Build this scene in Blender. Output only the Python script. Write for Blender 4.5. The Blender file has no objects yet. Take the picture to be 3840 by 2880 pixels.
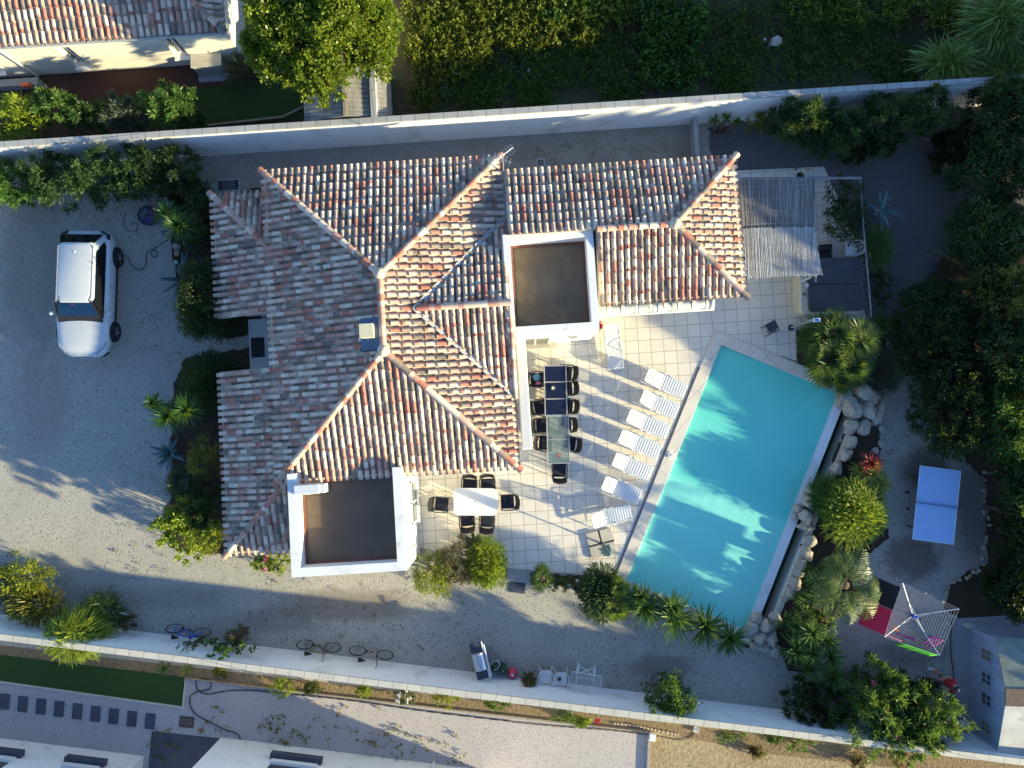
import bpy, bmesh, math, random
import numpy as np
from mathutils import Vector, Matrix, noise as mnoise

# ------------------------------------------------------------ camera, sky, sun
sc = bpy.context.scene
col = sc.collection
F, H = 2770.0, 28.5
CA = math.atan(140 / F); CB = math.atan(30 / F * math.cos(CA))
cd = bpy.data.cameras.new('camera'); cam = bpy.data.objects.new('camera', cd); col.objects.link(cam)
cd.sensor_width = 36; cd.lens = F / 3840 * 36; cd.clip_end = 500
cam.location = (0, 0, H); cam.rotation_euler = (CA, CB, 0)
sc.camera = cam
SUN_E = math.radians(13.4); SUN_H = Vector((0.933, -0.359))
w = bpy.data.worlds.new('World'); sc.world = w; w.use_nodes = True
nt = w.node_tree; bg = nt.nodes['Background']
sky = nt.nodes.new('ShaderNodeTexSky'); sky.sky_type = 'NISHITA'; sky.sun_disc = False
sky.sun_elevation = SUN_E; sky.sun_rotation = math.atan2(SUN_H.x, SUN_H.y)
sky.air_density = 1.0; sky.dust_density = 0.4; sky.ozone_density = 2.5
tm = nt.nodes.new('ShaderNodeMix'); tm.data_type = 'RGBA'; tm.blend_type = 'MULTIPLY'; tm.inputs[0].default_value = 1; tm.inputs[7].default_value = (.73, .83, .99, 1)
nt.links.new(sky.outputs[0], tm.inputs[6]); nt.links.new(tm.outputs[2], bg.inputs[0]); bg.inputs[1].default_value = 0.145
ld = bpy.data.lights.new('sun', 'SUN'); sun = bpy.data.objects.new('sun', ld); col.objects.link(sun)
ld.energy = 5.0; ld.angle = math.radians(0.9); ld.color = (1.0, 0.88, 0.52)
sv = Vector((SUN_H.x * math.cos(SUN_E), SUN_H.y * math.cos(SUN_E), math.sin(SUN_E)))
sun.rotation_euler = sv.to_track_quat('Z', 'Y').to_euler(); sun.location = (30, -10, 30)
sc.view_settings.view_transform = 'Standard'; sc.view_settings.look = 'None'
sc.view_settings.exposure = 1.28; sc.view_settings.gamma = 1

# ------------------------------------------------------------ helpers
R_ = random.Random(7)
def P(px, py, z=0.0):
    c = ((px - 1920) / F, -(py - 1440) / F, -1.)
    y = c[1]*math.cos(CA) - c[2]*math.sin(CA); zz = c[1]*math.sin(CA) + c[2]*math.cos(CA)
    x = c[0]*math.cos(CB) + zz*math.sin(CB); z2 = -c[0]*math.sin(CB) + zz*math.cos(CB)
    t = (H - z) / -z2
    return Vector((x*t, y*t, z))
TH = math.radians(3.55)
def U(u, v, z=0.0):
    return Vector((u*math.cos(TH) - v*math.sin(TH), u*math.sin(TH) + v*math.cos(TH), z))

def tag(o, label=None, cat=None, group=None, kind=None):
    if label: o['label'] = label
    if cat: o['category'] = cat
    if group: o['group'] = group
    if kind: o['kind'] = kind
    return o
def thing(name, label, cat, loc=(0, 0, 0), rz=0, group=None):
    o = bpy.data.objects.new(name, None); col.objects.link(o)
    o.empty_display_size = .2
    o.location = loc; o.rotation_euler = (0, 0, rz)
    return tag(o, label, cat, group)
def copy_tree(o, parent=None):
    c = o.copy(); col.objects.link(c); c.parent = parent
    for ch in o.children: copy_tree(ch, c)
    return c
def link_mesh(name, me, m, parent=None, off=None, smooth=False):
    o = bpy.data.objects.new(name, me); col.objects.link(o)
    if m: me.materials.append(m)
    if smooth: me.polygons.foreach_set('use_smooth', [True]*len(me.polygons))
    if parent: o.parent = parent
    if off is not None: o.location = (-off[0], -off[1], -off[2])
    return o

class MB:
    def __init__(s): s.v = []; s.f = []; s.t = []
    def add(s, vs, fs, t=0.):
        o = len(s.v); s.v += [tuple(x) for x in vs]; s.f += [tuple(i+o for i in f) for f in fs]; s.t += [t]*len(fs)
        return s
    def box(s, c, d, rz=0, t=0., m=None):
        x, y, z = d[0]/2, d[1]/2, d[2]/2
        vs = [Vector((a, b, e)) for a in (-x, x) for b in (-y, y) for e in (-z, z)]
        M = Matrix.Translation(c) @ Matrix.Rotation(rz, 4, 'Z')
        if m is not None: M = M @ m
        vs = [M @ q for q in vs]
        return s.add(vs, [(0,1,3,2),(4,6,7,5),(0,4,5,1),(2,3,7,6),(0,2,6,4),(1,5,7,3)], t)
    def prism(s, pts, z0, z1, t=0.):
        n = len(pts)
        ar = sum(pts[i][0]*pts[(i+1) % n][1] - pts[(i+1) % n][0]*pts[i][1] for i in range(n))
        if ar < 0: pts = pts[::-1]
        vs = [(p[0], p[1], z0) for p in pts] + [(p[0], p[1], z1) for p in pts]
        fs = [tuple(range(n-1, -1, -1)), tuple(range(n, 2*n))] + [(i, (i+1) % n, n+(i+1) % n, n+i) for i in range(n)]
        return s.add(vs, fs, t)
    def tube(s, p, q, r, n=8, r2=None, t=0., cap=True):
        p = Vector(p); q = Vector(q); d = q - p
        if d.length < 1e-6: return s
        r2 = r if r2 is None else r2
        a = d.normalized(); u = a.orthogonal().normalized(); v = a.cross(u)
        vs = []
        for c, rr in ((p, r), (q, r2)):
            for k in range(n):
                g = 2*math.pi*k/n; vs.append(c + (u*math.cos(g) + v*math.sin(g))*rr)
        fs = [(k, (k+1) % n, n+(k+1) % n, n+k) for k in range(n)]
        if cap: fs += [tuple(range(n-1, -1, -1)), tuple(range(n, 2*n))]
        return s.add(vs, fs, t)
    def path(s, pts, r, n=6, t=0.):
        for a, b in zip(pts[:-1], pts[1:]): s.tube(a, b, r, n, t=t)
        return s
    def torus(s, c, ax, R, r, n=28, k=6, t=0.):
        c = Vector(c); a = Vector(ax).normalized(); u = a.orthogonal().normalized(); v = a.cross(u); vs = []
        for i in range(n):
            g = 2*math.pi*i/n; e = u*math.cos(g) + v*math.sin(g)
            for j in range(k):
                h = 2*math.pi*j/k; vs.append(c + e*(R + r*math.cos(h)) + a*(r*math.sin(h)))
        fs = [(i*k+j, ((i+1) % n)*k+j, ((i+1) % n)*k+(j+1) % k, i*k+(j+1) % k) for i in range(n) for j in range(k)]
        return s.add(vs, fs, t)
    def lathe(s, prof, c=(0, 0, 0), n=20, t=0., M=None):
        vs = []; c = Vector(c)
        for r, z in prof:
            for i in range(n):
                g = 2*math.pi*i/n; q = Vector((r*math.cos(g), r*math.sin(g), z))
                if M is not None: q = M @ q
                vs.append(c + q)
        m = len(prof)
        fs = [(j*n+i, j*n+(i+1) % n, (j+1)*n+(i+1) % n, (j+1)*n+i) for j in range(m-1) for i in range(n)]
        fs += [tuple(range(n-1, -1, -1)), tuple(range((m-1)*n, m*n))]
        return s.add(vs, fs, t)
    def build(s, name, m, parent=None, off=None, smooth=False, bevel=0, seg=2, auto=None):
        me = bpy.data.meshes.new(name); me.from_pydata(s.v, [], s.f); me.update()
        a = me.attributes.new('tint', 'FLOAT', 'FACE'); a.data.foreach_set('value', s.t)
        o = link_mesh(name, me, m, parent, off, smooth)
        if bevel:
            b = o.modifiers.new('bevel', 'BEVEL'); b.width = bevel; b.segments = seg; b.limit_method = 'ANGLE'
        if auto:
            me.polygons.foreach_set('use_smooth', [True]*len(me.polygons))
            me.set_sharp_from_angle(angle=auto)
        return o

# ------------------------------------------------------------ materials
def newmat(name):
    m = bpy.data.materials.new(name); m.use_nodes = True; n = m.node_tree.nodes
    return m, m.node_tree, n['Principled BSDF']
def N(nt, typ, **kw):
    n = nt.nodes.new(typ)
    for k, v in kw.items():
        if k[0] == 'i' and k[1:].isdigit(): n.inputs[int(k[1:])].default_value = v
        elif k in n.inputs.keys(): n.inputs[k].default_value = v
        else: setattr(n, k, v)
    return n
def coords(nt): return nt.nodes.new('ShaderNodeTexCoord').outputs['Object']
def ramp(nt, fac, stops, interp='LINEAR'):
    r = nt.nodes.new('ShaderNodeValToRGB'); r.color_ramp.interpolation = interp
    e = r.color_ramp.elements
    while len(e) > 1: e.remove(e[-1])
    e[0].position = stops[0][0]; e[0].color = (*stops[0][1], 1)
    for p, c in stops[1:]:
        q = e.new(p); q.color = (*c, 1)
    nt.links.new(fac, r.inputs[0]); return r.outputs[0]
def mix(nt, a, b, f, typ='MIX'):
    m = nt.nodes.new('ShaderNodeMix'); m.data_type = 'RGBA'; m.blend_type = typ
    for s, v in ((0, f), (6, a), (7, b)):
        if hasattr(v, 'is_linked'): nt.links.new(v, m.inputs[s])
        elif isinstance(v, tuple): m.inputs[s].default_value = (*v, 1)
        else: m.inputs[s].default_value = v
    return m.outputs[2]
def noise_out(nt, scale, detail=3, rough=.6, vec=None):
    n = N(nt, 'ShaderNodeTexNoise'); n.inputs['Scale'].default_value = scale
    n.inputs['Detail'].default_value = detail; n.inputs['Roughness'].default_value = rough
    nt.links.new(vec if vec is not None else coords(nt), n.inputs['Vector']); return n.outputs[0]
def mapr(nt, v, a, b, c=0., d=1.):
    n = nt.nodes.new('ShaderNodeMapRange'); nt.links.new(v, n.inputs[0])
    for i, q in enumerate((a, b, c, d)): n.inputs[i+1].default_value = q
    return n.outputs[0]
def bump(nt, bs, h, st=.4, dist=.02):
    b = nt.nodes.new('ShaderNodeBump'); b.inputs['Strength'].default_value = st; b.inputs['Distance'].default_value = dist
    nt.links.new(h, b.inputs['Height']); nt.links.new(b.outputs[0], bs.inputs['Normal'])
def mat(name, c, rough=.6, var=.12, scale=3., metal=0, bmp=0, bscale=40, spec=.4, coat=0, dirt=None):
    m, nt, bs = newmat(name)
    n = noise_out(nt, scale, 4)
    lo = tuple(x*(1-var) for x in c); hi = tuple(min(1, x*(1+var)) for x in c)
    o = ramp(nt, n, [(.3, lo), (.7, hi)])
    if dirt:
        d = noise_out(nt, dirt[1], 5, .7); o = mix(nt, o, dirt[0], mapr(nt, d, dirt[2], dirt[2]+.15, 0, dirt[3] if len(dirt) > 3 else .6))
    nt.links.new(o, bs.inputs['Base Color'])
    bs.inputs['Roughness'].default_value = rough; bs.inputs['Metallic'].default_value = metal
    bs.inputs['Specular IOR Level'].default_value = spec; bs.inputs['Coat Weight'].default_value = coat
    if bmp: bump(nt, bs, noise_out(nt, bscale, 3), bmp, .01)
    return m
def gravel(name, light, dark, big, bigamt=.5, dots=.5, scale=26, stone=9, patches=()):
    m, nt, bs = newmat(name); c = coords(nt)
    n1 = noise_out(nt, scale, 4, .75, c)
    o = ramp(nt, n1, [(.34, dark), (.5, tuple((a*.35+b*.65) for a, b in zip(dark, light))), (.68, light)])
    v = N(nt, 'ShaderNodeTexVoronoi'); v.inputs['Scale'].default_value = stone; nt.links.new(c, v.inputs['Vector'])
    vn = noise_out(nt, 3.1, 2, .5, c)
    msk = nt.nodes.new('ShaderNodeMath'); msk.operation = 'MULTIPLY'
    nt.links.new(mapr(nt, v.outputs['Distance'], .18, .32, 1, 0), msk.inputs[0]); nt.links.new(mapr(nt, vn, .35, .6, 0, dots), msk.inputs[1])
    o = mix(nt, o, tuple(x*.35 for x in dark), msk.outputs[0])
    o = mix(nt, o, big, mapr(nt, noise_out(nt, .45, 5, .65, c), .48, .72, 0, bigamt))
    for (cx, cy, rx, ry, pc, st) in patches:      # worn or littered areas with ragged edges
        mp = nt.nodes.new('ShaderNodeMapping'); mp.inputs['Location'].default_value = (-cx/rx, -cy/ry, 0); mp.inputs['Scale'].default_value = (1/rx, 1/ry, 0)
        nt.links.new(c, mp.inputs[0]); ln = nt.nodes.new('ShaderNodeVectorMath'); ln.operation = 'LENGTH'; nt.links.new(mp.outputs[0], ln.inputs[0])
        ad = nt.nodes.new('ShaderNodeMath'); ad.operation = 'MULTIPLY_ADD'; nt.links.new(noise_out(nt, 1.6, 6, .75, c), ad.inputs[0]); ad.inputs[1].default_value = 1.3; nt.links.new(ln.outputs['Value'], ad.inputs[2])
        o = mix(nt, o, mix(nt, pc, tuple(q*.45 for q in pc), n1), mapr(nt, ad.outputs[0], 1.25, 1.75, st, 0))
    nt.links.new(o, bs.inputs['Base Color']); bs.inputs['Roughness'].default_value = .9
    bs.inputs['Specular IOR Level'].default_value = .2
    bump(nt, bs, n1, 1., .05); return m
def leafmat(name, a, b, c, trans=.3, rough=.45):
    m = bpy.data.materials.new(name); m.use_nodes = True; nt = m.node_tree; nt.nodes.clear()
    at = N(nt, 'ShaderNodeAttribute', attribute_name='tint')
    o = ramp(nt, at.outputs['Fac'], [(0., a), (.5, b), (1., c)])
    bs = nt.nodes.new('ShaderNodeBsdfPrincipled'); tr = nt.nodes.new('ShaderNodeBsdfTranslucent'); mx = nt.nodes.new('ShaderNodeMixShader')
    nt.links.new(o, bs.inputs['Base Color']); bs.inputs['Roughness'].default_value = rough; bs.inputs['Specular IOR Level'].default_value = .35
    nt.links.new(mix(nt, o, (.45, .6, .05), .35), tr.inputs[0])
    mx.inputs[0].default_value = trans
    nt.links.new(bs.outputs[0], mx.inputs[1]); nt.links.new(tr.outputs[0], mx.inputs[2])
    out = nt.nodes.new('ShaderNodeOutputMaterial'); nt.links.new(mx.outputs[0], out.inputs[0]); return m

M = {}
def pw(x, y): q = P(x, y); return q.x, q.y
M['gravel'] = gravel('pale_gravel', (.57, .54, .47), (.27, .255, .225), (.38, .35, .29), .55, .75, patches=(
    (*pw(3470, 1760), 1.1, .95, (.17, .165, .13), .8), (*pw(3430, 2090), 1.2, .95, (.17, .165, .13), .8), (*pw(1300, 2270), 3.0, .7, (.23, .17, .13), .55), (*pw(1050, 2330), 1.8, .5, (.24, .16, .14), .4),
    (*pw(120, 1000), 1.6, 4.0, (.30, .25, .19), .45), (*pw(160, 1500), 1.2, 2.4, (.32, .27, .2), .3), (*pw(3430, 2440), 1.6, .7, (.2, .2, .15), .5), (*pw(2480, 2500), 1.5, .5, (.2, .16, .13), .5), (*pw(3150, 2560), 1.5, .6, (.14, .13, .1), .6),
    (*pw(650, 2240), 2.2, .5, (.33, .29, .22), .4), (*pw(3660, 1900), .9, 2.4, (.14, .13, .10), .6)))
M['pink_gravel'] = gravel('pink_gravel', (.57, .53, .52), (.32, .285, .285), (.42, .36, .35), .4, .5)
M['brown_gravel'] = gravel('brown_gravel', (.46, .41, .36), (.26, .225, .195), (.24, .18, .11), .7, .5)
M['dark_shaded_gravel'] = gravel('dark_shaded_gravel', (.19, .19, .195), (.08, .08, .083), (.11, .11, .105), .5, .3)  # darker gravel, with part of the deep yard shade put into its colour
M['ground'] = gravel('field_soil', (.095, .078, .05), (.04, .033, .02), (.05, .065, .022), .8, .3, 12, 5)
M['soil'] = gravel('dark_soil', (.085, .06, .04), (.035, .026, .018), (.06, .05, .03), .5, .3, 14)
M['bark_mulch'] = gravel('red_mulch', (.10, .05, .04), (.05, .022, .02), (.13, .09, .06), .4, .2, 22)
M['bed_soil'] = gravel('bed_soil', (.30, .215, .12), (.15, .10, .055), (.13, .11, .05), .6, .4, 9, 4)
M['sand'] = gravel('sandy_soil', (.44, .35, .20), (.27, .20, .11), (.30, .17, .08), .7, .3, 7, 3)
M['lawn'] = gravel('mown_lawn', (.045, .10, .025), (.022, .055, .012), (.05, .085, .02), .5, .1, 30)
M['plaster'] = mat('white_plaster', (.80, .79, .76), .85, .03, 1.2, bmp=.15, bscale=60, dirt=((.50, .47, .40), 1.6, .55, .55))
M['wallplaster'] = mat('boundary_plaster', (.86, .855, .84), .9, .05, .8, bmp=.2, bscale=50, dirt=((.52, .50, .45), .8, .52, .6))
M['cream_plaster'] = mat('cream_plaster', (.70, .66, .56), .85, .04, 1.2, bmp=.15, bscale=60)
M['white'] = mat('white_plastic', (.68, .69, .69), .4, .03, 8, spec=.5)
M['metal'] = mat('grey_metal', (.55, .56, .58), .35, .08, 6, metal=.7)
M['galv'] = mat('galvanised', (.42, .43, .44), .5, .1, 6, metal=.4)
M['black'] = mat('black_rubber', (.018, .018, .02), .6, .2, 12)
M['resin'] = mat('black_wicker', (.022, .022, .026), .5, .3, 60, bmp=.4, bscale=120)
M['seatfab'] = mat('navy_mesh_fabric', (.012, .015, .03), .75, .2, 50)
M['dark'] = mat('charcoal', (.035, .038, .045), .6, .15, 8)
M['felt'] = mat('roof_felt', (.19, .135, .08), .5, .15, .9, bmp=.3, bscale=12, dirt=((.30, .23, .11), .45, .5, .7))
M['felt2'] = mat('roof_felt_dark', (.15, .105, .072), .45, .15, 1.1, bmp=.3, bscale=10, dirt=((.15, .115, .075), .6, .5, .6))
M['rust'] = mat('rust_flashing', (.20, .07, .045), .6, .25, 5)
M['cream'] = mat('cream_fabric', (.72, .68, .55), .8, .06, 5, bmp=.3, bscale=8)
M['stone'] = mat('pale_boulder', (.42, .365, .285), .85, .28, 3.5, bmp=.6, bscale=9, dirt=((.38, .22, .10), 1.6, .60, .6))
M['pebble'] = mat('edge_stone', (.35, .29, .22), .85, .25, 4, bmp=.4, bscale=15)
M['bark'] = mat('bark', (.14, .10, .07), .9, .25, 8, bmp=.6, bscale=20)
M['twig'] = mat('dry_twig', (.16, .09, .045), .9, .3, 10)
M['block'] = None
M['blue_metal'] = mat('blue_flashing', (.07, .12, .20), .5, .3, 5, metal=.2)
M['wood'] = mat('weathered_wood', (.30, .24, .17), .8, .2, 6)
M['teal'] = mat('faded_teal_fabric', (.16, .26, .25), .8, .25, 9)
M['conc'] = mat('concrete', (.50, .46, .38), .85, .1, 3, bmp=.2, bscale=30)
M['greyconc'] = mat('grey_concrete', (.30, .30, .30), .85, .12, 3, bmp=.2, bscale=30)
M['tt'] = mat('table_top_blue', (.33, .50, .78), .4, .04, 2)
M['ttline'] = mat('white_line', (.75, .78, .8), .5, .02, 2)
M['slate'] = mat('slate_slab', (.055, .06, .085), .55, .15, 2.5, dirt=((.10, .10, .12), 2, .55, .5))
M['tub'] = mat('tub_shell', (.58, .53, .40), .35, .04, 2)
M['tubcover'] = mat('tub_cover', (.055, .056, .06), .6, .12, 3, bmp=.1)
M['skin'] = mat('skin', (.48, .27, .18), .55, .06, 10)
M['redcloth'] = mat('red_cloth', (.50, .03, .035), .8, .1, 12)
M['khaki'] = mat('khaki_cloth', (.20, .16, .09), .8, .1, 12)
M['hair'] = mat('dark_hair', (.02, .014, .01), .7, .2, 20)
M['magenta'] = mat('magenta_towel', (.55, .02, .06), .85, .1, 10)
M['blacktowel'] = mat('black_towel', (.015, .015, .022), .9, .1, 10)
M['green'] = mat('green_towel', (.10, .50, .04), .85, .1, 10)
M['purple'] = mat('purple_towel', (.14, .02, .16), .85, .15, 10)
M['pinkcloth'] = mat('pink_cloth', (.75, .20, .35), .85, .1, 10)
M['greenpaint'] = mat('dark_green_enamel', (.02, .07, .035), .3, .1, 10)
M['red'] = mat('red_plastic', (.55, .02, .03), .35, .08, 10)
M['pinkred'] = mat('pink_red_plastic', (.62, .06, .10), .35, .08, 10)
M['purplepot'] = mat('purple_glaze', (.10, .04, .16), .3, .1, 6)
M['pot'] = mat('dark_pot', (.03, .03, .035), .5, .1, 6)
M['blue'] = mat('blue_plastic', (.03, .12, .55), .4, .1, 8)
M['orange'] = mat('orange_plastic', (.65, .15, .05), .5, .1, 8)
M['cap'] = mat('chimney_cap', (.62, .57, .38), .7, .08, 5)
M['finial'] = mat('finial_clay', (.56, .47, .36), .75, .1, 5)
M['shedwall'] = None
M['flower'] = mat('pink_petals', (.70, .06, .22), .7, .2, 10)
M['paint'] = mat('white_car_paint', (.50, .53, .55), .32, .02, 2, spec=.4, coat=.15)
M['glass'] = mat('dark_car_glass', (.008, .009, .012), .08, .0, 2, spec=.35)
M['windscreen'] = mat('windscreen_glass', (.008, .028, .075), .12, .25, 3, spec=.3)
M['rubber'] = mat('tyre_rubber', (.012, .012, .013), .75, .1, 10)
M['alloy'] = mat('alloy_rim', (.32, .33, .36), .3, .05, 5, metal=.8)
M['lamp'] = mat('headlamp_glass', (.30, .34, .38), .12, .3, 14, spec=.8)
M['windowglass'] = mat('window_glass', (.05, .06, .07), .1, .2, 3, spec=.8)
M['yelglass'] = mat('sunlit_pane', (.20, .16, .07), .15, .2, 5, spec=.8)
M['zinc'] = mat('zinc_valley', (.42, .42, .42), .5, .12, 6, metal=.2)

def brickmat(name, c1, c2, mortar, w, h, msize, rot=0, loc=(0, 0, 0), off=0., rough=.6, var=.15):
    m, nt, bs = newmat(name)
    mp = nt.nodes.new('ShaderNodeMapping'); mp.inputs['Rotation'].default_value = (0, 0, rot); mp.inputs['Location'].default_value = loc
    nt.links.new(coords(nt), mp.inputs[0])
    b = nt.nodes.new('ShaderNodeTexBrick'); b.offset = off; b.squash = 1
    nt.links.new(mp.outputs[0], b.inputs['Vector'])
    b.inputs['Color1'].default_value = (*c1, 1); b.inputs['Color2'].default_value = (*c2, 1); b.inputs['Mortar'].default_value = (*mortar, 1)
    b.inputs['Scale'].default_value = 1; b.inputs['Mortar Size'].default_value = msize; b.inputs['Mortar Smooth'].default_value = .1
    b.inputs['Brick Width'].default_value = w; b.inputs['Row Height'].default_value = h; b.inputs['Bias'].default_value = 0
    n = noise_out(nt, 1.3, 6, .7)
    o = mix(nt, b.outputs[0], tuple(x*.62 for x in c1), mapr(nt, n, .45, .75, 0, var*2.5))
    o = mix(nt, o, tuple(x*q for x, q in zip(c1, (.55, .5, .42))), mapr(nt, noise_out(nt, 9, 4, .8), .62, .8, 0, var*2))
    nt.links.new(o, bs.inputs['Base Color']); bs.inputs['Roughness'].default_value = rough
    bump(nt, bs, b.outputs[1], -.3, .01)
    return m
M['tiles'] = brickmat('terrace_tiles', (.80, .735, .63), (.74, .68, .585), (.36, .31, .25), .485, .485, .011, -TH, (.1, .08, 0))
M['coping'] = brickmat('pool_coping', (.76, .69, .58), (.71, .64, .54), (.48, .42, .34), .5, 3., .012, -math.atan2(-9.13, -3.69)-math.pi/2, (0, 1.5, 0))
M['block'] = brickmat('block_coping', (.44, .43, .40), (.40, .39, .365), (.20, .19, .18), .52, 2., .016, -TH, (0, 1., 0), var=.25)
M['blocks'] = brickmat('block_coping_pale', (.62, .57, .46), (.57, .53, .43), (.30, .28, .24), .52, 3., .014, math.atan(.1159), (0, 1.3, 0), var=.25)
M['entryslab'] = brickmat('entry_slab', (.70, .69, .66), (.67, .66, .63), (.45, .44, .42), .6, .6, .008, -TH)
M['reed'] = None
def stripes(name, a, b, c, scale, axis=(1, 0, 0), fine=6):
    m, nt, bs = newmat(name); mp = nt.nodes.new('ShaderNodeMapping')
    mp.inputs['Scale'].default_value = tuple(scale if q else fine*.1 for q in axis)
    nt.links.new(coords(nt), mp.inputs[0])
    n = noise_out(nt, 1., 5, .8, mp.outputs[0])
    nt.links.new(ramp(nt, n, [(.32, a), (.5, b), (.66, c)]), bs.inputs['Base Color']); bs.inputs['Roughness'].default_value = .8
    bump(nt, bs, n, .6, .01); return m
M['reed'] = stripes('reed_matting', (.07, .06, .055), (.24, .215, .19), (.50, .46, .41), 26)
M['reed2'] = stripes('bleached_reed_matting', (.14, .135, .13), (.42, .41, .39), (.74, .72, .68), 26)
M['rail'] = mat('dull_rail', (.20, .20, .21), .6, .15, 6)
M['worn'] = gravel('worn_gravel', (.30, .28, .25), (.16, .145, .125), (.14, .13, .10), .7, .4)
M['planks'] = stripes('ribbed_roofing', (.16, .15, .13), (.27, .25, .22), (.36, .34, .30), 3)
def tilemat():
    m, nt, bs = newmat('canal_tile'); at = N(nt, 'ShaderNodeAttribute', attribute_name='tint')
    o = ramp(nt, at.outputs['Fac'], [(0, (.66, .475, .36)), (.18, (.71, .55, .42)), (.34, (.58, .37, .285)), (.45, (.72, .60, .47)), (.56, (.45, .34, .25)),
        (.68, (.32, .245, .185)), (.78, (.20, .155, .125)), (.84, (.45, .17, .115)), (.92, (.53, .28, .20))], 'CONSTANT')
    n = noise_out(nt, 7, 5, .7); o = mix(nt, o, (.16, .14, .12), mapr(nt, n, .5, .8, 0, .4))
    n2 = noise_out(nt, 1.1, 4, .65); o = mix(nt, o, (.64, .53, .42), mapr(nt, n2, .5, .78, 0, .3))
    n3 = noise_out(nt, .75, 5, .7); o = mix(nt, o, (.17, .15, .11), mapr(nt, n3, .55, .8, 0, .35))
    nt.links.new(o, bs.inputs['Base Color']); bs.inputs['Roughness'].default_value = .75
    bump(nt, bs, n, .3, .01); return m
M['tile'] = tilemat()
LEAF = {
 'oleander': leafmat('oleander_leaf', (.018, .042, .016), (.035, .075, .026), (.08, .14, .035)),
 'oleander_light': leafmat('oleander_light_leaf', (.03, .075, .018), (.07, .15, .03), (.20, .27, .07)),
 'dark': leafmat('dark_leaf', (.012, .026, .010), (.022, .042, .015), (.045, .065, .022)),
 'yellow': leafmat('yellow_green_leaf', (.11, .14, .012), (.22, .25, .02), (.42, .38, .03), .35),
 'lime': leafmat('lime_leaf', (.10, .15, .015), (.21, .28, .025), (.38, .42, .055), .35),
 'olive': leafmat('olive_leaf', (.09, .08, .02), (.19, .17, .03), (.30, .25, .05), .3),
 'scrub': leafmat('scrub_leaf', (.075, .095, .015), (.15, .18, .022), (.31, .31, .045), .35),
 'tree': leafmat('tree_leaf', (.075, .125, .014), (.16, .215, .022), (.32, .345, .05), .35, .35),
 'green': leafmat('mid_green_leaf', (.025, .07, .014), (.05, .125, .022), (.12, .22, .04)),
 'grey': leafmat('grey_green_leaf', (.04, .055, .04), (.08, .10, .08), (.14, .17, .13)),
 'greybrown': leafmat('grey_brown_leaf', (.08, .065, .045), (.16, .13, .10), (.26, .22, .18)),
 'agave': leafmat('agave_blade', (.06, .11, .11), (.11, .18, .19), (.22, .30, .30), .05),
 'yucca': leafmat('yucca_blade', (.03, .075, .016), (.07, .14, .025), (.22, .28, .05), .2),
 'palm': leafmat('palm_frond', (.03, .065, .014), (.075, .13, .025), (.20, .23, .05), .25),
 'cordy': leafmat('red_blade', (.20, .015, .03), (.42, .04, .06), (.55, .22, .13), .25),
 'variegated': leafmat('variegated_leaf', (.08, .15, .02), (.26, .30, .05), (.50, .48, .12), .3),
 'reedleaf': leafmat('reed_leaf', (.06, .12, .03), (.13, .22, .05), (.32, .40, .10), .3),
 'mound': leafmat('mound_leaf', (.022, .05, .022), (.05, .095, .045), (.13, .19, .09)),
 'redbrown': leafmat('red_brown_leaf', (.05, .03, .02), (.10, .05, .035), (.13, .09, .03)),
 'dry': leafmat('dry_leaf', (.07, .045, .02), (.14, .09, .04), (.20, .15, .07)),
}

# ------------------------------------------------------------ foliage
def quads_obj(name, V, T, m, parent=None, off=None, k=4, faces=None):
    V = np.asarray(V, dtype=np.float32).reshape(-1, 3)
    if off is not None: V = V - np.array(off, dtype=np.float32)
    me = bpy.data.meshes.new(name)
    if faces is None: Fi = np.arange(len(V), dtype=np.int32).reshape(-1, k)
    else: Fi = np.asarray(faces, dtype=np.int32)
    nf, kk = Fi.shape
    me.vertices.add(len(V)); me.vertices.foreach_set('co', V.ravel())
    me.loops.add(nf*kk); me.loops.foreach_set('vertex_index', Fi.ravel())
    me.polygons.add(nf); me.polygons.foreach_set('loop_start', np.arange(nf, dtype=np.int32)*kk)
    me.update(calc_edges=True); me.validate()
    a = me.attributes.new('tint', 'FLOAT', 'FACE'); T = np.clip(np.asarray(T, dtype=np.float32), 0, 1)
    a.data.foreach_set('value', T[:len(me.polygons)])
    return link_mesh(name, me, m, parent)
def nrm(a): return a / (np.linalg.norm(a, axis=-1, keepdims=True) + 1e-9)
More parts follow.
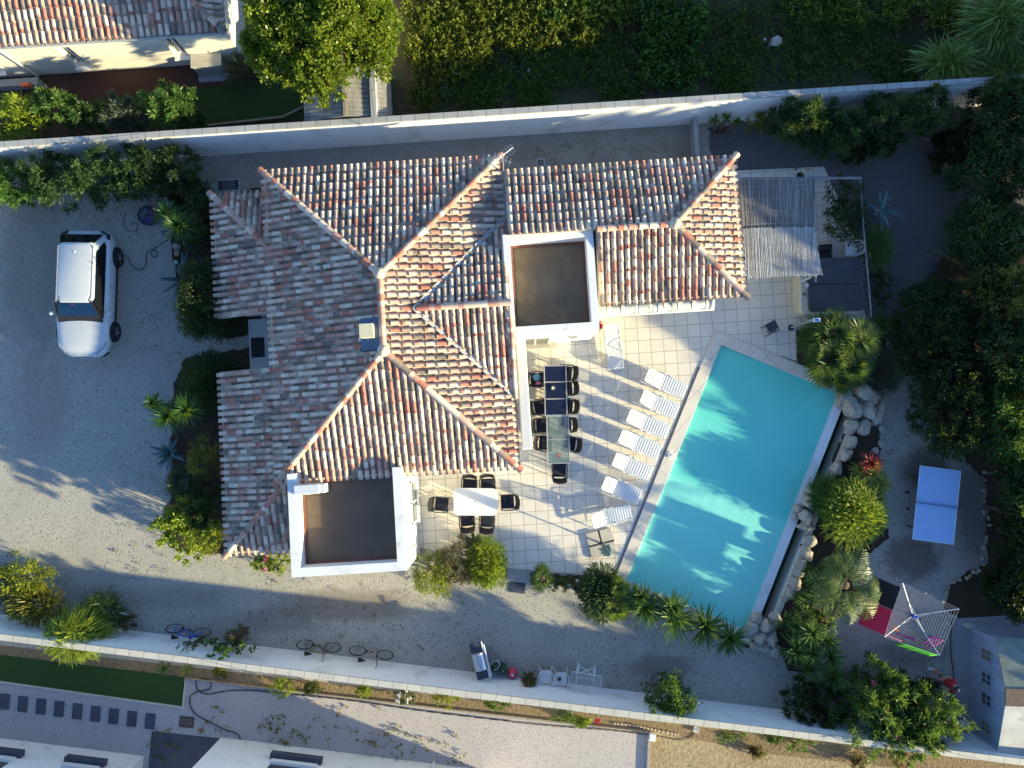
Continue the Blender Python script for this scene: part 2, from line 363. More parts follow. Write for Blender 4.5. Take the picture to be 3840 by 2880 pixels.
def cloud(rg, c, r, clumps, per, L, Wd, spread=.55, up=.25, shell=.6, cr=.16, lump=.25):
    """leaf clumps through an ellipsoid with an uneven outline"""
    d = nrm(rg.normal(size=(clumps, 3))); d[:, 2] = np.where(d[:, 2] < -.35, -d[:, 2], d[:, 2])
    lob = 1 + lump*(np.sin(d[:, 0]*4.1+rg.uniform(0, 6)) * np.cos(d[:, 1]*3.7+rg.uniform(0, 6)) + .5*np.sin(d[:, 2]*7+d[:, 0]*6))
    rad = (shell + (1-shell)*rg.uniform(size=clumps)**.5) * lob
    low = rg.uniform(size=clumps) < .28; rad[low] *= rg.uniform(.35, .9, low.sum())
    cc = np.array(c) + d*rad[:, None]*np.array(r)
    n = clumps*per
    ci = np.repeat(cc, per, 0); di = np.repeat(d, per, 0)
    dr = nrm(di*spread + rg.normal(size=(n, 3))*.62 + np.array([0, 0, up]))
    base = ci + rg.normal(size=(n, 3))*cr*min(r[0], r[1], max(r[2], .3)) * .8
    ln = L*rg.uniform(.6, 1.25, (n, 1)); wd = nrm(np.cross(dr, rg.normal(size=(n, 3))))*Wd*rg.uniform(.7, 1.2, (n, 1))*.5
    mid = base + dr*ln*.5
    V = np.stack([base, mid+wd, base+dr*ln, mid-wd], 1)
    V[..., 2] = np.maximum(V[..., 2], .02)
    t = np.repeat(rg.uniform(.1, .75, clumps), per) + rg.normal(size=n)*.17
    return V.reshape(-1, 3), t
SEED = [100]
def rng():
    SEED[0] += 1; return np.random.default_rng(SEED[0])
def stems(rg, c, r, h, n=5, m=None, parent=None, off=None, name='stem'):
    b = MB()
    for k in range(n):
        g = rg.uniform(0, 6.28); q = rg.uniform(.3, .75)
        p0 = Vector((c[0]+.08*math.cos(g), c[1]+.08*math.sin(g), -.02))
        p1 = Vector((c[0]+q*.45*r[0]*math.cos(g), c[1]+q*.45*r[1]*math.sin(g), h*.45))
        p2 = Vector((c[0]+q*r[0]*math.cos(g), c[1]+q*r[1]*math.sin(g), h*.8))
        b.tube(p0, p1, .035, 6, .022); b.tube(p1, p2, .022, 5, .008)
        e = Vector((rg.uniform(-.3, .3), rg.uniform(-.3, .3), .3)); b.tube(p1, p1+e*h*.6, .014, 5, .005)
    return b.build(name, m or M['bark'], parent, off)
def bush(label, cat, px, py, rx, ry, h, leaf='oleander', L=.13, Wd=.035, n=3600, clumps=70, name='shrub', group=None, z0=0, flat=1., spread=.55, up=.25, cr=.16, flowers=None, zc=.52, rzf=.5, lump=.25):
    rg = rng(); zm = h*.6 + z0; k = (H - zm)/F
    c = P(px, py, zm); r = (rx*k, ry*k, h*rzf)
    root = thing(name, label, cat, (c.x, c.y, 0), 0, group)
    V, t = cloud(rg, (c.x, c.y, z0+h*zc), r, clumps, max(4, n//clumps), L, Wd, spread=spread, up=up, cr=cr, lump=lump)
    quads_obj('foliage', V, t, LEAF[leaf], root, (c.x, c.y, 0))
    stems(rg, (0, 0), r, h*.8, 5, None, root, None)
    if flowers and flowers[1] < 10:
        for k_ in range(flowers[1]):
            g_ = rg.uniform(0, 6.28); V2, t2 = cloud(rg, (r[0]*.6*math.cos(g_), r[1]*.6*math.sin(g_), z0+h*.93), (.07, .07, .05), 3, 5, .08, .07, cr=.03); quads_obj('flower', V2, t2, flowers[0], root)
    elif flowers:
        V2, t2 = cloud(rg, (c.x, c.y, z0+h*.62), (r[0]*.95, r[1]*.95, r[2]), flowers[1], 5, .08, .07, cr=.03)
        quads_obj('flowers', V2, t2, flowers[0], root, (c.x, c.y, 0))
    return root
def blades(rg, bases, dirs, Ls, Ws, droop, seg=4, tw=.0):
    """tapering strap leaves: returns verts and quads"""
    n = len(bases); bases = np.asarray(bases, float); dirs = nrm(np.asarray(dirs, float)); Ls = np.asarray(Ls)[:, None]; Ws = np.asarray(Ws)[:, None]; dp = np.asarray(droop)[:, None]
    side = nrm(np.cross(dirs, np.array([0, 0, 1.])) + 1e-5); st = []
    for i in range(seg+1):
        t = i/seg; p = bases + dirs*Ls*t + np.array([0, 0, -1.])*dp*Ls*t*t
        wv = Ws*(.55+.45*math.sin(min(1, t*2.2)*math.pi/2))*(1-t**2.2)*.5 + .002
        st.append(p - side*wv); st.append(p + side*wv)
    V = np.stack(st, 1).reshape(-1, 3); o = np.arange(n)*(2*(seg+1)); fs = []
    for i in range(seg):
        a = o + 2*i; fs.append(np.stack([a, a+1, a+3, a+2], 1))
    return V, np.stack(fs, 1).reshape(-1, 4)
def rosette_data(rg, c, n, L, W, e0=-.1, e1=1.3, droop=.25, seg=3):
    g = rg.uniform(0, 2*math.pi, n); e = rg.uniform(e0, e1, n)
    d = np.stack([np.cos(g)*np.cos(e), np.sin(g)*np.cos(e), np.sin(e)], 1)
    b = np.array(c) + d*.04
    V, Fs = blades(rg, b, d, L*rg.uniform(.75, 1.08, n), W*rg.uniform(.8, 1.1, n), droop*rg.uniform(.5, 1.4, n), seg)
    t = np.clip(rg.uniform(.05, .6, n) + .4*(e < .2)*rg.uniform(0, 1, n), 0, 1)
    return V, Fs, np.repeat(t, seg)
def merge(parts):
    Vs = []; Fs = []; Ts = []; o = 0
    for V, Fq, T in parts:
        Vs.append(V); Fs.append(Fq+o); Ts.append(T); o += len(V)
    return np.concatenate(Vs), np.concatenate(Fs), np.concatenate(Ts)
def rosette(label, cat, heads, leaf='yucca', n=70, W=.05, name='yucca_plant', group=None, droop=.25, e0=-.1, e1=1.3, seg=3, part='leaves'):
    """heads: (px, py, radius px, z)"""
    rg = rng(); parts = []; hs = []
    for px, py, r, z in heads:
        c = P(px, py, z); hs.append(c)
        parts.append(rosette_data(rg, c, n, r*(H-z)/F*1.05, W, e0, e1, droop, seg))
    o = sum(hs, Vector())/len(hs); o.z = 0
    root = thing(name, label, cat, o, 0, group)
    V, Fq, T = merge(parts); quads_obj(part, V, T, LEAF[leaf], root, o, faces=Fq)
    b = MB()
    for c in hs:
        g = Vector((o.x*.6+c.x*.4, o.y*.6+c.y*.4, -.02)) if len(hs) > 1 else Vector((c.x, c.y, -.02))
        b.tube(g, c, .08, 8, .06)
    b.build('trunk', M['bark'], root, o, smooth=True)
    return root
def fan_palm(label, heads, nf=16, name='fan_palm', leaf='palm', group=None):
    rg = rng(); parts = []; hs = []; bm_ = MB()
    for px, py, r, z in heads:
        c = P(px, py, z); hs.append(c); Rr = r*(H-z)/F
        for i in range(nf):
            g = rg.uniform(0, 6.28); e = rg.uniform(-.05, 1.25); pet = Rr*rg.uniform(.35, .6)
            d = np.array([math.cos(g)*math.cos(e), math.sin(g)*math.cos(e), math.sin(e)])
            tip = np.array(c) + d*pet - np.array([0, 0, .12*pet]); bm_.tube(c, tip, .008, 4)
            side = np.cross(d, [0, 0, 1.]); side /= np.linalg.norm(side)+1e-6; k = 19
            a = np.linspace(-1.75, 1.75, k); dd = np.cos(a)[:, None]*d + np.sin(a)[:, None]*side + rg.normal(size=(k, 3))*.05
            V, Fq = blades(rg, np.repeat(tip[None], k, 0), dd, Rr*.62*(.72+.28*np.cos(a))*rg.uniform(.9, 1.1, k), np.full(k, .045*max(.5, Rr)), np.full(k, .18), 2)
            parts.append((V, Fq, np.repeat(np.clip(rg.uniform(.1, .7)+rg.normal(size=k)*.1, 0, 1), 2)))
    o = sum(hs, Vector())/len(hs); o.z = 0
    root = thing(name, label, 'palm', o, 0, group)
    V, Fq, T = merge(parts); quads_obj('fronds', V, T, LEAF[leaf], root, o, faces=Fq)
    bm_.build('stalks', M['bark'], root, o)
    b = MB()
    for c in hs: b.tube((c.x, c.y, -.02), c, .11, 8, .09)
    b.build('trunk', M['bark'], root, o, smooth=True)
    return root
def feather_palm(label, px, py, r, z, nf=15, name='feather_palm'):
    rg = rng(); parts = []; c = P(px, py, z); Rr = r*(H-z)/F; b = MB()
    for i in range(nf):
        g = 6.28*i/nf + rg.uniform(-.15, .15); e = rg.uniform(.1, 1.1)
        d = np.array([math.cos(g)*math.cos(e), math.sin(g)*math.cos(e), math.sin(e)]); Lr = Rr*rg.uniform(.8, 1.2)
        k = 14; tt = np.linspace(.18, 1, k); P0 = np.array(c) + d*Lr*tt[:, None] + np.array([0, 0, -1.])*(.55*Lr*tt**2)[:, None]
        b.path([Vector(q) for q in P0[::5]], .01, 4)
        tan = nrm(np.gradient(P0, axis=0)); side = nrm(np.cross(tan, [0, 0, 1.]))
        for sg in (-1, 1):
            dd = nrm(side*sg + tan*.8 + np.array([0, 0, .15]) + rg.normal(size=(k, 3))*.08)
            V, Fq = blades(rg, P0, dd, Rr*.30*np.sin(np.clip(tt*.9+.1, 0, 1)*math.pi)**.6+.05, np.full(k, .036), np.full(k, .45), 2)
            parts.append((V, Fq, np.repeat(np.clip(rg.uniform(.35, .95)+rg.normal(size=k)*.12, 0, 1), 2)))
    root = thing(name, label, 'palm', (c.x, c.y, 0))
    V, Fq, T = merge(parts); quads_obj('fronds', V, T, LEAF['palm'], root, (c.x, c.y, 0), faces=Fq)
    b.build('stalks', M['bark'], root, (c.x, c.y, 0))
    MB().lathe([(.2, -.02), (.22, .4), (.16, z)], n=12).build('trunk', M['bark'], root, smooth=True)
    return root
def strands(label, cat, px, py, rx, ry, h, leaf='lime', n=420, L=.6, W=.03, name='shrub', droop=.5, e0=.1, seg=3, group=None, z0=0, fill=True, dirbias=(0, 0, 0)):
    """shrub of long strap-like shoots / leaves"""
    rg = rng(); zm = h*.55+z0; k = (H-zm)/F; c = P(px, py, zm); r = np.array([rx*k, ry*k, h*.5])
    d = nrm(rg.normal(size=(n, 3))); d[:, 2] = np.abs(d[:, 2])
    b = np.array([c.x, c.y, z0+h*.4]) + d*r*rg.uniform(.25, .85, (n, 1))
    dd = nrm(d + rg.normal(size=(n, 3))*.35 + np.array([0, 0, e0]) + np.array(dirbias))
    V, Fq = blades(rg, b, dd, L*rg.uniform(.5, 1.1, n), W*rg.uniform(.7, 1.2, n), droop*rg.uniform(.4, 1.3, n), seg)
    V[:, 2] = np.maximum(V[:, 2], .02)
    parts = [(V, Fq, np.repeat(np.clip(rg.uniform(.1, .95, n), 0, 1), seg))]
    root = thing(name, label, cat, (c.x, c.y, 0), 0, group)
    V, Fq, T = merge(parts); quads_obj('foliage', V, T, LEAF[leaf], root, (c.x, c.y, 0), faces=Fq)
    if fill: stems(rg, (0, 0), r, h*.8, 7, None, root)
    return root
def rock_mesh(seed, sub=3, rough=.5):
    bm = bmesh.new(); bmesh.ops.create_icosphere(bm, subdivisions=sub, radius=1)
    rr = random.Random(seed); o = Vector((rr.uniform(-50, 50), rr.uniform(-50, 50), 0))
    cuts = [(Vector((rr.gauss(0, 1), rr.gauss(0, 1), rr.gauss(0, 1))).normalized(), rr.uniform(.62, .9)) for _ in range(9)]
    for v in bm.verts:
        p = v.co.normalized(); q = p.copy()
        q *= 1 + rough*mnoise.noise(p*1.2+o) + .16*mnoise.noise(p*3+o) + .06*mnoise.noise(p*8+o)
        for n_, d_ in cuts:
            e = q.dot(n_) - d_
            if e > 0: q -= n_*e*.85
        v.co = q
    me = bpy.data.meshes.new('rock'); bm.to_mesh(me); bm.free(); return me
ROCKS = [rock_mesh(i+3) for i in range(8)]
_rocked = set()
def rock(px, py, rx, ry, h, label, name='boulder', group=None, m='stone', rz=None, z0=0, cat='rock'):
    me = ROCKS[R_.randrange(8)].copy(); me.name = name
    k = (H-h*.5)/F; o = link_mesh(name, me, M[m], smooth=True)
    me.set_sharp_from_angle(angle=.7)
    c = P(px, py, h*.5); o.location = (c.x, c.y, z0+h*.38); o.scale = (rx*k*1.12, ry*k*1.12, h*.62)
    o.rotation_euler = (0, 0, R_.uniform(-.5, .5) if rz is None else rz)
    return tag(o, label, cat, group)
# ------------------------------------------------------------ setting: ground sheets
def sheet(name, pts, z, m, holes=(), kind='structure'):
    bm = bmesh.new(); es = []
    for ring in [pts]+list(holes):
        vs = [bm.verts.new((p[0], p[1], z)) for p in ring]
        es += [bm.edges.new((vs[i], vs[(i+1) % len(vs)])) for i in range(len(vs))]
    bmesh.ops.triangle_fill(bm, edges=es, use_beauty=True)
    for f in bm.faces:
        if f.normal.z < 0: f.normal_flip()
    me = bpy.data.meshes.new(name); bm.to_mesh(me); bm.free()
    o = link_mesh(name, me, m)
    if kind: o['kind'] = kind
    return o
def px(*a, z=0, jit=0):
    pts = [P(x, y, z) for x, y in a]
    if not jit: return pts
    out = []
    for i, p in enumerate(pts):           # ragged natural edge
        q = pts[(i+1) % len(pts)]; n = max(1, int((q-p).length/.16))
        for k in range(n):
            v = p.lerp(q, k/n); out.append(v + Vector((R_.uniform(-jit, jit), R_.uniform(-jit, jit), 0)))
    return out
PC = Vector((8.15, -2.475, 0)); PA = math.radians(-22.5); PW, PL = 2.43, 4.865
def Q(x, y, z=0): return PC + Vector((x*math.cos(PA)-y*math.sin(PA), x*math.sin(PA)+y*math.cos(PA), z))
poolhole = [Q(-PW-.44, -PL-.44), Q(PW+1.0, -PL-.44), Q(PW+1.0, PL+.44), Q(-PW-.44, PL+.44)]
G = 160
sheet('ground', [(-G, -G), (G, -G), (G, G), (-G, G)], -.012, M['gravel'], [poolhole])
sheet('field_soil', [U(-4.6, 11.3), U(60, 11.3), U(60, 60), U(-4.6, 60)], -.002, M['ground'])
sheet('neighbour_yard', [U(-60, 11.3), U(-4.7, 11.3), U(-4.7, 60), U(-60, 60)], -.002, M['soil'])
sheet('mulch_strip', px((-300, 318), (925, 228), (1000, 262), (1000, 300), (350, 372), (-300, 420)), .004, M['bark_mulch'])
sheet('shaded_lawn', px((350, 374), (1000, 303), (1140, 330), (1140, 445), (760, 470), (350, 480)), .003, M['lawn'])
sheet('back_passage', [U(-13, 11.19), U(-13, 10.5), U(-8.5, 9.3), U(-8.5, 7), U(7.3, 7), U(7.35, 11.19)], -.004, M['brown_gravel'])
sheet('dark_shaded_gravel_path', px((2660, 470), (3900, 380), (4600, 300), (4600, 1500), (3800, 1450), (3520, 1400), (3400, 1330), (3330, 1280), (3240, 1180), (3060, 640), (2755, 640), (2670, 640), jit=.12), -.006, M['dark_shaded_gravel'])  # yard shade is partly carried by the darker tone of this sheet
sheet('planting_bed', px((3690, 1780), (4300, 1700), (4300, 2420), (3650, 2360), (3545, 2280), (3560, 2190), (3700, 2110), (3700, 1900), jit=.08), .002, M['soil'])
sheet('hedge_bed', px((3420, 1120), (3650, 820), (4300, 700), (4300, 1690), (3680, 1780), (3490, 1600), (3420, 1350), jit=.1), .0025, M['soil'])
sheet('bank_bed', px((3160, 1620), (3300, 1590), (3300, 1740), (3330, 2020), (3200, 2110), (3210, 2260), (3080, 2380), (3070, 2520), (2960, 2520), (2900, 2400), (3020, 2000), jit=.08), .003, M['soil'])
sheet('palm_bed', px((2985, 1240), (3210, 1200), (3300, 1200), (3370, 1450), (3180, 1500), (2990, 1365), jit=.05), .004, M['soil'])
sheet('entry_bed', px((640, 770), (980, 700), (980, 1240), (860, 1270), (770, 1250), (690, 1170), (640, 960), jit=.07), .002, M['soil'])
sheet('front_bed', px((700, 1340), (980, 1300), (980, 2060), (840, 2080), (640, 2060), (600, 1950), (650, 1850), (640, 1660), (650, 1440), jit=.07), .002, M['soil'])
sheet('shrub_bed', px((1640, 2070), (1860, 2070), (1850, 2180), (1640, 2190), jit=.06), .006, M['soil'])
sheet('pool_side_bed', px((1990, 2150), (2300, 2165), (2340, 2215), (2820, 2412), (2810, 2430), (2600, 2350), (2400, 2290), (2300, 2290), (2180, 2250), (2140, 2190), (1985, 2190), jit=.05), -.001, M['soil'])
terr = px((1500, 1700), (1900, 1200), (2260, 1100), (2760, 1050), (2765, 640), (3090, 625), (3150, 760), (3200, 880), (3245, 1195), (2984, 1215), (2986, 1352))
terr += [Q(-.3, PL+.445), Q(-PW-.445, PL+.445), Q(-PW-.445, -PL+.25)] + px((2310, 2166), (1900, 2130), (1560, 2050))
sheet('terrace', terr, .008, M['tiles'])
sheet('entry_slab', [U(-10.32, 2.5), U(-8.3, 2.5), U(-8.3, 4.6), U(-10.32, 4.6)], .02, M['entryslab'])
# neighbour plot to the south
sheet('neighbour_gravel', px((-900, 2420), (400, 2480), (2431, 2740), (2408, 3300), (-900, 3300)), -.006, M['pink_gravel'])
sheet('sandy_ground', px((2434, 2742), (2500, 2690), (4600, 2900), (4600, 3600), (2400, 3600), (2408, 3300)), -.007, M['sand'])
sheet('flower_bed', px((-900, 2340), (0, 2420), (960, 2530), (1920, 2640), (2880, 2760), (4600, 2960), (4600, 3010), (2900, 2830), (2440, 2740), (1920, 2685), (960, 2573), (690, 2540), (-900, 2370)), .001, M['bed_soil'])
sheet('lawn', px((-900, 2350), (0, 2455), (694, 2538), (683, 2648), (0, 2553), (-900, 2440)), .004, M['lawn'])
sheet('dark_paving', px((569, 2742), (826, 2768), (826, 3000), (545, 3000)), .003, M['slate'])
sheet('shed_slab', px((3578, 2320), (3900, 2300), (3900, 2760), (3585, 2770)), .006, M['greyconc'])
# ------------------------------------------------------------ pool
pool = thing('swimming_pool', 'long turquoise swimming pool with pale stone edge beside the row of sun loungers', 'swimming pool', PC, PA)
m, nt_, bs = newmat('pool_liner'); bs.inputs['Roughness'].default_value = .6
nt_.links.new(ramp(nt_, noise_out(nt_, 1.2, 3), [(.3, (.78, .93, .90)), (.7, (.84, .96, .93))]), bs.inputs['Base Color']); M['liner'] = m
m, nt_, bs = newmat('pool_water'); nt_.nodes.remove(bs)
tr = N(nt_, 'ShaderNodeBsdfTransparent'); tr.inputs[0].default_value = (.40, .95, .95, 1)
gl = N(nt_, 'ShaderNodeBsdfGlossy'); gl.inputs['Roughness'].default_value = .06
fr = N(nt_, 'ShaderNodeFresnel'); fr.inputs[0].default_value = 1.33; mx = N(nt_, 'ShaderNodeMixShader')
bp = N(nt_, 'ShaderNodeBump'); bp.inputs['Strength'].default_value = .35; bp.inputs['Distance'].default_value = .03
nt_.links.new(noise_out(nt_, 3.2, 3, .6), bp.inputs['Height']); nt_.links.new(bp.outputs[0], gl.inputs['Normal']); nt_.links.new(bp.outputs[0], fr.inputs['Normal'])
nt_.links.new(fr.outputs[0], mx.inputs[0]); nt_.links.new(tr.outputs[0], mx.inputs[1]); nt_.links.new(gl.outputs[0], mx.inputs[2])
dfw = N(nt_, 'ShaderNodeBsdfDiffuse'); sx_ = nt_.nodes.new('ShaderNodeSeparateXYZ'); nt_.links.new(coords(nt_), sx_.inputs[0]); bod = ramp(nt_, noise_out(nt_, .5, 3, .6), [(.35, (.17, .82, .68)), (.65, (.22, .86, .73))]); bod = mix(nt_, (.31, .94, .80), bod, mapr(nt_, sx_.outputs[1], -.62, -.35)); nt_.links.new(bod, dfw.inputs[0]); nt_.links.new(bp.outputs[0], dfw.inputs['Normal'])
mw = N(nt_, 'ShaderNodeMixShader'); mw.inputs[0].default_value = .80; nt_.links.new(tr.outputs[0], mw.inputs[1]); nt_.links.new(dfw.outputs[0], mw.inputs[2]); nt_.links.new(mw.outputs[0], mx.inputs[1])
nt_.links.new(mx.outputs[0], nt_.nodes['Material Output'].inputs[0]); M['water'] = m
b = MB(); x, y = PW, PL; yb = -.35
zd, zs = -1.6, -1.1
v = [(-x, -y, 0), (x, -y, -.07), (x, y, -.07), (-x, y, 0), (-x, -y, zs), (x, -y, zs), (x, yb-.9, zs), (-x, yb-.9, zs), (-x, yb, zd), (x, yb, zd), (x, y, zd), (-x, y, zd)]
b.add(v, [(4, 5, 6, 7), (7, 6, 9, 8), (8, 9, 10, 11), (0, 4, 7, 8, 11, 3), (1, 2, 10, 9, 6, 5), (0, 1, 5, 4), (3, 11, 10, 2)])
b.build('basin', M['liner'], pool)
b = MB()
for k, (rr, z) in enumerate(((1.05, -.32), (1.42, -.6), (1.8, -.9))):
    b.prism([(-x, -y)]+[(-x+rr*math.cos(a)*1.15, -y+rr*math.sin(a)*1.35) for a in np.linspace(0, math.pi/2, 14)], zs+.01*k, z)
b.build('steps', M['liner'], pool)
b = MB(); c0 = .44
b.prism([(-x-c0, -y-c0), (x+.36, -y-c0), (x+.36, -y), (-x-c0, -y)], -.3, .045); b.prism([(-x-c0, -y), (-x, -y), (-x, y), (-x-c0, y)], -.3, .045); b.prism([(-x-c0, y), (x+.36, y), (x+.36, y+c0), (-x-c0, y+c0)], -.3, .045)
b.build('coping', M['coping'], pool, bevel=.012)
b = MB(); b.prism([(x, -y), (x+.36, -y), (x+.36, y), (x, y)], -1.0, -.075); b.build('overflow_wall', M['wallplaster'], pool, bevel=.01)
b = MB(); b.box((x+.58, 0, -.92), (.44, 2*y, .06)); b.build('trough', M['greenpaint'], pool)
b = MB(); b.box((x+.90, 0, -.44), (.20, 2*y+.8, .92)); b.build('trough_wall', M['cream_plaster'], pool, bevel=.01)
b = MB(); b.box((-x-.47, -.62, .012), (.09, 8.7, .02)); g = b.build('drain_channel', M['dark'], pool)
b = MB()
for i in range(140): b.box((-x-.47, -4.9+i*.0615, .026), (.07, .025, .012))
b.build('drain_grate', M['galv'], g)
b = MB(); b.add([(-x, -y, -.11), (x, -y, -.11), (x, y, -.11), (-x, y, -.11)], [(0, 1, 2, 3)])
wo = b.build('water', M['water']); wo.location = PC; wo.rotation_euler = (0, 0, PA); wo['kind'] = 'structure'

# ------------------------------------------------------------ roofs
SL = .335
def clip(bm, e0, e1, c, zero=0.0):
    n = Vector((-(e1[1]-e0[1]), e1[0]-e0[0], 0)).normalized()
    if (Vector((c[0], c[1], 0))-Vector((e0[0], e0[1], 0))).dot(n) > 0: n = -n
    bmesh.ops.bisect_plane(bm, geom=bm.verts[:]+bm.edges[:]+bm.faces[:], plane_co=(e0[0]+n.x*zero, e0[1]+n.y*zero, 0), plane_no=n, clear_outer=True)
def tint():
    r = R_.random()
    return r*.84 if R_.random() < .81 else R_.uniform(.84, 1.)*.9999
def roof_plane(poly, z0, parent, sl=SL, open_edges=(), pitch=.236, course=.365, name='roof_slope'):
    """poly: plan corners, first edge is the eave (height z0)"""
    e0, e1 = Vector(poly[0]), Vector(poly[1]); a = (e1-e0).normalized(); n = Vector((-a.y, a.x))
    cen = sum((Vector(p) for p in poly), Vector((0, 0)))/len(poly)
    if (cen-e0).dot(n) < 0: n = -n
    S = [(Vector(p)-e0).dot(a) for p in poly]; T = [(Vector(p)-e0).dot(n) for p in poly]
    bm = bmesh.new(); lay = bm.faces.layers.float.new('tint')
    def pt(s, t, h): q = e0+a*s+n*t; return bm.verts.new((q.x, q.y, z0+sl*t+h))
    s0, s1, t1 = min(S), max(S), max(T)
    ncol = int(round((s1-s0)/pitch)); pw = (s1-s0)/ncol; nrow = int(t1/course)+2
    for i in range(ncol):
        sc_ = s0+(i+.5)*pw; wob = R_.uniform(-.006, .006); sft = R_.uniform(-.04, .04)
        for j in range(nrow):
            ta = j*course-.07+sft*(j > 0); tb = ta+course+.05; ti = tint()
            cut = R_.random(); tis = [ti, ti, ti]
            if cut < .19: tis[0] = R_.uniform(.84, .999)
            elif cut < .27: tis[2] = R_.uniform(.84, .999)
            elif cut < .42: tis[1] = tis[0]; tis[2] = tint()
            K = 6; rings = []; dd = R_.uniform(-.005, .005); fr_ = R_.uniform(.35, .62)
            for q, f in enumerate((0, fr_*.6, fr_+.15, 1)):
                r = .083-.014*f; lift = .035*(1-f)+.002
                rings.append([pt(sc_+wob+dd*(1-f)+r*math.cos(math.pi*k/K), ta+(tb-ta)*f, lift+r*1.12*math.sin(math.pi*k/K)) for k in range(K+1)])
            for q in range(3):
                for k in range(K):
                    f = bm.faces.new((rings[q][k], rings[q][k+1], rings[q+1][k+1], rings[q+1][k])); f[lay] = tis[q]; f.smooth = True
            f = bm.faces.new(rings[0]); f[lay] = .8
            # channel tile between two covers
            ti = R_.uniform(.34, .80); sa, sb = sc_+pw*.5-.075, sc_+pw*.5+.075; ta2 = ta+.16
            v0 = [pt(sa, ta2, -.0), pt(sc_+pw*.5, ta2, -.05), pt(sb, ta2, -.0)]; v1 = [pt(sa, ta2+course, .02), pt(sc_+pw*.5, ta2+course, -.035), pt(sb, ta2+course, .02)]
            for k in range(2): f = bm.faces.new((v0[k], v0[k+1], v1[k+1], v1[k])); f[lay] = ti
    for i in range(1, len(poly)):
        clip(bm, poly[i], poly[(i+1) % len(poly)], cen, .0)
    clip(bm, poly[0], poly[1], cen, .08)
    # deck under the tiles
    top = [bm.verts.new((p[0], p[1], z0+sl*T[k]-.08)) for k, p in enumerate(poly)]
    bot = [bm.verts.new((p[0], p[1], z0+sl*T[k]-.15)) for k, p in enumerate(poly)]
    fs = [bm.faces.new(top), bm.faces.new(bot[::-1])]+[bm.faces.new((top[k], top[(k+1) % len(poly)], bot[(k+1) % len(poly)], bot[k])) for k in range(len(poly))]
    for f in fs: f[lay] = .5
    me = bpy.data.meshes.new(name); bm.normal_update(); bm.to_mesh(me); bm.free()
    return link_mesh(name, me, M['tile'], parent)
def ridge_line(p, q, parent, r=.115, L=.37, name='ridge_tiles', lift=.04):
    p = Vector(p); q = Vector(q); d = q-p; n = max(1, int(round(d.length/L))); a = d.normalized()
    s = a.cross(Vector((0, 0, 1))).normalized(); up = s.cross(a); b = MB()
    for i in range(n):
        A = p+d*(i/n)-a*.03; B = p+d*((i+1)/n)+a*.03; ti = tint(); ti2 = R_.uniform(.84, .99) if R_.random() < .3 else ti; rings = []
        for f in (0, .5, 1):
            rr = r*(1.06-.14*f); h = lift+.025*(1-f)
            rings.append([A.lerp(B, f)+s*(rr*math.cos(math.pi*k/7))+up*(h-.02+rr*math.sin(math.pi*k/7)) for k in range(8)])
        for z in range(2):
            vs = rings[z]+rings[z+1]; b.add(vs, [(k, k+1, 8+k+1, 8+k) for k in range(7)], ti if z else ti2)
        b.add(rings[0], [tuple(range(8))], .8)
    return b.build(name, M['tile'], parent, smooth=False, auto=.9)

house = thing('house', 'white villa with mottled terracotta tile roofs and two sunken flat roofs beside the pool', 'house', (0, 0, 0), TH)
ZE = 2.8; ZR = ZE+SL*4.2
rw = roof_plane([(-8.55, 9.37), (-8.55, -1.6), (-4.35, 2.6), (-4.35, 5.17)], ZE, house)
roof_plane([(-.15, -1.6), (-.15, 9.37), (-4.35, 5.17), (-4.35, 2.6)], ZE, house)
roof_plane([(-.15, 9.37), (-8.55, 9.37), (-4.35, 5.17)], ZE, house)
roof_plane([(-8.55, -1.6), (-.15, -1.6), (-4.35, 2.6)], ZE, house)
for a, c in (((-8.62, 9.44, ZE-.02), (-4.35, 5.17, ZR)), ((-.08, 9.44, ZE-.02), (-4.35, 5.17, ZR)), ((-8.62, -1.67, ZE-.02), (-4.35, 2.6, ZR)), ((-.08, -1.67, ZE-.02), (-4.35, 2.6, ZR)), ((-4.35, 2.7, ZR), (-4.35, 5.07, ZR))):
    ridge_line(a, c, house)
# cross gable
zg = ZE+SL*3.14
def gable_half(sg):
    poly = [(-.08, 4+3.14*sg), (-3.22, 4.+3.14*sg), (-3.29, 4.0), (-.08, 4.0)]
    o = roof_plane(poly, ZE, house, name='gable_slope')
    bm = bmesh.new(); bm.from_mesh(o.data); clip(bm, (-.1, 4+3.14*sg), (-3.24, 4.0), (-.5, 4+.5*sg), -.06); bm.to_mesh(o.data); bm.free()
gable_half(1); gable_half(-1)
ridge_line((-.08, 4, zg), (-3.2, 4, zg), house)
ridge_line((-.1, .84, ZE+.02), (-.1, 3.9, zg-.02), house, r=.085, name='verge_tiles')
b = MB()
for sg in (1, -1):
    p0 = Vector((-.08, 4+3.14*sg, ZE+.005)); p1 = Vector((-3.26, 4., zg+.01)); d = (p1-p0); s = Vector((-d.y, d.x, 0)).normalized()*sg*-1
    s = s if (s.y*sg > 0) else -s
    b.add([p0+s*.05, p1+s*.05, p1-s*.1, p0-s*.1], [(0, 1, 2, 3)])
    b.add([p0+s*.10+Vector((0, 0, .09)), p1+s*.10+Vector((0, 0, .09)), p1-s*.07+Vector((0, 0, .03)), p0-s*.07+Vector((0, 0, .03))], [(0, 1, 2, 3)])
b.build('valley_flashing', M['zinc'], house)
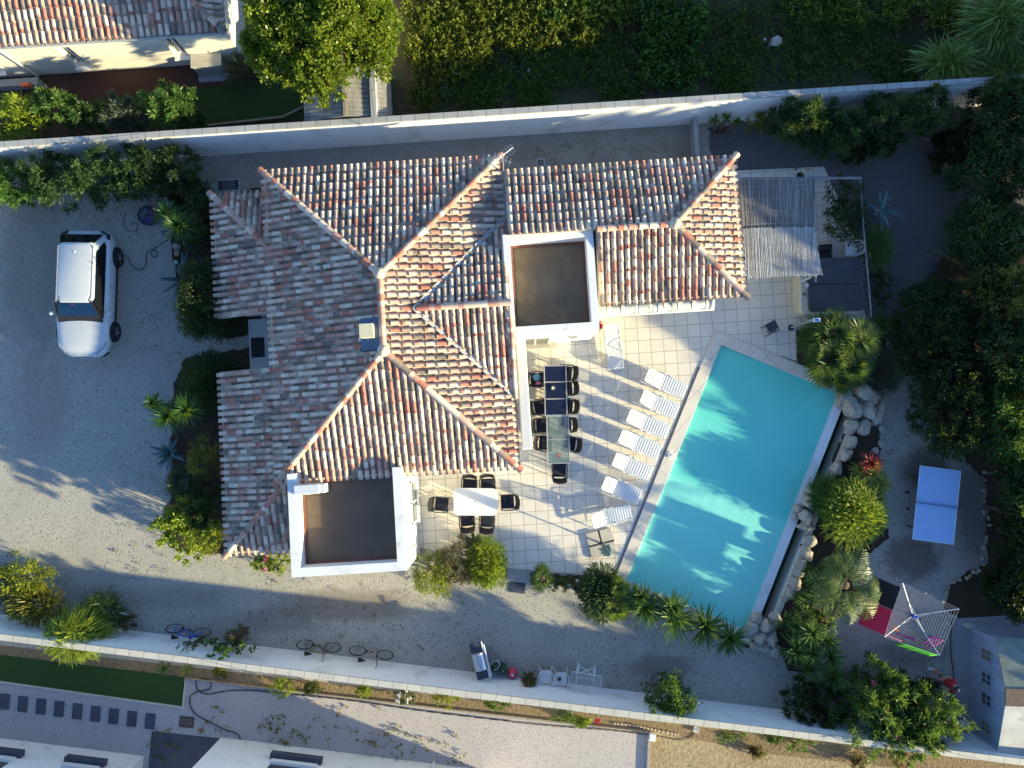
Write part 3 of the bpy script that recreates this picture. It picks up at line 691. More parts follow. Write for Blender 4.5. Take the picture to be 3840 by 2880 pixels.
# east wing
zr2 = ZE+SL*2.46
roof_plane([(8.13, 8.82), (.0, 8.82), (.0, 6.36), (5.67, 6.36)], ZE, house)
roof_plane([(3.0, 3.9), (8.13, 3.9), (5.67, 6.36), (3.0, 6.36)], ZE, house)
roof_plane([(8.13, 3.9), (8.13, 8.82), (5.67, 6.36)], ZE, house)
ridge_line((3.05, 6.36, zr2), (5.55, 6.36, zr2), house); ridge_line((8.2, 8.89, ZE-.02), (5.67, 6.36, zr2), house); ridge_line((8.2, 3.83, ZE-.02), (5.67, 6.36, zr2), house)
# lower wings
zl = 2.68
roof_plane([(-10.75, 8.95), (-10.75, 4.4), (-8.5, 4.4), (-8.5, 6.7)], zl-SL*2.2, house, name='lower_roof')
roof_plane([(-8.5, 8.95), (-10.75, 8.95), (-8.5, 6.7)], zl-SL*2.2, house, name='lower_roof')
ridge_line((-10.8, 9.0, 1.97), (-8.5, 6.7, zl), house)
roof_plane([(-10.75, 2.45), (-10.75, -4.1), (-8.3, -1.65), (-8.3, 2.45)], zl-SL*2.2, house, name='lower_roof')
roof_plane([(-10.75, -4.1), (-8.03, -4.1), (-8.03, -1.63), (-8.3, -1.65)], zl-SL*2.2, house, name='lower_roof')
ridge_line((-10.8, -4.15, 1.97), (-8.28, -1.63, 2.78), house, r=.1)
for cx_, cy_, cz_ in ((-4.35, 5.17, ZR), (-4.35, 2.6, ZR), (5.67, 6.36, zr2)):
    MB().lathe([(.21, -.05), (.20, .06), (.15, .15), (.06, .20), (.0, .21)], (cx_, cy_, cz_+.05), 20).build('roof_finial', M['finial'], house, smooth=True)
# walls
def rectp(u0, u1, v0, v1): return [(u0, v0), (u1, v0), (u1, v1), (u0, v1)]
b = MB(); b.prism(rectp(-8.25, -.42, -1.3, 9.05), -.05, 2.66); b.prism(rectp(-10.33, -8.26, 4.72, 8.62), -.05, 1.96); b.prism(rectp(-10.33, -8.26, -3.8, 2.13), -.05, 1.96)
b.prism(rectp(-.41, 7.8, 6.5, 8.5), -.05, 2.66); b.prism(rectp(2.9, 7.797, 4.2, 6.498), -.05, 2.66)
b.build('wall', M['plaster'], house)
b = MB(); b.add([(-.30, 1.0, 2.7), (-.30, 7.0, 2.7), (-.30, 4, 3.66), (-.42, 1.0, 2.7), (-.42, 7.0, 2.7), (-.42, 4, 3.66)], [(0, 1, 2), (5, 4, 3), (0, 2, 5, 3), (1, 4, 5, 2)])
b.add([(.06, 6.4, 2.6), (.06, 8.6, 2.6), (.06, 6.4, 3.42), (.2, 6.4, 2.6), (.2, 8.6, 2.6), (.2, 6.4, 3.42)], [(0, 2, 1), (3, 4, 5), (0, 3, 5, 2), (1, 2, 5, 4)])
b.add([(3.04, 4.1, 2.6), (3.04, 6.4, 2.6), (3.04, 6.4, 3.42), (3.2, 4.1, 2.6), (3.2, 6.4, 2.6), (3.2, 6.4, 3.42)], [(0, 2, 1), (3, 4, 5), (0, 3, 5, 2), (1, 4, 5, 2)])
b.build('gable_wall', M['plaster'], house)
def flatbox(u0, u1, v0, v1, zt, zf, th, fm, sides='nsew'):
    b = MB(); b.prism(rectp(u0+.003, u1-.003, v0+.003, v1-.003), -.05, zf-.002); b.build('annex_wall', M['plaster'], house)
    b = MB()
    if 'w' in sides: b.prism(rectp(u0, u0+th, v0, v1), zf-.3, zt)
    if 'e' in sides: b.prism(rectp(u1-th, u1, v0, v1), zf-.3, zt)
    a0 = u0+(th if 'w' in sides else 0); a1 = u1-(th if 'e' in sides else 0)
    if 's' in sides: b.prism(rectp(a0, a1, v0, v0+th), zf-.3, zt)
    if 'n' in sides: b.prism(rectp(a0, a1, v1-th, v1), zf-.3, zt)
    b.build('parapet', M['plaster'], house)
    fl = MB().prism(rectp(a0-.0, a1, v0+th, v1-th if 'n' in sides else v1), zf, zf+.02).build('flat_roof', fm, house)
    b = MB(); w = .07
    for q in (rectp(a0, a0+w, v0+th, v1), rectp(a1-w, a1, v0+th, v1-th), rectp(a0+w, a1-w, v0+th, v0+th+w), rectp(a0+w, a1-w, v1-th-w, v1-th)): b.prism(q, zf+.021, zf+.10)
    b.build('felt_upstand', M['rust'], fl)
    b = MB(); [b.box(((a0+a1)/2, v0+th+.15+(v1-v0-2*th)*k/4., zf+.022), (a1-a0-.16, .05, .012)) for k in (1, 2, 3)]; b.build('felt_seam', fm, fl)
flatbox(-.2, 2.9, 2.97, 6.42, 3.45, 2.72, .25, M['felt'])
flatbox(-8.02, -4.13, -4.78, -1.3, 3.35, 2.62, .30, M['felt2'], 'swe')
# doors, windows, awnings
b = MB(); b.box((.9, 2.93, .06), (1.5, .35, .12)); b.build('doorstep', M['conc'], house, bevel=.01)
b = MB(); b.box((.75, 2.955, 1.05), (1.0, .03, 2.0)); d_ = b.build('door', M['windowglass'], house)
b = MB(); [b.box((.75+k*.52, 2.945, 1.05), (.06, .05, 2.1)) for k in (-1, 0, 1)]; b.box((.75, 2.945, 2.1), (1.16, .05, .06)); b.build('frame', M['white'], d_)
b = MB(); b.box((2.1, 2.93, 1.9), (.35, .10, .05)); b.box((2.1, 2.90, 1.84), (.1, .12, .12)); b.build('wall_lamp', M['galv'], house)
b = MB(); b.box((-4.105, -2.7, 1.1), (.03, 1.5, 1.2)); d_ = b.build('window', M['windowglass'], house)
b = MB(); b.box((-4.06, -2.7, .47), (.14, 1.7, .06)); b.build('sill', M['plaster'], d_)
b = MB(); [b.box((-4.09, -2.7+k*.74, 1.1), (.05, .06, 1.26)) for k in (-1, 0, 1)]; [b.box((-4.09, -2.7, 1.1+k*.6), (.05, 1.54, .06)) for k in (-1, 1)]; b.build('frame', M['white'], d_)
b = MB(); b.box((-4.06, -4.25, 1.6), (.10, .12, .18)); b.box((-4.06, -4.1, 1.72), (.06, .2, .04)); b.build('wall_lamp', M['galv'], house)
b = MB(); b.box((5.0, 4.17, 1.1), (2.4, .03, 2.1)); d_ = b.build('patio_door', M['windowglass'], house)
b = MB(); [b.box((5.0+k*1.2, 4.15, 1.1), (.07, .06, 2.2)) for k in (-1, 0, 1)]; b.build('frame', M['white'], d_)
# rolled cream awning under the south eave of the east wing
b = MB()
for i in range(24):
    u = 3.1+i*.165; b.tube((u, 3.74, 2.62+.012*math.sin(i*2.1)), (u+.165, 3.74+.01*math.sin(i*1.3), 2.62+.012*math.sin((i+1)*2.1)), .19+.012*math.sin(i*1.7), 14, cap=(i in (0, 23)))
aw = b.build('awning_roll', M['cream'], house, smooth=True)
b = MB(); b.box((5.05, 3.52, 2.47), (4.1, .07, .14)); b.box((3.0, 3.72, 2.6), (.14, .4, .3)); b.build('front_rail', M['white'], aw, bevel=.01)
b = MB(); b.box((.19, 1.0, 2.45), (.36, 4.0, .22)); aw = b.build('awning_cassette', M['white'], house, bevel=.04)
b = MB(); b.box((-.06, 2.9, 2.44), (.3, .1, .12)); b.box((-.06, -.8, 2.44), (.3, .1, .12)); b.build('bracket', M['white'], aw)
b = MB(); b.box((-.38, 1.0, 1.08), (.04, 3.4, 2.1)); b.build('sliding_door', M['windowglass'], house)
# front door and mat side
b = MB(); b.box((-8.28, 3.4, 1.05), (.04, 1.0, 2.1)); b.build('front_door', M['wood'], house)
# chimney with blue flashing
c = (-4.83, 3.27)
b = MB(); b.box((c[0], c[1], 4.15), (.34, .34, .7)); ch = b.build('chimney', M['cream_plaster'], house)
b = MB(); b.box((c[0], c[1], 4.53), (.46, .46, .06), .0); b.box((c[0]+.03, c[1]-.03, 4.465), (.44, .44, .05)); b.build('chimney_cap', M['cap'], ch, bevel=.008)
def onW(u, v, h): return (u, v, ZE+SL*(u+8.55)+h)
b = MB(); a0, a1, v0, v1 = c[0]-.27, -4.40, c[1]-.62, c[1]+.45
b.add([onW(a0, v0, .125), onW(a1, v0, .125), onW(a1, v1, .125), onW(a0, v1, .125), onW(a0, v0, -.02), onW(a1, v0, -.02), onW(a1, v1, -.02), onW(a0, v1, -.02)], [(0, 1, 2, 3), (0, 4, 5, 1), (1, 5, 6, 2), (2, 6, 7, 3), (3, 7, 4, 0)])
b.build('chimney_flashing', M['blue_metal'], ch)
# gutters
b = MB(); b.tube((3.05, 6.3, 2.75), (3.05, 3.9, 2.7), .05, 8); b.tube((3.02, 3.9, 2.7), (3.02, 3.95, .1), .045, 8); b.build('downpipe', M['galv'], house)

# AC unit + antenna
a = thing('air_conditioner', 'white outdoor air conditioning unit on the corner of the southern flat roof', 'air conditioner', U(-7.35, -1.85, 2.9), TH)
MB().box((0, 0, .3), (.85, .32, .55)).build('casing', M['white'], a, bevel=.02); MB().box((.52, 0, .3), (.18, .3, .45)).build('side_cover', M['white'], a, bevel=.015)
MB().torus((-.1, -.17, .3), (0, 1, 0), .2, .012).build('fan_grille', M['galv'], a)
b = MB(); b.box((-.3, 0, -.0), (.06, .3, .06)); b.box((.3, 0, -.0), (.06, .3, .06)); b.build('foot', M['galv'], a)
a = thing('antenna', 'pale grey comb shaped television aerial at the north corner of the roof', 'antenna', P(1888, 640, 2.9))
b = MB(); b.tube((0, 0, 0), (0, 0, 1.5), .02, 8); b.build('mast', M['galv'], a)
b = MB(); b.tube((-.35, -.25, 1.42), (.35, .3, 1.42), .014, 6); b.tube((-.3, .1, 1.2), (.3, -.15, 1.2), .014, 6)
for k in range(9):
    q = Vector((-.33+k*.083, -.235+k*.065, 1.42)); b.tube(q-Vector((-.10, .14, 0)), q+Vector((-.10, .14, 0)), .008, 5)
for k in range(5):
    q = Vector((-.28+k*.13, .09-k*.055, 1.2)); b.tube(q-Vector((.04, .12, 0)), q+Vector((.04, .12, 0)), .009, 5)
b.build('dipoles', M['metal'], a)

# ------------------------------------------------------------ boundary walls
nw = thing('boundary_wall', 'long white rendered wall with grey block coping running behind the north side of the house', 'wall', U(0, 11.2, 0), TH)
MB().prism(rectp(-60, 60, 0, .2), -.05, 2.02).build('wall_face', M['wallplaster'], nw)
MB().prism(rectp(-60, 60, -.004, .215), 2.02, 2.1).build('coping', M['block'], nw, bevel=.006)
WA = -math.atan(.1159); wp = P(1920, 2538, 0)
sw = thing('boundary_wall', 'long white wall with pale block coping where the bicycles lean on the south side', 'wall', wp, WA)
MB().prism(rectp(-60, 60, -.2, 0), -.05, 1.94).build('wall_face', M['wallplaster'], sw)
MB().prism(rectp(-60, 60, -.215, .004), 1.94, 2.02).build('coping', M['blocks'], sw, bevel=.006)
b_ = P(1500, 436, 2.1); u_ = b_.x*math.cos(TH)+b_.y*math.sin(TH)
dw = thing('garden_wall', 'short sunlit wall running north from the long boundary wall beside the big tree', 'wall', U(-4.62, 11.42, 0), TH)
MB().prism(rectp(-.1, .1, 0, 14), -.05, 2.02).build('wall_face', M['wallplaster'], dw); MB().prism(rectp(-.115, .105, 0, 14), 2.02, 2.1).build('coping', M['block'], dw, bevel=.006)
lw = thing('low_wall', 'low pale concrete wall closing the back passage beside the east wing', 'wall', U(7.4, 9.2, 0), TH)
MB().box((0, 1.0, .35), (.16, 1.96, .8)).build('wall_face', M['greyconc'], lw, bevel=.01)

# ------------------------------------------------------------ neighbour houses
def openwall(b, x0, x1, y0, y1, z0, z1, ops):
    """wall slab x0..x1 with real openings (xa, xb, za, zb)"""
    xs = sorted({x0, x1} | {o[i] for o in ops for i in (0, 1)}); zs = sorted({z0, z1} | {o[i] for o in ops for i in (2, 3)})
    for i in range(len(xs)-1):
        for j in range(len(zs)-1):
            cx, cz = (xs[i]+xs[i+1])/2, (zs[j]+zs[j+1])/2
            if any(o[0] < cx < o[1] and o[2] < cz < o[3] for o in ops): continue
            b.box((cx, (y0+y1)/2, cz), (xs[i+1]-xs[i], y1-y0, zs[j+1]-zs[j]))
def window(parent, x0, x1, y, z0, z1, gm, n=2, out=-1):
    w_ = MB().box(((x0+x1)/2, y, (z0+z1)/2), (x1-x0, .03, z1-z0)).build('window', gm, parent)
    b = MB()
    for k in range(n+1): b.box((x0+.03+(x1-x0-.06)*k/n, y+out*.03, (z0+z1)/2), (.07, .05, z1-z0))
    for z in (z0+.03, z1-.03): b.box(((x0+x1)/2, y+out*.027, z), (x1-x0, .05, .07))
    b.build('frame', M['white'], w_)
    MB().box(((x0+x1)/2, y+out*.17, z0-.03), (x1-x0+.14, .36, .05)).build('sill', M['plaster'], w_)
def walluz(pxx, pyy, v):      # pixel -> (u, z) on the local vertical plane v
    o = Vector((0, 0, H)); d = P(pxx, pyy, 0)-o; nn = U(0, 1); t = (v-o.dot(nn))/d.dot(nn); q = o+d*t
    return q.dot(U(1, 0)), q.z
hn = thing('house', 'sunlit cream neighbour house with terracotta roof in the top left corner', 'house', (0, 0, 0), TH)
ops = []
for (xa, ya, xb, yb_) in ((205, 180, 345, 250), (600, 146, 712, 208), (-60, 232, 50, 290)):
    ua, za = walluz(xa, ya, 14.9); ub, zb = walluz(xb, yb_, 14.9); ops.append((ua, ub, max(.5, zb), min(2.2, za)))
b = MB(); openwall(b, -20.5, -9.92, 14.9, 15.1, -.05, 2.55, ops); b.prism(rectp(-20.5, -9.92, 15.101, 26), -.05, 2.55); b.build('wall', M['cream_plaster'], hn)
for k, o_ in enumerate(ops): window(hn, o_[0], o_[1], 15.085, o_[2], o_[3], M['windowglass'], 2)
roof_plane([(-20.9, 14.72), (-9.8, 14.72), (-13.8, 18.72), (-16.9, 18.72)], 2.62, hn)
roof_plane([(-9.8, 14.72), (-9.8, 24), (-13.8, 20), (-13.8, 18.72)], 2.62, hn)
roof_plane([(-20.9, 22), (-20.9, 14.72), (-16.9, 18.72), (-16.9, 20)], 2.62, hn)
ridge_line((-9.75, 14.67, 2.62), (-13.8, 18.72, 3.9), hn); ridge_line((-20.95, 14.67, 2.62), (-16.9, 18.72, 3.9), hn)
u0, z0_ = walluz(0, 191, 14.85); u1, z1_ = walluz(160, 304, 14.85)
b = MB(); b.tube((-20.9, 14.66, 2.56), (-9.8, 14.66, 2.56), .055, 8); [b.box((-20+.75*k, 14.66, 2.62), (.03, .12, .02)) for k in range(14)]; b.build('gutter', M['galv'], hn)
b = MB(); b.tube((u0, 14.83, 2.5), (u1+.1, 14.83, .05), .04, 8); b.build('downpipe', M['cream_plaster'], hn)
# things along that wall
a = thing('equipment_box', 'closed grey metal box against the shaded wall of the house in the top left corner', 'box', P(805, 268, 0), TH)
MB().box((0, .05, .4), (1.15, .5, .8)).build('casing', M['greyconc'], a, bevel=.03); MB().box((0, .05, .825), (1.2, .55, .05)).build('lid', M['conc'], a, bevel=.02); MB().box((0, -.04, .02), (1.25, .75, .04)).build('base', M['greyconc'], a)
a = thing('low_ledge', 'pale grey block ledge with an orange item at the foot of the downpipe', 'ledge', P(55, 325, 0), TH)
MB().box((0, 0, .18), (2.3, .3, .36)).build('ledge', M['greyconc'], a, bevel=.02)
tag(MB().box((0, 0, .07), (.34, .16, .14), .05).box((.05, 0, .16), (.2, .12, .04)).build('toolbox', M['orange']), 'small orange box lying on the pale ledge under the downpipe', 'box').location = P(103, 323, .36)
for k in range(6):
    o = rock(150+R_.uniform(-18, 25), 322+R_.uniform(-12, 14), 7, 6, .12, 'pale stone in the little heap at the foot of the downpipe', 'stone', 'stones at the foot of the downpipe', 'stone')
# slatted shed roof behind the wall
s = thing('garden_shed', 'low shed with ribbed beige roof half hidden under the big tree', 'shed', (0, 0, 0), TH)
def Lp(x, y, z): q = P(x, y, z); return (q.dot(U(1, 0)), q.dot(U(0, 1)))
a0 = Lp(1140, 448, 1.9)[0]; a1 = Lp(1295, 435, 2.15)[0]; a2 = Lp(1452, 425, 1.9)[0]
b = MB(); vN = 14.0; vS = 11.5
for (ua, za, ub, zb) in ((a0, 1.85, a1, 2.15), (a1, 2.15, a2, 1.85)):
    n_ = 14
    for i in range(n_):
        va = vS+(vN-vS)*i/n_; vb = va+(vN-vS)/n_-.015
        b.add([(ua, va, za), (ub, va, zb), (ub, vb, zb-.02), (ua, vb, za-.02), (ua, va, za-.05), (ub, va, zb-.05)], [(0, 1, 2, 3), (0, 4, 5, 1)])
b.build('roof', M['planks'], s)
MB().box(((a1), (vS+vN)/2, 2.17), (.12, vN-vS, .04)).build('ridge_cap', M['wood'], s)
MB().prism(rectp(a0+.08, a2-.08, vS+.05, vN-.05), -.05, 1.8).build('wall', M['wood'], s)
b = MB(); b.path([P(775, 470, .05), P(1060, 438, .05), P(1135, 402, .05)], .05, 4); o = b.build('timber_edging', M['wood']); tag(o, 'pale timber edging board along the black shaded lawn', 'edging')
# south neighbours
hs = thing('house', 'white rendered house in the bottom left corner with dark roller blind boxes', 'house', P(0, 2768, 0), WA)
def wallxz(pxx, pyy, root):
    o = Vector((0, 0, H)); d = P(pxx, pyy, 0)-o; nn = Vector((-math.sin(WA), math.cos(WA), 0)); ax = Vector((math.cos(WA), math.sin(WA), 0))
    r0 = Vector(root.location); t = (r0-o).dot(nn)/d.dot(nn); q = o+d*t; return (q-r0).dot(ax), q.z
def sill_box(root, xa, xb, yy):
    x0, z0 = wallxz(xa, yy, root); x1, z1 = wallxz(xb, yy+(xb-xa)*.12, root)
    MB().box(((x0+x1)/2, .09, z0+.1), (x1-x0, .26, .26)).build('blind_box', M['slate'], root, bevel=.01)
    MB().box(((x0+x1)/2, .03, z0+.42), (x1-x0-.2, .1, .25)).build('window_head', M['white'], root)
    MB().box(((x0+x1)/2, -.03, z0+.9), (x1-x0-.3, .1, .6)).build('window', M['windowglass'], root)
b = MB(); b.prism([(-25, -8), (5.55, -8), (5.55, 0), (-25, 0)], -.05, 2.9); b.build('wall', M['plaster'], hs)
sill_box(hs, -90, 92, 2812); sill_box(hs, 252, 402, 2850)
hs2 = thing('house', 'white rendered house at the bottom edge with one dark blind box and a downpipe', 'house', P(829, 2765, 0), WA)
b = MB(); b.prism([(0, -8), (9.9, -8), (9.9, 0), (0, 0)], -.05, 2.9); b.build('wall', M['plaster'], hs2)
sill_box(hs2, 1018, 1210, 2836)
x0, z0 = wallxz(1632, 2845, hs2); MB().tube((x0, .06, 0), (x0, .06, 2.9), .05, 8).build('downpipe', M['white'], hs2)
# ------------------------------------------------------------ car (front towards -y)
def make_car():
    car = thing('parked_car', 'white estate car parked on the shaded gravel drive', 'car', P(345, 1112, .4), math.radians(-.5))
    Lh = 2.40
    # stations: y, half width, z bottom, z shoulder, z centre
    st = [(2.40, .66, .45, .80, .84), (2.34, .80, .34, .86, .93), (2.15, .90, .28, .93, 1.04), (1.7, .955, .24, .96, 1.06), (1.0, .965, .22, .96, 1.05), (0, .97, .22, .95, 1.04), (-.7, .97, .22, .93, 1.03),
          (-1.1, .965, .22, .92, 1.02), (-1.6, .95, .24, .86, .98), (-2.0, .90, .26, .80, .92), (-2.22, .80, .30, .73, .84), (-2.36, .62, .36, .64, .72), (-2.42, .40, .42, .58, .60)]
    b = MB(); rings = []
    for y, hw, zb, zs, zc in st:
        pr = [(.0, zb), (hw*.86, zb), (hw*.95, zb+.10), (hw*.985, zb+.28), (hw, (zb+zs)/2+.08), (hw*.985, zs-.08), (hw*.94, zs), (hw*.80, zs+(zc-zs)*.55), (hw*.5, zc-.015), (0, zc)]
        full = pr + [(-x, z) for x, z in pr[-2:0:-1]]
        rings.append([(x, y, z) for x, z in full])
    n = len(rings[0]); b.v = [p for r in rings for p in r]
    for i in range(len(rings)-1):
        for k in range(n): b.f.append((i*n+k, (i+1)*n+k, (i+1)*n+(k+1) % n, i*n+(k+1) % n)); b.t.append(0)
    b.f += [tuple(range(n)), tuple(range((len(rings)-1)*n, len(rings)*n))[::-1]]; b.t += [0, 0]
    body = b.build('body', M['paint'], car, smooth=True)
    s_ = body.modifiers.new('sub', 'SUBSURF'); s_.levels = 2; s_.render_levels = 2
    # greenhouse
    def ring(y0, y1, wf, wr, z, zf=None, rnd=.18):
        zf = z if zf is None else zf; out = []
        pts = [(-wr, y1-rnd), (-wr+rnd*.9, y1), (wr-rnd*.9, y1), (wr, y1-rnd), (wf, y0+rnd), (wf-rnd*.9, y0), (-wf+rnd*.9, y0), (-wf, y0+rnd)]
        return [(x, y, zf+(z-zf)*(y-y0)/(y1-y0)) for x, y in pts]
    lo = ring(-1.12, 2.22, .86, .82, .98, .95); up = ring(-.42, 1.78, .66, .66, 1.50, 1.50); tp = ring(-.30, 1.70, .58, .58, 1.565, 1.56)
    g = MB(); g.v = lo+up+tp
    for a in (0, 8):
        for k in range(8): g.f.append((a+k, a+(k+1) % 8, a+8+(k+1) % 8, a+8+k)); g.t.append(0)
    g.f.append(tuple(range(16, 24))); g.t.append(0)
    cabin = g.build('roof', M['paint'], car, bevel=.05, seg=3, auto=1.2)
    V = Vector
    def panel(name, a, bb, c, d, m, inset=(.06, .08), proud=.014, par=None, tri=False):
        a, bb, c, d = map(V, (a, bb, c, d)); nn = (bb-a).cross(d-a).normalized(); q = MB()
        cen = (a+bb+c+d)/4
        if nn.dot(cen-V((0, .5, .6))) < 0: nn = -nn
        def p(s, t): return (a.lerp(bb, s)).lerp(d.lerp(c, s), t)+nn*proud
        s0, t0 = inset; vs = [p(s0, t0), p(1-s0, t0), p(1-s0, 1-t0), p(s0, 1-t0)]
        q.add(vs, [(0, 1, 2, 3)]); q.add([v-nn*(proud+.02) for v in vs], [(3, 2, 1, 0)])
        return q.build(name, m, par or car)
    wf0 = (-.80, -1.10, .96); wf1 = (.80, -1.10, .96)
    ws = panel('windscreen', (-.80, -1.06, .99), (.80, -1.06, .99), (.62, -.40, 1.50), (-.62, -.40, 1.50), M['windscreen'], (.03, .06))
    panel('windscreen_edge', (-.82, -1.12, .965), (.82, -1.12, .965), (.64, -.36, 1.515), (-.64, -.36, 1.515), M['black'], (.0, .02), .006)
    MB().box((-.10, -.50, 1.445), (.07, .04, .03)).build('sticker', M['rust'], ws)
    panel('rear_window', (-.72, 2.20, 1.0), (.72, 2.20, 1.0), (.60, 1.76, 1.50), (-.60, 1.76, 1.50), M['glass'], (.0, .05), .02)
    for sg in (1, -1):
        q = MB(); prof = [(-1.0, 1.02), (-.48, 1.44), (1.45, 1.44), (1.88, 1.10), (1.75, 1.02)]
        def sx(z, y):
            t = (z-.97)/.53; return (.845+(.665-.845)*t)+.018
        vs = [(sg*sx(z, y), y, z) for y, z in prof]; vi = [(sg*(sx(z, y)-.03), y, z) for y, z in prof]
        q.add(vs+vi, [tuple(range(5)), tuple(range(9, 4, -1))]); q.build('side_window', M['glass'], car)
        q = MB(); q.box((sg*.625, .62, 1.545), (.025, 2.1, .025)); q.build('roof_rail', M['galv'], car)
        q = MB(); q.box((sg*1.02, -.78, 1.02), (.2, .12, .13), rz=-sg*.35); o = q.build('wing_mirror', M['paint'], car, bevel=.04, seg=3)
        for y in (.55, -.45): MB().box((sg*.975, y+.25, .83), (.03, .16, .035)).build('door_handle', M['paint'], car, bevel=.008)
        for y in (.28, -.72, 1.2): MB().box((sg*.955, y, .66), (.02, .012, .5)).build('door_gap', M['dark'], car)
        MB().box((sg*.925, 0.1, .27), (.05, 2.4, .08)).build('sill_trim', M['black'], car, bevel=.02)
        for y in (1.45, -1.40):
            q = MB(); q.tube((sg*.80, y, .36), (sg*.972, y, .36), .40, 28); q.build('wheel_arch', M['black'], car)
            wh = MB().lathe([(.22, -.11), (.34, -.115), (.365, -.07), (.365, .07), (.34, .115), (.22, .11)], n=28).build('wheel', M['rubber'], car, smooth=False, auto=.6)
            wh.location = (sg*.92, y, .355); wh.rotation_euler = (0, math.pi/2, 0)
            q = MB(); q.tube((0, 0, sg*.085), (0, 0, sg*.1), .235, 24); q.tube((0, 0, sg*.1), (0, 0, sg*.125), .06, 12)
            for k in range(5):
                g_ = k*2*math.pi/5; q.box((math.cos(g_)*.13, math.sin(g_)*.13, sg*.112), (.22, .055, .02), rz=g_)
            q.build('rim', M['alloy'], wh); q2 = MB()
            for k in range(5):
                g_ = (k+.5)*2*math.pi/5; q2.prism([(math.cos(g_+d)*r, math.sin(g_+d)*r) for r, d in ((.09, 0), (.215, .38), (.215, -.38))], min(sg*.1005, sg*.104), max(sg*.1005, sg*.104))
            q2.build('rim_gap', M['black'], wh)
        q = MB(); q.prism([(sg*.50, -2.33), (sg*.84, -2.02), (sg*.875, -1.80), (sg*.80, -1.90), (sg*.62, -2.16)], .70, .845); q.build('headlight', M['lamp'], car, bevel=.015)
        q = MB(); q.prism([(sg*.60, -2.37), (sg*.80, -2.25), (sg*.82, -2.18), (sg*.62, -2.27)], .42, .50); q.build('fog_light', M['black'], car)
        q = MB(); q.prism([(sg*.62, 2.37), (sg*.86, 2.24), (sg*.90, 2.02), (sg*.84, 2.02), (sg*.80, 2.18), (sg*.60, 2.28)], .80, .985); q.build('tail_light', M['black'], car, bevel=.01)
    MB().box((0, -2.40, .60), (.62, .05, .07)).build('grille', M['dark'], car, bevel=.01); MB().box((0, -2.43, .46), (.5, .02, .10)).build('number_plate', M['white'], car)
    MB().tube((0, 1.4, 1.56), (0, 1.46, 1.62), .02, 8, .008).build('roof_antenna', M['white'], car)
    MB().box((0, 2.28, .985), (1.1, .05, .03)).build('spoiler', M['paint'], car, bevel=.01)
    return car
_car = make_car(); _car.scale = (1.04, 1, .88); _car.location.x += .12

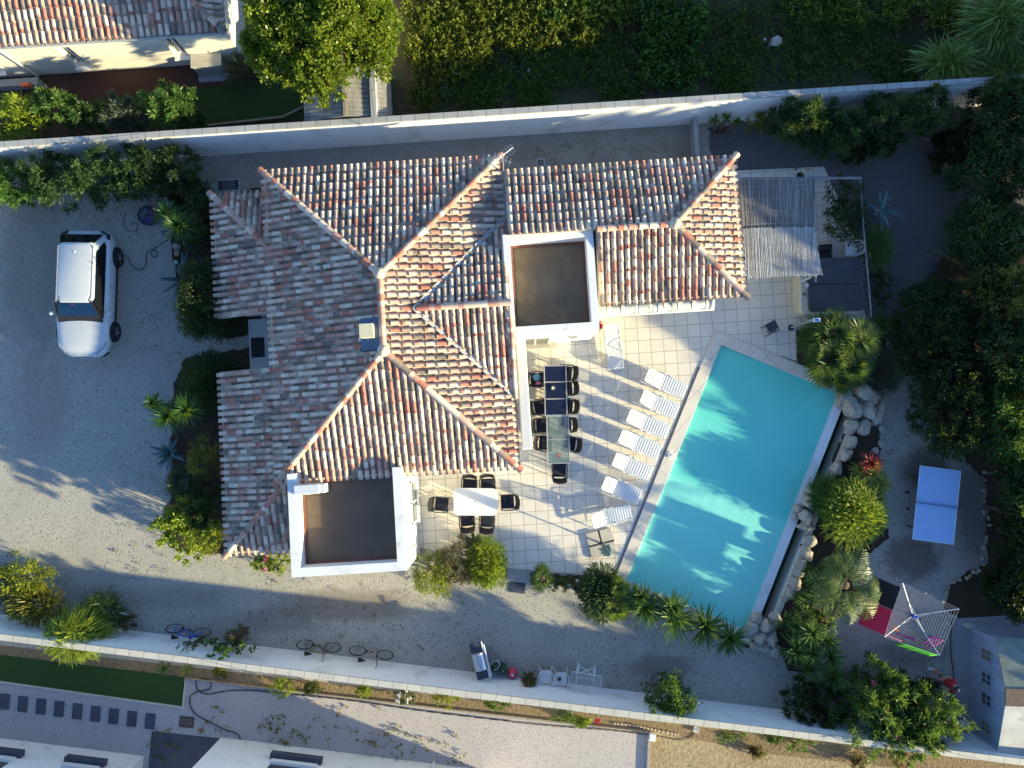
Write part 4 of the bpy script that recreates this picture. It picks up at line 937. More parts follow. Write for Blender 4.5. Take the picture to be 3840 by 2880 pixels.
# ------------------------------------------------------------ sun loungers (head at -x)
def make_lounger(ang, up=True):
    t = thing('sun_lounger', '', 'sun lounger')
    b = MB(); W_ = .33
    for s in (-1, 1):
        b.box((0, s*W_, .27), (1.84, .045, .055)); b.box((.05, s*(W_+.025), .30), (1.2, .04, .03))
    b.box((-.90, 0, .27), (.05, .68, .055)); b.box((.90, 0, .27), (.05, .62, .055)); b.box((-.62, 0, .25), (.03, .6, .03))
    for k in range(8): b.box((-.90, -.26+k*.075, .30), (.03, .03, .012))
    b.build('frame', M['white'], t, bevel=.012)
    for x in (-.72, .78):
        for s in (-1, 1): MB().tube((x, s*W_, .27), (x+(.06 if x > 0 else -.06), s*(W_-.01), 0), .028, 8, .022).build('leg', M['white'], t)
    hx = -.14; b = MB()
    n = 10; x1 = .90
    for i in range(n):
        xa = hx+(x1-hx)*i/n; xb = hx+(x1-hx)*(i+1)/n; xm = (xa+xb)/2; zz = .335-.03*max(0, (xm-.55)/.35)**2+.012*math.sin(3*xm)
        wi = .29+.008*math.cos(i)
        b.add([(xa+.002, -wi, zz-.006), (xm, -wi, zz+.003), (xb-.002, -wi, zz-.006), (xa+.002, wi, zz-.006), (xm, wi, zz+.003), (xb-.002, wi, zz-.006),
               (xa+.004, -wi, zz-.03), (xb-.004, -wi, zz-.03), (xa+.004, wi, zz-.03), (xb-.004, wi, zz-.03)],
              [(0, 1, 4, 3), (1, 2, 5, 4), (6, 8, 9, 7), (0, 3, 8, 6), (2, 7, 9, 5), (0, 6, 7, 2, 1), (3, 4, 5, 9, 8)])
    for s in (-1, 1): b.box(((hx+x1)/2, s*.295, .33), (x1-hx, .022, .035))
    b.build('seat_panel', M['white'], t)
    # backrest: solid lower part, head part cut into long slots
    c, s_ = math.cos(ang), math.sin(ang); Mx = Matrix.Translation((hx, 0, .335)) @ Matrix.Rotation(ang, 4, 'Y')
    b = MB(); Lb = .78
    def bb(x0, x1, y0, y1, z=.0, th=.024):
        q = MB().box((-(x0+x1)/2, (y0+y1)/2, z), (x1-x0, y1-y0, th)); b.add([Mx @ Vector(v) for v in q.v], q.f)
    bb(0, .10, -.29, .29); bb(.135, .2, -.29, .29); bb(.2, .24, -.27, .27, .005); bb(.24, .32, -.29, .29)
    for k in range(7): bb(.32, .66, -.27+k*.083, -.27+k*.083+.042, 0, .012)
    bb(.66, Lb, -.27, .27); bb(.32, .7, -.30, -.27, .01, .035); bb(.32, .7, .278, .308, .01, .035)
    bb(0, .32, -.305, -.285, .01, .035); bb(0, .32, .285, .305, .01, .035); bb(Lb-.04, Lb+.01, -.24, .24, .012, .03); bb(.1, .135, -.29, -.2); bb(.1, .135, .2, .29); bb(.1, .135, -.04, .04)
    b.build('backrest', M['white'], t, bevel=.006)
    top = Mx @ Vector((-.5, 0, -.02)); b = MB()
    for s in (-1, 1): b.tube((top.x, s*.2, top.z), (-.62, s*.2, .25), .012, 6)
    b.build('prop', M['white'], t)
    for s in (-1, 1): MB().path([(-.30, s*(W_+.02), .28), (-.30, s*(W_+.03), .46), (-.05, s*(W_+.035), .50), (.22, s*(W_+.03), .47), (.27, s*(W_+.02), .28)], .017, 6).build('armrest', M['white'], t, smooth=True)
    return t
la = make_lounger(math.radians(27)); lb = make_lounger(math.radians(42))
used = set()
G1 = 'white sun loungers on the terrace'
for k, (x, y, rz, pr, lab) in enumerate((
    (2491, 1436, -22.5, la, 'white sun lounger at the north end of the poolside row'),
    (2460, 1512, -22.5, lb, 'second white sun lounger from the north in the poolside row'),
    (2423, 1587, -22.5, la, 'third white sun lounger from the north in the poolside row'),
    (2393, 1663, -22.5, la, 'fourth white sun lounger from the north in the poolside row, facing the floating skimmer'),
    (2358, 1744, -22.5, lb, 'second white sun lounger from the south in the slanting poolside row of six'),
    (2319, 1831, -22.5, lb, 'southernmost white sun lounger of the slanting poolside row of six'),
    (2282, 1936, 12.5, lb, 'white sun lounger turned across, right behind the parasol base'),
    (2300, 1299, -83, la, 'white sun lounger standing alone by the corner of the northern flat roof'))):
    o = pr if id(pr) not in used else copy_tree(pr); used.add(id(pr))
    c = P(x, y, .3); o.location = (c.x, c.y, .015); o.rotation_euler = (0, 0, math.radians(rz)); o.scale = (.95, .88, 1); tag(o, lab, 'sun lounger', G1)

# ------------------------------------------------------------ black dining chairs (front towards +y)
def make_chair():
    t = thing('dining_chair', '', 'chair')
    MB().box((0, 0, .40), (.47, .46, .05)).build('seat', M['seatfab'], t, bevel=.02)
    MB().box((0, 0, .365), (.52, .50, .035)).build('seat_frame', M['resin'], t, bevel=.012)
    b = MB(); n = 10
    pr = []
    for k in range(n+1):
        x = -.25+.5*k/n; pr.append((x, -.25-.055*(1-(x/.25)**2)))
    for i in range(n):
        (x0, y0), (x1, y1) = pr[i], pr[i+1]
        for j in range(6):
            z0 = .40+j*.075; z1 = z0+.06; o0 = -.03*j/1.2; o1 = -.03*(j+.8)/1.2
            b.add([(x0, y0+o0, z0), (x1, y1+o0, z0), (x1, y1+o1, z1), (x0, y0+o1, z1), (x0, y0+o0-.015, z0), (x1, y1+o0-.015, z0), (x1, y1+o1-.015, z1), (x0, y0+o1-.015, z1)],
                  [(0, 1, 2, 3), (7, 6, 5, 4), (3, 2, 6, 7), (1, 0, 4, 5)])
    for x in (-.25, 0, .25): b.tube((x, pr[0][1]-.0 if x else -.3, .4), (x, (pr[0][1] if x else -.3)-.15, .86), .016, 6)
    b.build('backrest', M['resin'], t)
    b = MB(); top = [(x, y-.155, .865) for x, y in pr]; b.path(top, .022, 6); b.build('back_rail', M['resin'], t, smooth=True)
    for s in (-1, 1): MB().path([(s*.25, -.38, .68), (s*.285, -.2, .645), (s*.285, .1, .63), (s*.27, .24, .60), (s*.255, .25, .42)], .022, 6).build('armrest', M['resin'], t, smooth=True)
    for x in (-.23, .23):
        for y in (-.24, .23): MB().tube((x, y, .38), (x*1.05, y*1.08, 0), .022, 8, .016).build('leg', M['resin'], t)
    return t
ch0 = make_chair(); first = [True]
def chair(x, y, deg, lab, grp):
    o = ch0 if first[0] else copy_tree(ch0); first[0] = False
    c = P(x, y, .42); o.location = (c.x, c.y, .012); o.rotation_euler = (0, 0, math.radians(deg)); tag(o, lab, 'chair', grp); return o
ga = 'black chairs round the two long tables'
chair(2015, 1424, -90, 'black armchair heaped with a towel at the west side of the dark panelled table', ga)
for x, y, d, l in ((2120, 1398, 84, 'black chair tucked under the north east corner of the dark panelled table'), (2122, 1457, 92, 'second black chair on the east side of the dark panelled table'),
    (2124, 1523, 85, 'third black chair on the east side of the dark panelled table'), (2028, 1525, -78, 'black chair pulled back askew at the south west corner of the dark panelled table'),
    (2036, 1596, -88, 'northern black chair on the west side of the clear glass table'), (2046, 1663, -93, 'southern black chair on the west side of the clear glass table'),
    (2118, 1594, 92, 'northern black chair on the east side of the clear glass table, half under the glass'), (2134, 1665, 82, 'southern black chair on the east side of the clear glass table'),
    (2098, 1764, 0, 'black chair at the south end of the clear glass table')):
    chair(x, y, d, l, ga)
gb = 'black chairs round the white table'
for x, y, d, l in ((1760, 1822, 176, 'black chair north of the white table, on the left'), (1829, 1820, 183, 'black chair north of the white table, on the right'),
    (1656, 1891, -95, 'black chair turned away at the west end of the white table'), (1903, 1882, 93, 'black chair at the east end of the white table'),
    (1752, 1948, 6, 'black chair south of the white table, on the left'), (1827, 1951, -2, 'black chair south of the white table, on the right')):
    chair(x, y, d, l, gb)
c = P(2014, 1420, .5)
rgt = rng()
def crumple(name, label, cat, px_, py_, z, m, sx, sy, sz, seed):
    me = rock_mesh(seed, 3, .75); me.name = name
    o = link_mesh(name, me, M[m], smooth=True); q = P(px_, py_, z); o.location = q; o.scale = (sx, sy, sz); return tag(o, label, cat)
M['bluetowel'] = mat('blue_print_towel', (.20, .45, .62), .85, .6, 22)
crumple('towel', 'crumpled blue and white towel dropped on the black chair seat', 'towel', 2012, 1412, .50, 'bluetowel', .16, .13, .07, 31)
crumple('towel', 'crumpled purple pink towel on the black chair seat', 'towel', 2018, 1437, .49, 'pinkcloth', .10, .08, .06, 32)

# ------------------------------------------------------------ tables
def long_table(label, pxa, pya, length, topmat, panels, rz):
    c = P(pxa, pya, .73); t = thing('dining_table', label, 'table', (c.x, c.y, .012), rz); w_ = .86
    b = MB()
    for s in (-1, 1): b.box((s*(w_/2-.02), 0, .715), (.04, length, .05)); b.box((0, s*(length/2-.02), .715), (w_-.08, .04, .05))
    for k in range(1, panels): b.box((0, -length/2+length*k/panels, .714), (w_-.08, .03, .045))
    b.build('table_frame', M['galv'], t, bevel=.008)
    for k in range(panels):
        y0 = -length/2+length*k/panels+.022; y1 = -length/2+length*(k+1)/panels-.022
        MB().box((0, (y0+y1)/2, .728), (w_-.09, y1-y0, .008)).build('glass_top', topmat, t)
    for x in (-1, 1):
        for y in (-1, 1): MB().box((x*(w_/2-.06), y*(length/2-.06), .345), (.05, .05, .69)).build('leg', M['resin'], t)
    return t
M['darkglass'] = mat('navy_glass', (.012, .014, .035), .12, .05, 3, spec=.8)
m, nt_, bs = newmat('clear_glass'); nt_.nodes.remove(bs)
tr = N(nt_, 'ShaderNodeBsdfTransparent'); tr.inputs[0].default_value = (.62, .72, .70, 1)
df = N(nt_, 'ShaderNodeBsdfDiffuse'); df.inputs[0].default_value = (.45, .52, .5, 1); gl = N(nt_, 'ShaderNodeBsdfGlossy'); gl.inputs['Roughness'].default_value = .05
mx = N(nt_, 'ShaderNodeMixShader'); mx.inputs[0].default_value = .22; mx2 = N(nt_, 'ShaderNodeMixShader'); mx2.inputs[0].default_value = .1
nt_.links.new(tr.outputs[0], mx.inputs[1]); nt_.links.new(df.outputs[0], mx.inputs[2]); nt_.links.new(mx.outputs[0], mx2.inputs[1]); nt_.links.new(gl.outputs[0], mx2.inputs[2])
nt_.links.new(mx2.outputs[0], nt_.nodes['Material Output'].inputs[0]); M['clear'] = m
long_table('long table with three dark navy glass panels near the east wall', 2083, 1464, 1.90, M['darkglass'], 3, math.radians(1.2))
long_table('long table with a clear greenish glass top south of the dark one', 2093, 1648, 1.80, M['clear'], 2, math.radians(1.5))
c = P(2073, 1455, .77); t = thing('candle_bowl', 'round bowl with a white candle on the dark glass table', 'bowl', c)
MB().lathe([(.05, -.02), (.1, -.01), (.115, .02), (.1, .02), (.06, .005)], n=20).build('bowl', M['pot'], t, smooth=True); MB().lathe([(.05, 0), (.055, .05), (.045, .055)], n=16).build('candle', M['white'], t)
c = P(2099, 1707, .77); t = thing('ashtray', 'small red and white ashtray on the clear glass table', 'ashtray', c)
MB().lathe([(.05, -.02), (.06, .02), (.045, .02), (.03, 0)], n=16).build('bowl', M['red'], t); MB().lathe([(.028, 0), (.02, .02)], n=12).build('inside', M['white'], t)
c = P(1783, 1882, .74); t = thing('dining_table', 'white oblong plastic table with clipped corners between six black chairs', 'table', (c.x, c.y, .012), math.radians(-.5))
a_, b__, k_ = .82, .51, .16
oc = [(a_, b__-k_), (a_-.05, b__-.05), (a_-k_, b__), (-a_+k_, b__), (-a_+.05, b__-.05), (-a_, b__-k_), (-a_, -b__+k_), (-a_+.05, -b__+.05), (-a_+k_, -b__), (a_-k_, -b__), (a_-.05, -b__+.05), (a_, -b__+k_)]
MB().prism(oc, .70, .735).build('table_top', M['white'], t, bevel=.012); MB().prism([(x*.94, y*.92) for x, y in oc], .65, .70).build('apron', M['white'], t)
MB().tube((0, 0, .735), (0, 0, .74), .022, 12).build('parasol_hole', M['dark'], t)
for x in (-1, 1):
    for y in (-1, 1): MB().tube((x*.6, y*.34, .66), (x*.66, y*.4, 0), .035, 10, .028).build('leg', M['white'], t)

# parasol on a four slab base
c = P(2255, 2037, .05); t = thing('parasol', 'closed grey green parasol standing on a cross base between four pale slabs', 'parasol', (c.x, c.y, .012), math.radians(14))
b = MB(); b.box((0, 0, .05), (1.0, .06, .05)); b.box((0, 0, .049), (.06, 1.0, .05)); b.tube((0, 0, .04), (0, 0, .35), .04, 12); b.build('cross_base', M['dark'], t)
for x in (-1, 1):
    for y in (-1, 1): MB().box((x*.265, y*.265, .055), (.46, .46, .06)).build('base_slab', M['conc'], t, bevel=.01)
MB().tube((0, 0, .1), (0, 0, 2.55), .024, 10).build('pole', M['metal'], t)
b = MB(); prof = [(.035, 1.15), (.17, 1.22), (.14, 1.6), (.11, 2.0), (.07, 2.35), (.02, 2.6)]; n = 48
vs = []
for r, z in prof:
    for i in range(n): g = 2*math.pi*i/n; rr = r*(1+.42*math.cos(8*g+z)+.12*math.sin(5*g)); vs.append((rr*math.cos(g), rr*math.sin(g), z))
b.add(vs, [(j*n+i, j*n+(i+1) % n, (j+1)*n+(i+1) % n, (j+1)*n+i) for j in range(5) for i in range(n)]); b.build('canopy', M['teal'], t)

# floating skimmer, mat, covers
c = P(2514, 1706, .1); t = thing('pool_alarm', 'small white triangular pool device on the coping edge', 'pool device', (c.x, c.y, .05), math.radians(-10))
MB().prism([(-.11, -.12), (.02, -.13), (.15, -.02), (.14, .05), (-.05, .14), (-.13, .1)], 0, .09).build('casing', M['white'], t, bevel=.03, seg=3); MB().lathe([(.035, .09), (.03, .1)], n=14).build('button', M['galv'], t); MB().tube((.1, -.02, .03), (.26, -.08, .0), .015, 6).build('arm', M['white'], t)
def flat(name, label, cat, pts, z0, z1, m, bev=.004):
    return tag(MB().prism([(p.x, p.y) for p in pts], z0, z1).build(name, M[m], bevel=bev), label, cat)
flat('doormat', 'black rubber doormat on the pale entry slab', 'doormat', [U(-10.25, 3.1), U(-9.72, 3.1), U(-9.72, 3.88), U(-10.25, 3.88)], .02, .035, 'black')
def manhole(lab, pxx, pyy, sx, sy, deg, m1='galv', m2='dark'):
    c = P(pxx, pyy); t = thing('drain_cover', lab, 'drain cover', (c.x, c.y, 0), math.radians(deg)); MB().box((0, 0, .01), (sx, sy, .03)).build('rim', M[m1], t, bevel=.005)
    f = MB().box((0, 0, .022), (sx-.1, sy-.1, .012)).build('lid', M[m2], t); b = MB()
    for k in range(5): b.box((0, -sy*.35+k*sy*.175, .03), (sx*.6, .015, .006))
    b.build('ribs', M[m1], f); return t
manhole('square metal frame with objects on it, behind the north west wing', 857, 695, .9, .5, 3); 
manhole('small dark inspection cover in the brown gravel behind the house', 2027, 611, .34, .34, 3)
manhole('dark slate coloured cover near the southern shrubs with curly marks', 1941, 2202, .58, .42, -6, 'slate', 'slate')
manhole('ribbed rectangular drain grate on the neighbour gravel beside the stepping stones', 700, 2707, .56, .40, -5, 'dark', 'bark')
flat('step', 'pale stone step south of the terrace beside the small fan palm', 'step', px((1905, 2130), (1978, 2138), (1972, 2185), (1898, 2178)), .0, .06, 'greyconc')
G2 = 'dark stepping stones in the neighbour gravel'
for i in range(9):
    x = 18+68.2*i; y = 2630+9.2*i; x_ = x
    o = flat('stepping_stone', 'dark grey stepping stone in the row across the neighbour gravel', 'stepping stone', px((x-16, y-30), (x+20, y-27), (x+15, y+31), (x-21, y+28)), .0, .03, 'slate'); o['group'] = G2
for i, o in enumerate([o for o in col.objects if o.name.startswith('stepping_stone')]):
    nm = ['westernmost, cut by the left edge', 'second from the left edge', 'third from the left edge', 'fourth from the left edge', 'middle one of the nine', 'fourth from the right end', 'third from the right end', 'next to last at the right end', 'easternmost, touching the dark paving'][i]
    o['label'] = 'dark grey stepping stone, ' + nm

# hoses
def hose(label, pts, r, m, name='garden_hose', z=.02):
    P3 = [P(x, y, z) for x, y in pts]; out = []
    for i in range(len(P3)-1):
        a = P3[max(0, i-1)]; b_ = P3[i]; c_ = P3[i+1]; d = P3[min(len(P3)-1, i+2)]
        for k in range(6):
            t = k/6; out.append(.5*((2*b_)+(c_-a)*t+(2*a-5*b_+4*c_-d)*t*t+(3*b_-a-3*c_+d)*t**3))
    out.append(P3[-1]); return tag(MB().path(out, r, 6).build(name, M[m], smooth=True), label, 'hose')
hose('thin dark hose snaking over the gravel between the car and the agave bed', [(480, 975), (505, 1005), (530, 1012), (550, 985), (548, 955), (565, 935), (585, 945), (588, 960), (572, 962), (566, 945), (590, 925), (620, 905), (640, 890), (620, 885), (606, 872), (618, 866), (640, 885)], .014, 'dark')
hose('dark hose looping over the neighbour gravel towards the white house', [(1920, 2706), (1600, 2668), (1300, 2625), (1100, 2605), (960, 2590), (860, 2590), (780, 2603), (745, 2590), (735, 2565), (742, 2548), (770, 2545), (790, 2560), (785, 2585), (745, 2592), (715, 2610), (712, 2640), (730, 2675), (780, 2705), (840, 2735), (885, 2750), (900, 2770), (895, 2800)], .02, 'dark')
hose('thin irrigation pipe along the edge of the planting strip', [(1920, 2708), (2100, 2725), (2300, 2740), (2460, 2760), (2540, 2775), (2580, 2770), (2610, 2745), (2605, 2715)], .015, 'bark', 'irrigation_pipe')
hose('pale pipe lying on the soil behind the south wall', [(2300, 2712), (2380, 2722), (2460, 2738), (2545, 2755)], .04, 'wood', 'pipe')
hose('dark cable running along the edge of the shed slab', [(3570, 2320), (3565, 2400), (3567, 2460), (3575, 2520), (3580, 2600), (3582, 2720)], .016, 'black', 'cable')

# ------------------------------------------------------------ pergola, hot tub and north east corner
pg = thing('pergola', 'reed mat shade roof on white posts east of the house', 'pergola', (0, 0, 0))
def mat_roof(pts, th, name):
    b = MB(); v = [Vector(p) for p in pts]; b.add(v+[q-Vector((0, 0, th)) for q in v], [(0, 1, 2, 3), (7, 6, 5, 4), (0, 4, 5, 1), (1, 5, 6, 2), (2, 6, 7, 3), (3, 7, 4, 0)])
    rm = M['reed'] if len(pg.children) == 0 else M['reed2']; o = b.build(name, rm, pg)
    b = MB(); rr = random.Random(5)
    for k in range(95):
        f = (k+rr.random())/95; a = v[0].lerp(v[1], f); c_ = v[3].lerp(v[2], f); e = (a-c_).normalized(); a = a+e*rr.uniform(-.02, .05); c_ = c_-e*rr.uniform(-.02, .06)
        j = rr.uniform(-.012, .012); b.tube(a+Vector((0, 0, .008)), c_+Vector((j, 0, .008)), rr.uniform(.009, .016), 5)
    b.build('canes', rm, o)
    b = MB()
    for f in (.12, .37, .62, .87): a = v[0].lerp(v[3], f); c_ = v[1].lerp(v[2], f); b.tube(a+Vector((0, 0, .022)), c_+Vector((0, 0, .022)), .007, 4)
    b.build('binding', M['galv'], o)
mat_roof([P(2768, 680, 2.5), P(3055, 668, 2.5), P(3056, 858, 2.38), P(2778, 866, 2.38)], .02, 'reed_mat')
mat_roof([P(2778, 858, 2.44), P(3052, 852, 2.44), P(3084, 1030, 2.2), P(2782, 1040, 2.25)], .02, 'reed_mat')
def post(a, b_, r=.035): MB().tube(a, b_, r, 8).build('post', M['white'], pg)
for (x, y) in ((3058, 1030), (3045, 675), (2790, 675)):
    a = P(x, y, 2.2); post(Vector((a.x, a.y, 0)), a)
a = P(3052, 1032, 2.2)
b = MB(); b.path([P(2775, 675, 2.42), P(3230, 668, 2.42)], .03, 6); b.path([P(2790, 1034, 2.2), P(3070, 1026, 2.15)], .03, 6); b.path([P(3050, 675, 2.42), P(3060, 1030, 2.15)], .025, 6); b.path([P(3055, 1030, 2.1), P(3035, 1048, 1.9)], .025, 6); b.path([P(3060, 1025, 2.12), P(3058, 1058, 2.0)], .03, 6); b.build('beam', M['rail'], pg)
a = P(2975, 1085, 0); MB().box((a.x, a.y, .02), (.16, .16, .03)).build('foot_plate', M['galv'], pg)
fr_ = thing('fence', 'grey metal rail fence with hanging pot rings enclosing the hot tub corner', 'fence', (0, 0, 0))
b = MB(); pts = [P(2760, 668, 1.4), P(3060, 665, 1.4), P(3226, 664, 1.4), P(3238, 850, 1.4), P(3252, 1000, 1.4), P(3268, 1188, 1.4)]
b.path(pts, .028, 6); b.build('top_rail', M['rail'], fr_)
for q in pts[1:]: MB().tube((q.x, q.y, 0), q, .025, 8).build('post', M['rail'], fr_)
b = MB()
for i in range(len(pts)-1):
    n_ = int((pts[i+1]-pts[i]).length/.13)
    for k in range(n_): q = pts[i].lerp(pts[i+1], k/n_); b.tube((q.x, q.y, .15), (q.x, q.y, 1.38), .008, 4)
b.build('rods', M['rail'], fr_)
for (x, y), l in zip(((2998, 662), (3145, 665), (3238, 848), (3250, 962)), ('hanging pot ring with a yellowing plant on the north rail', 'empty hanging pot ring right of the other on the north rail', 'empty hanging pot ring on the east rail behind the white chair', 'pot ring with a small succulent on the east rail')):
    q = P(x, y, 1.3); t = thing('hanging_pot', l, 'plant pot', q); t['group'] = 'pots hung on the rail fence'
    MB().torus((0, 0, .08), (0, 0, 1), .13, .012).build('ring', M['dark'], t); MB().lathe([(.07, -.12), (.12, .08), (.10, .07), (.06, -.02)], n=16).build('pot', M['pot'], t)
    V_, T_ = cloud(rng(), (0, 0, .1), (.1, .1, .08), 6, 6, .08, .02); quads_obj('leaves', V_, T_, LEAF['olive'], t)
# hot tub
c = P(3117, 1072, .8); t = thing('hot_tub', 'cream hot tub with a folding charcoal cover under the edge of the reed roof', 'hot tub', (c.x, c.y, .01), TH*.3)
def rr_(a, b_, r, n=6, cx=0, cy=0):
    out = []
    for qx, qy, g0 in ((a-r, b_-r, 0), (-a+r, b_-r, 90), (-a+r, -b_+r, 180), (a-r, -b_+r, 270)):
        out += [(cx+qx+r*math.cos(math.radians(g0+90*k/n)), cy+qy+r*math.sin(math.radians(g0+90*k/n))) for k in range(n+1)]
    return out
MB().prism(rr_(1.18, 1.08, .28), 0, .80).build('shell', M['tub'], t, bevel=.05, seg=3)
for s in (-1, 1): MB().prism(rr_(1.04, .5, .14, cx=.14, cy=s*.51+.04), .80, .91).build('cover_half', M['tubcover'], t, bevel=.03, seg=3)
b = MB(); b.box((-1.03, -.3, .83), (.06, .1, .04)); b.box((-1.03, .5, .83), (.06, .1, .04)); b.build('cover_clip', M['black'], t)
MB().box((-.95, .02, .88), (.1, .14, .1)).build('filter_lid', M['white'], t, bevel=.01)
b = MB(); b.box((0, .14, .15), (.42, .3, .3)); b.box((0, -.1, .08), (.46, .3, .16)); c = P(3095, 942, .2)
o = thing('step_unit', 'small black two tread step unit north of the hot tub', 'steps', (c.x, c.y, .01), TH); MB().box((0, .12, .17), (.42, .24, .34)).build('upper_tread', M['black'], o, bevel=.01); MB().box((.02, -.14, .09), (.46, .26, .18)).build('lower_tread', M['black'], o, bevel=.01)
# white plastic armchair (front towards +y)
def plastic_chair(name='garden_chair'):
    t = thing(name, '', 'chair')
    MB().prism([(-.2, -.2), (.2, -.2), (.24, .2), (.2, .25), (-.2, .25), (-.24, .2)], .41, .435).build('seat', M['white'], t, bevel=.01)
    b = MB(); arc = [(.27*math.sin(a), -.12-.20*math.cos(a)) for a in np.linspace(-1.4, 1.4, 13)]
    for k in range(8):
        f = -.95+1.9*k/7; x = .2*math.sin(f); y = -.16-.10*math.cos(f); b.tube((x*.95, y+.0, .43), (.26*math.sin(f*1.05), -.15-.2*math.cos(f*1.05), .80), .013, 5)
    b.build('back_slats', M['white'], t); b = MB(); b.path([(x, y, .80-.06*abs(x/.27)**3) for x, y in arc], .02, 6)
    for s in (-1, 1): b.path([(s*.266, -.15, .74), (s*.29, .0, .66), (s*.285, .24, .63), (s*.26, .27, .55)], .02, 6)
    b.build('arm_frame', M['white'], t, smooth=True)
    for x in (-1, 1):
        for y in (-1, 1): MB().tube((x*(.21 if y < 0 else .255), y*.22+.0, .42 if y < 0 else .58), (x*.26, y*.27, 0), .022, 8, .016).build('leg', M['white'], t)
    return t
pc = plastic_chair(); gpc = 'white plastic garden chairs'
q = P(3195, 934, .45); pc.location = (q.x, q.y, .01); pc.rotation_euler = (0, 0, math.radians(90)); tag(pc, 'white plastic armchair beside the hot tub fence', 'chair', gpc)
for x, y, d, l in ((2046, 2538, 178, 'white plastic armchair against the south wall, left of its twin'), (2103, 2545, 177, 'white plastic armchair against the south wall with a dark ball on its seat')):
    o = copy_tree(pc); q = P(x, y, .45); o.location = (q.x, q.y, 0); o.rotation_euler = (0, 0, math.radians(d)); tag(o, l, 'chair', gpc)
# empties were parented: fix chair facing (front away from the wall)
q = P(2098, 2547, .48); t = thing('ball', 'small dark ball on the seat of the right hand white chair', 'ball', q); MB().lathe([(0.001, -.07), (.05, -.055), (.075, 0), (.05, .055), (.001, .07)], n=18).build('ball_skin', M['slate'], t, smooth=True); MB().lathe([(.02, .066), (.015, .074)], n=10).build('valve', M['pot'], t)
# small black folding chair on the terrace
c = P(2890, 1232, .3); t = thing('folding_stool', 'small black folding chair standing alone on the shaded terrace', 'chair', (c.x, c.y, .01), math.radians(28))
MB().box((.05, .05, .4), (.42, .36, .03)).build('seat', M['slate'], t, bevel=.01); b = MB()
for s in (-1, 1): b.tube((-.24, s*.19, 0), (.25, s*.19, .42), .015, 6); b.tube((.25, s*.17, 0), (-.27, s*.17, .62), .015, 6)
b.build('cross_legs', M['black'], t); b = MB(); [b.box((-.22-.02*k, 0, .45+.06*k), (.015, .36, .04)) for k in range(3)]; b.build('backrest', M['black'], t)
# outdoor shower
c = P(2966, 1229, 0); t = thing('outdoor_shower', 'slim grey outdoor shower pole with a blue and white head beside the hot tub', 'shower', c)
MB().lathe([(.12, 0), (.12, .03), (.05, .05)], n=14).build('base', M['dark'], t); MB().tube((0, 0, .03), (0, 0, 2.15), .04, 10).build('pole', M['galv'], t)
MB().box((.12, 0, 2.18), (.26, .14, .04)).build('shower_head', M['white'], t, bevel=.01); MB().box((.12, 0, 2.205), (.12, .07, .012)).build('badge', M['blue'], t); MB().tube((0, -.04, 1.1), (0, -.12, 1.1), .015, 6).build('tap', M['metal'], t)
# red flower pot by the corner
c = P(2241, 1222, .2); t = thing('plant_pot', 'red flowering plant in a dark pot at the corner of the northern flat roof', 'plant pot', (c.x, c.y, .012)); MB().lathe([(.09, 0), (.13, .24), (.11, .24), (.1, .18)], n=18).build('pot', M['pot'], t)
V_, T_ = cloud(rng(), (0, 0, .3), (.12, .12, .10), 40, 8, .09, .06); quads_obj('flowers', V_, T_, M['red'], t)

# ------------------------------------------------------------ table tennis
c = P(3513, 1894, .76); t = thing('table_tennis_table', 'blue table tennis table with a dark net on the shaded gravel', 'table', (c.x, c.y, 0), math.radians(-7.6))
for s in (-1, 1): MB().box((0, s*.688, .745), (1.525, 1.365, .03)).build('table_top', M['tt'], t)
b = MB()
for s in (-1, 1): b.box((s*.752, 0, .7625), (.02, 2.74, .004)); b.box((0, s*1.36, .7627), (1.5, .02, .004))
b.box((0, 0, .7622), (.004, 2.7, .003)); b.build('lines', M['ttline'], t)
MB().box((0, 0, .80), (1.7, .012, .10)).build('net', M['slate'], t)
for x in (-1, 1):
    for y in (-1, 1): MB().box((x*.6, y*.95, .365), (.05, .05, .73)).build('leg', M['dark'], t)
c = P(3405, 1878, .1); t = thing('scooter', 'small dark kick scooter lying beside the table tennis table', 'scooter', (c.x, c.y, .04), math.radians(86))
MB().box((0, 0, .03), (.5, .11, .03)).build('deck', M['galv'], t, bevel=.01); MB().tube((.28, 0, .03), (.30, .1, .05), .02, 6).build('stem', M['dark'], t); MB().tube((.30, -.06, .05), (.32, .18, .06), .018, 6).build('handlebar', M['black'], t)
for x in (-.3, .32): MB().tube((x, -.015, .05), (x, .015, .05), .055, 14).build('wheel', M['black'], t)
# rotary clothes dryer
base = P(3438, 2316, 1.75); base.z = 0
t = thing('rotary_clothes_dryer', 'four armed rotary clothes dryer with towels hanging on it', 'clothes dryer', base)
MB().tube((0, 0, 0), (0, 0, 1.75), .025, 10).build('pole', M['metal'], t); MB().lathe([(.06, 1.42), (.06, 1.55), (.03, 1.56)], n=14).build('hub', M['blue'], t); MB().lathe([(.05, 1.66), (.05, 1.76), (.02, 1.78)], n=14).build('hub', M['blue'], t)
tips = [P(3385, 2187, 1.95)-base, P(3597, 2283, 1.95)-base, P(3523, 2458, 1.95)-base, P(3317, 2388, 1.95)-base]
for k, q in enumerate(tips):
    MB().tube((q.x*.05, q.y*.05, 1.5), q, .017, 8).build('arm', M['white'], t); h_ = Vector((q.x*.45, q.y*.45, 1.70)); MB().tube((q.x*.03, q.y*.03, 1.72), h_, .012, 6).build('strut', M['metal'], t)
b = MB()
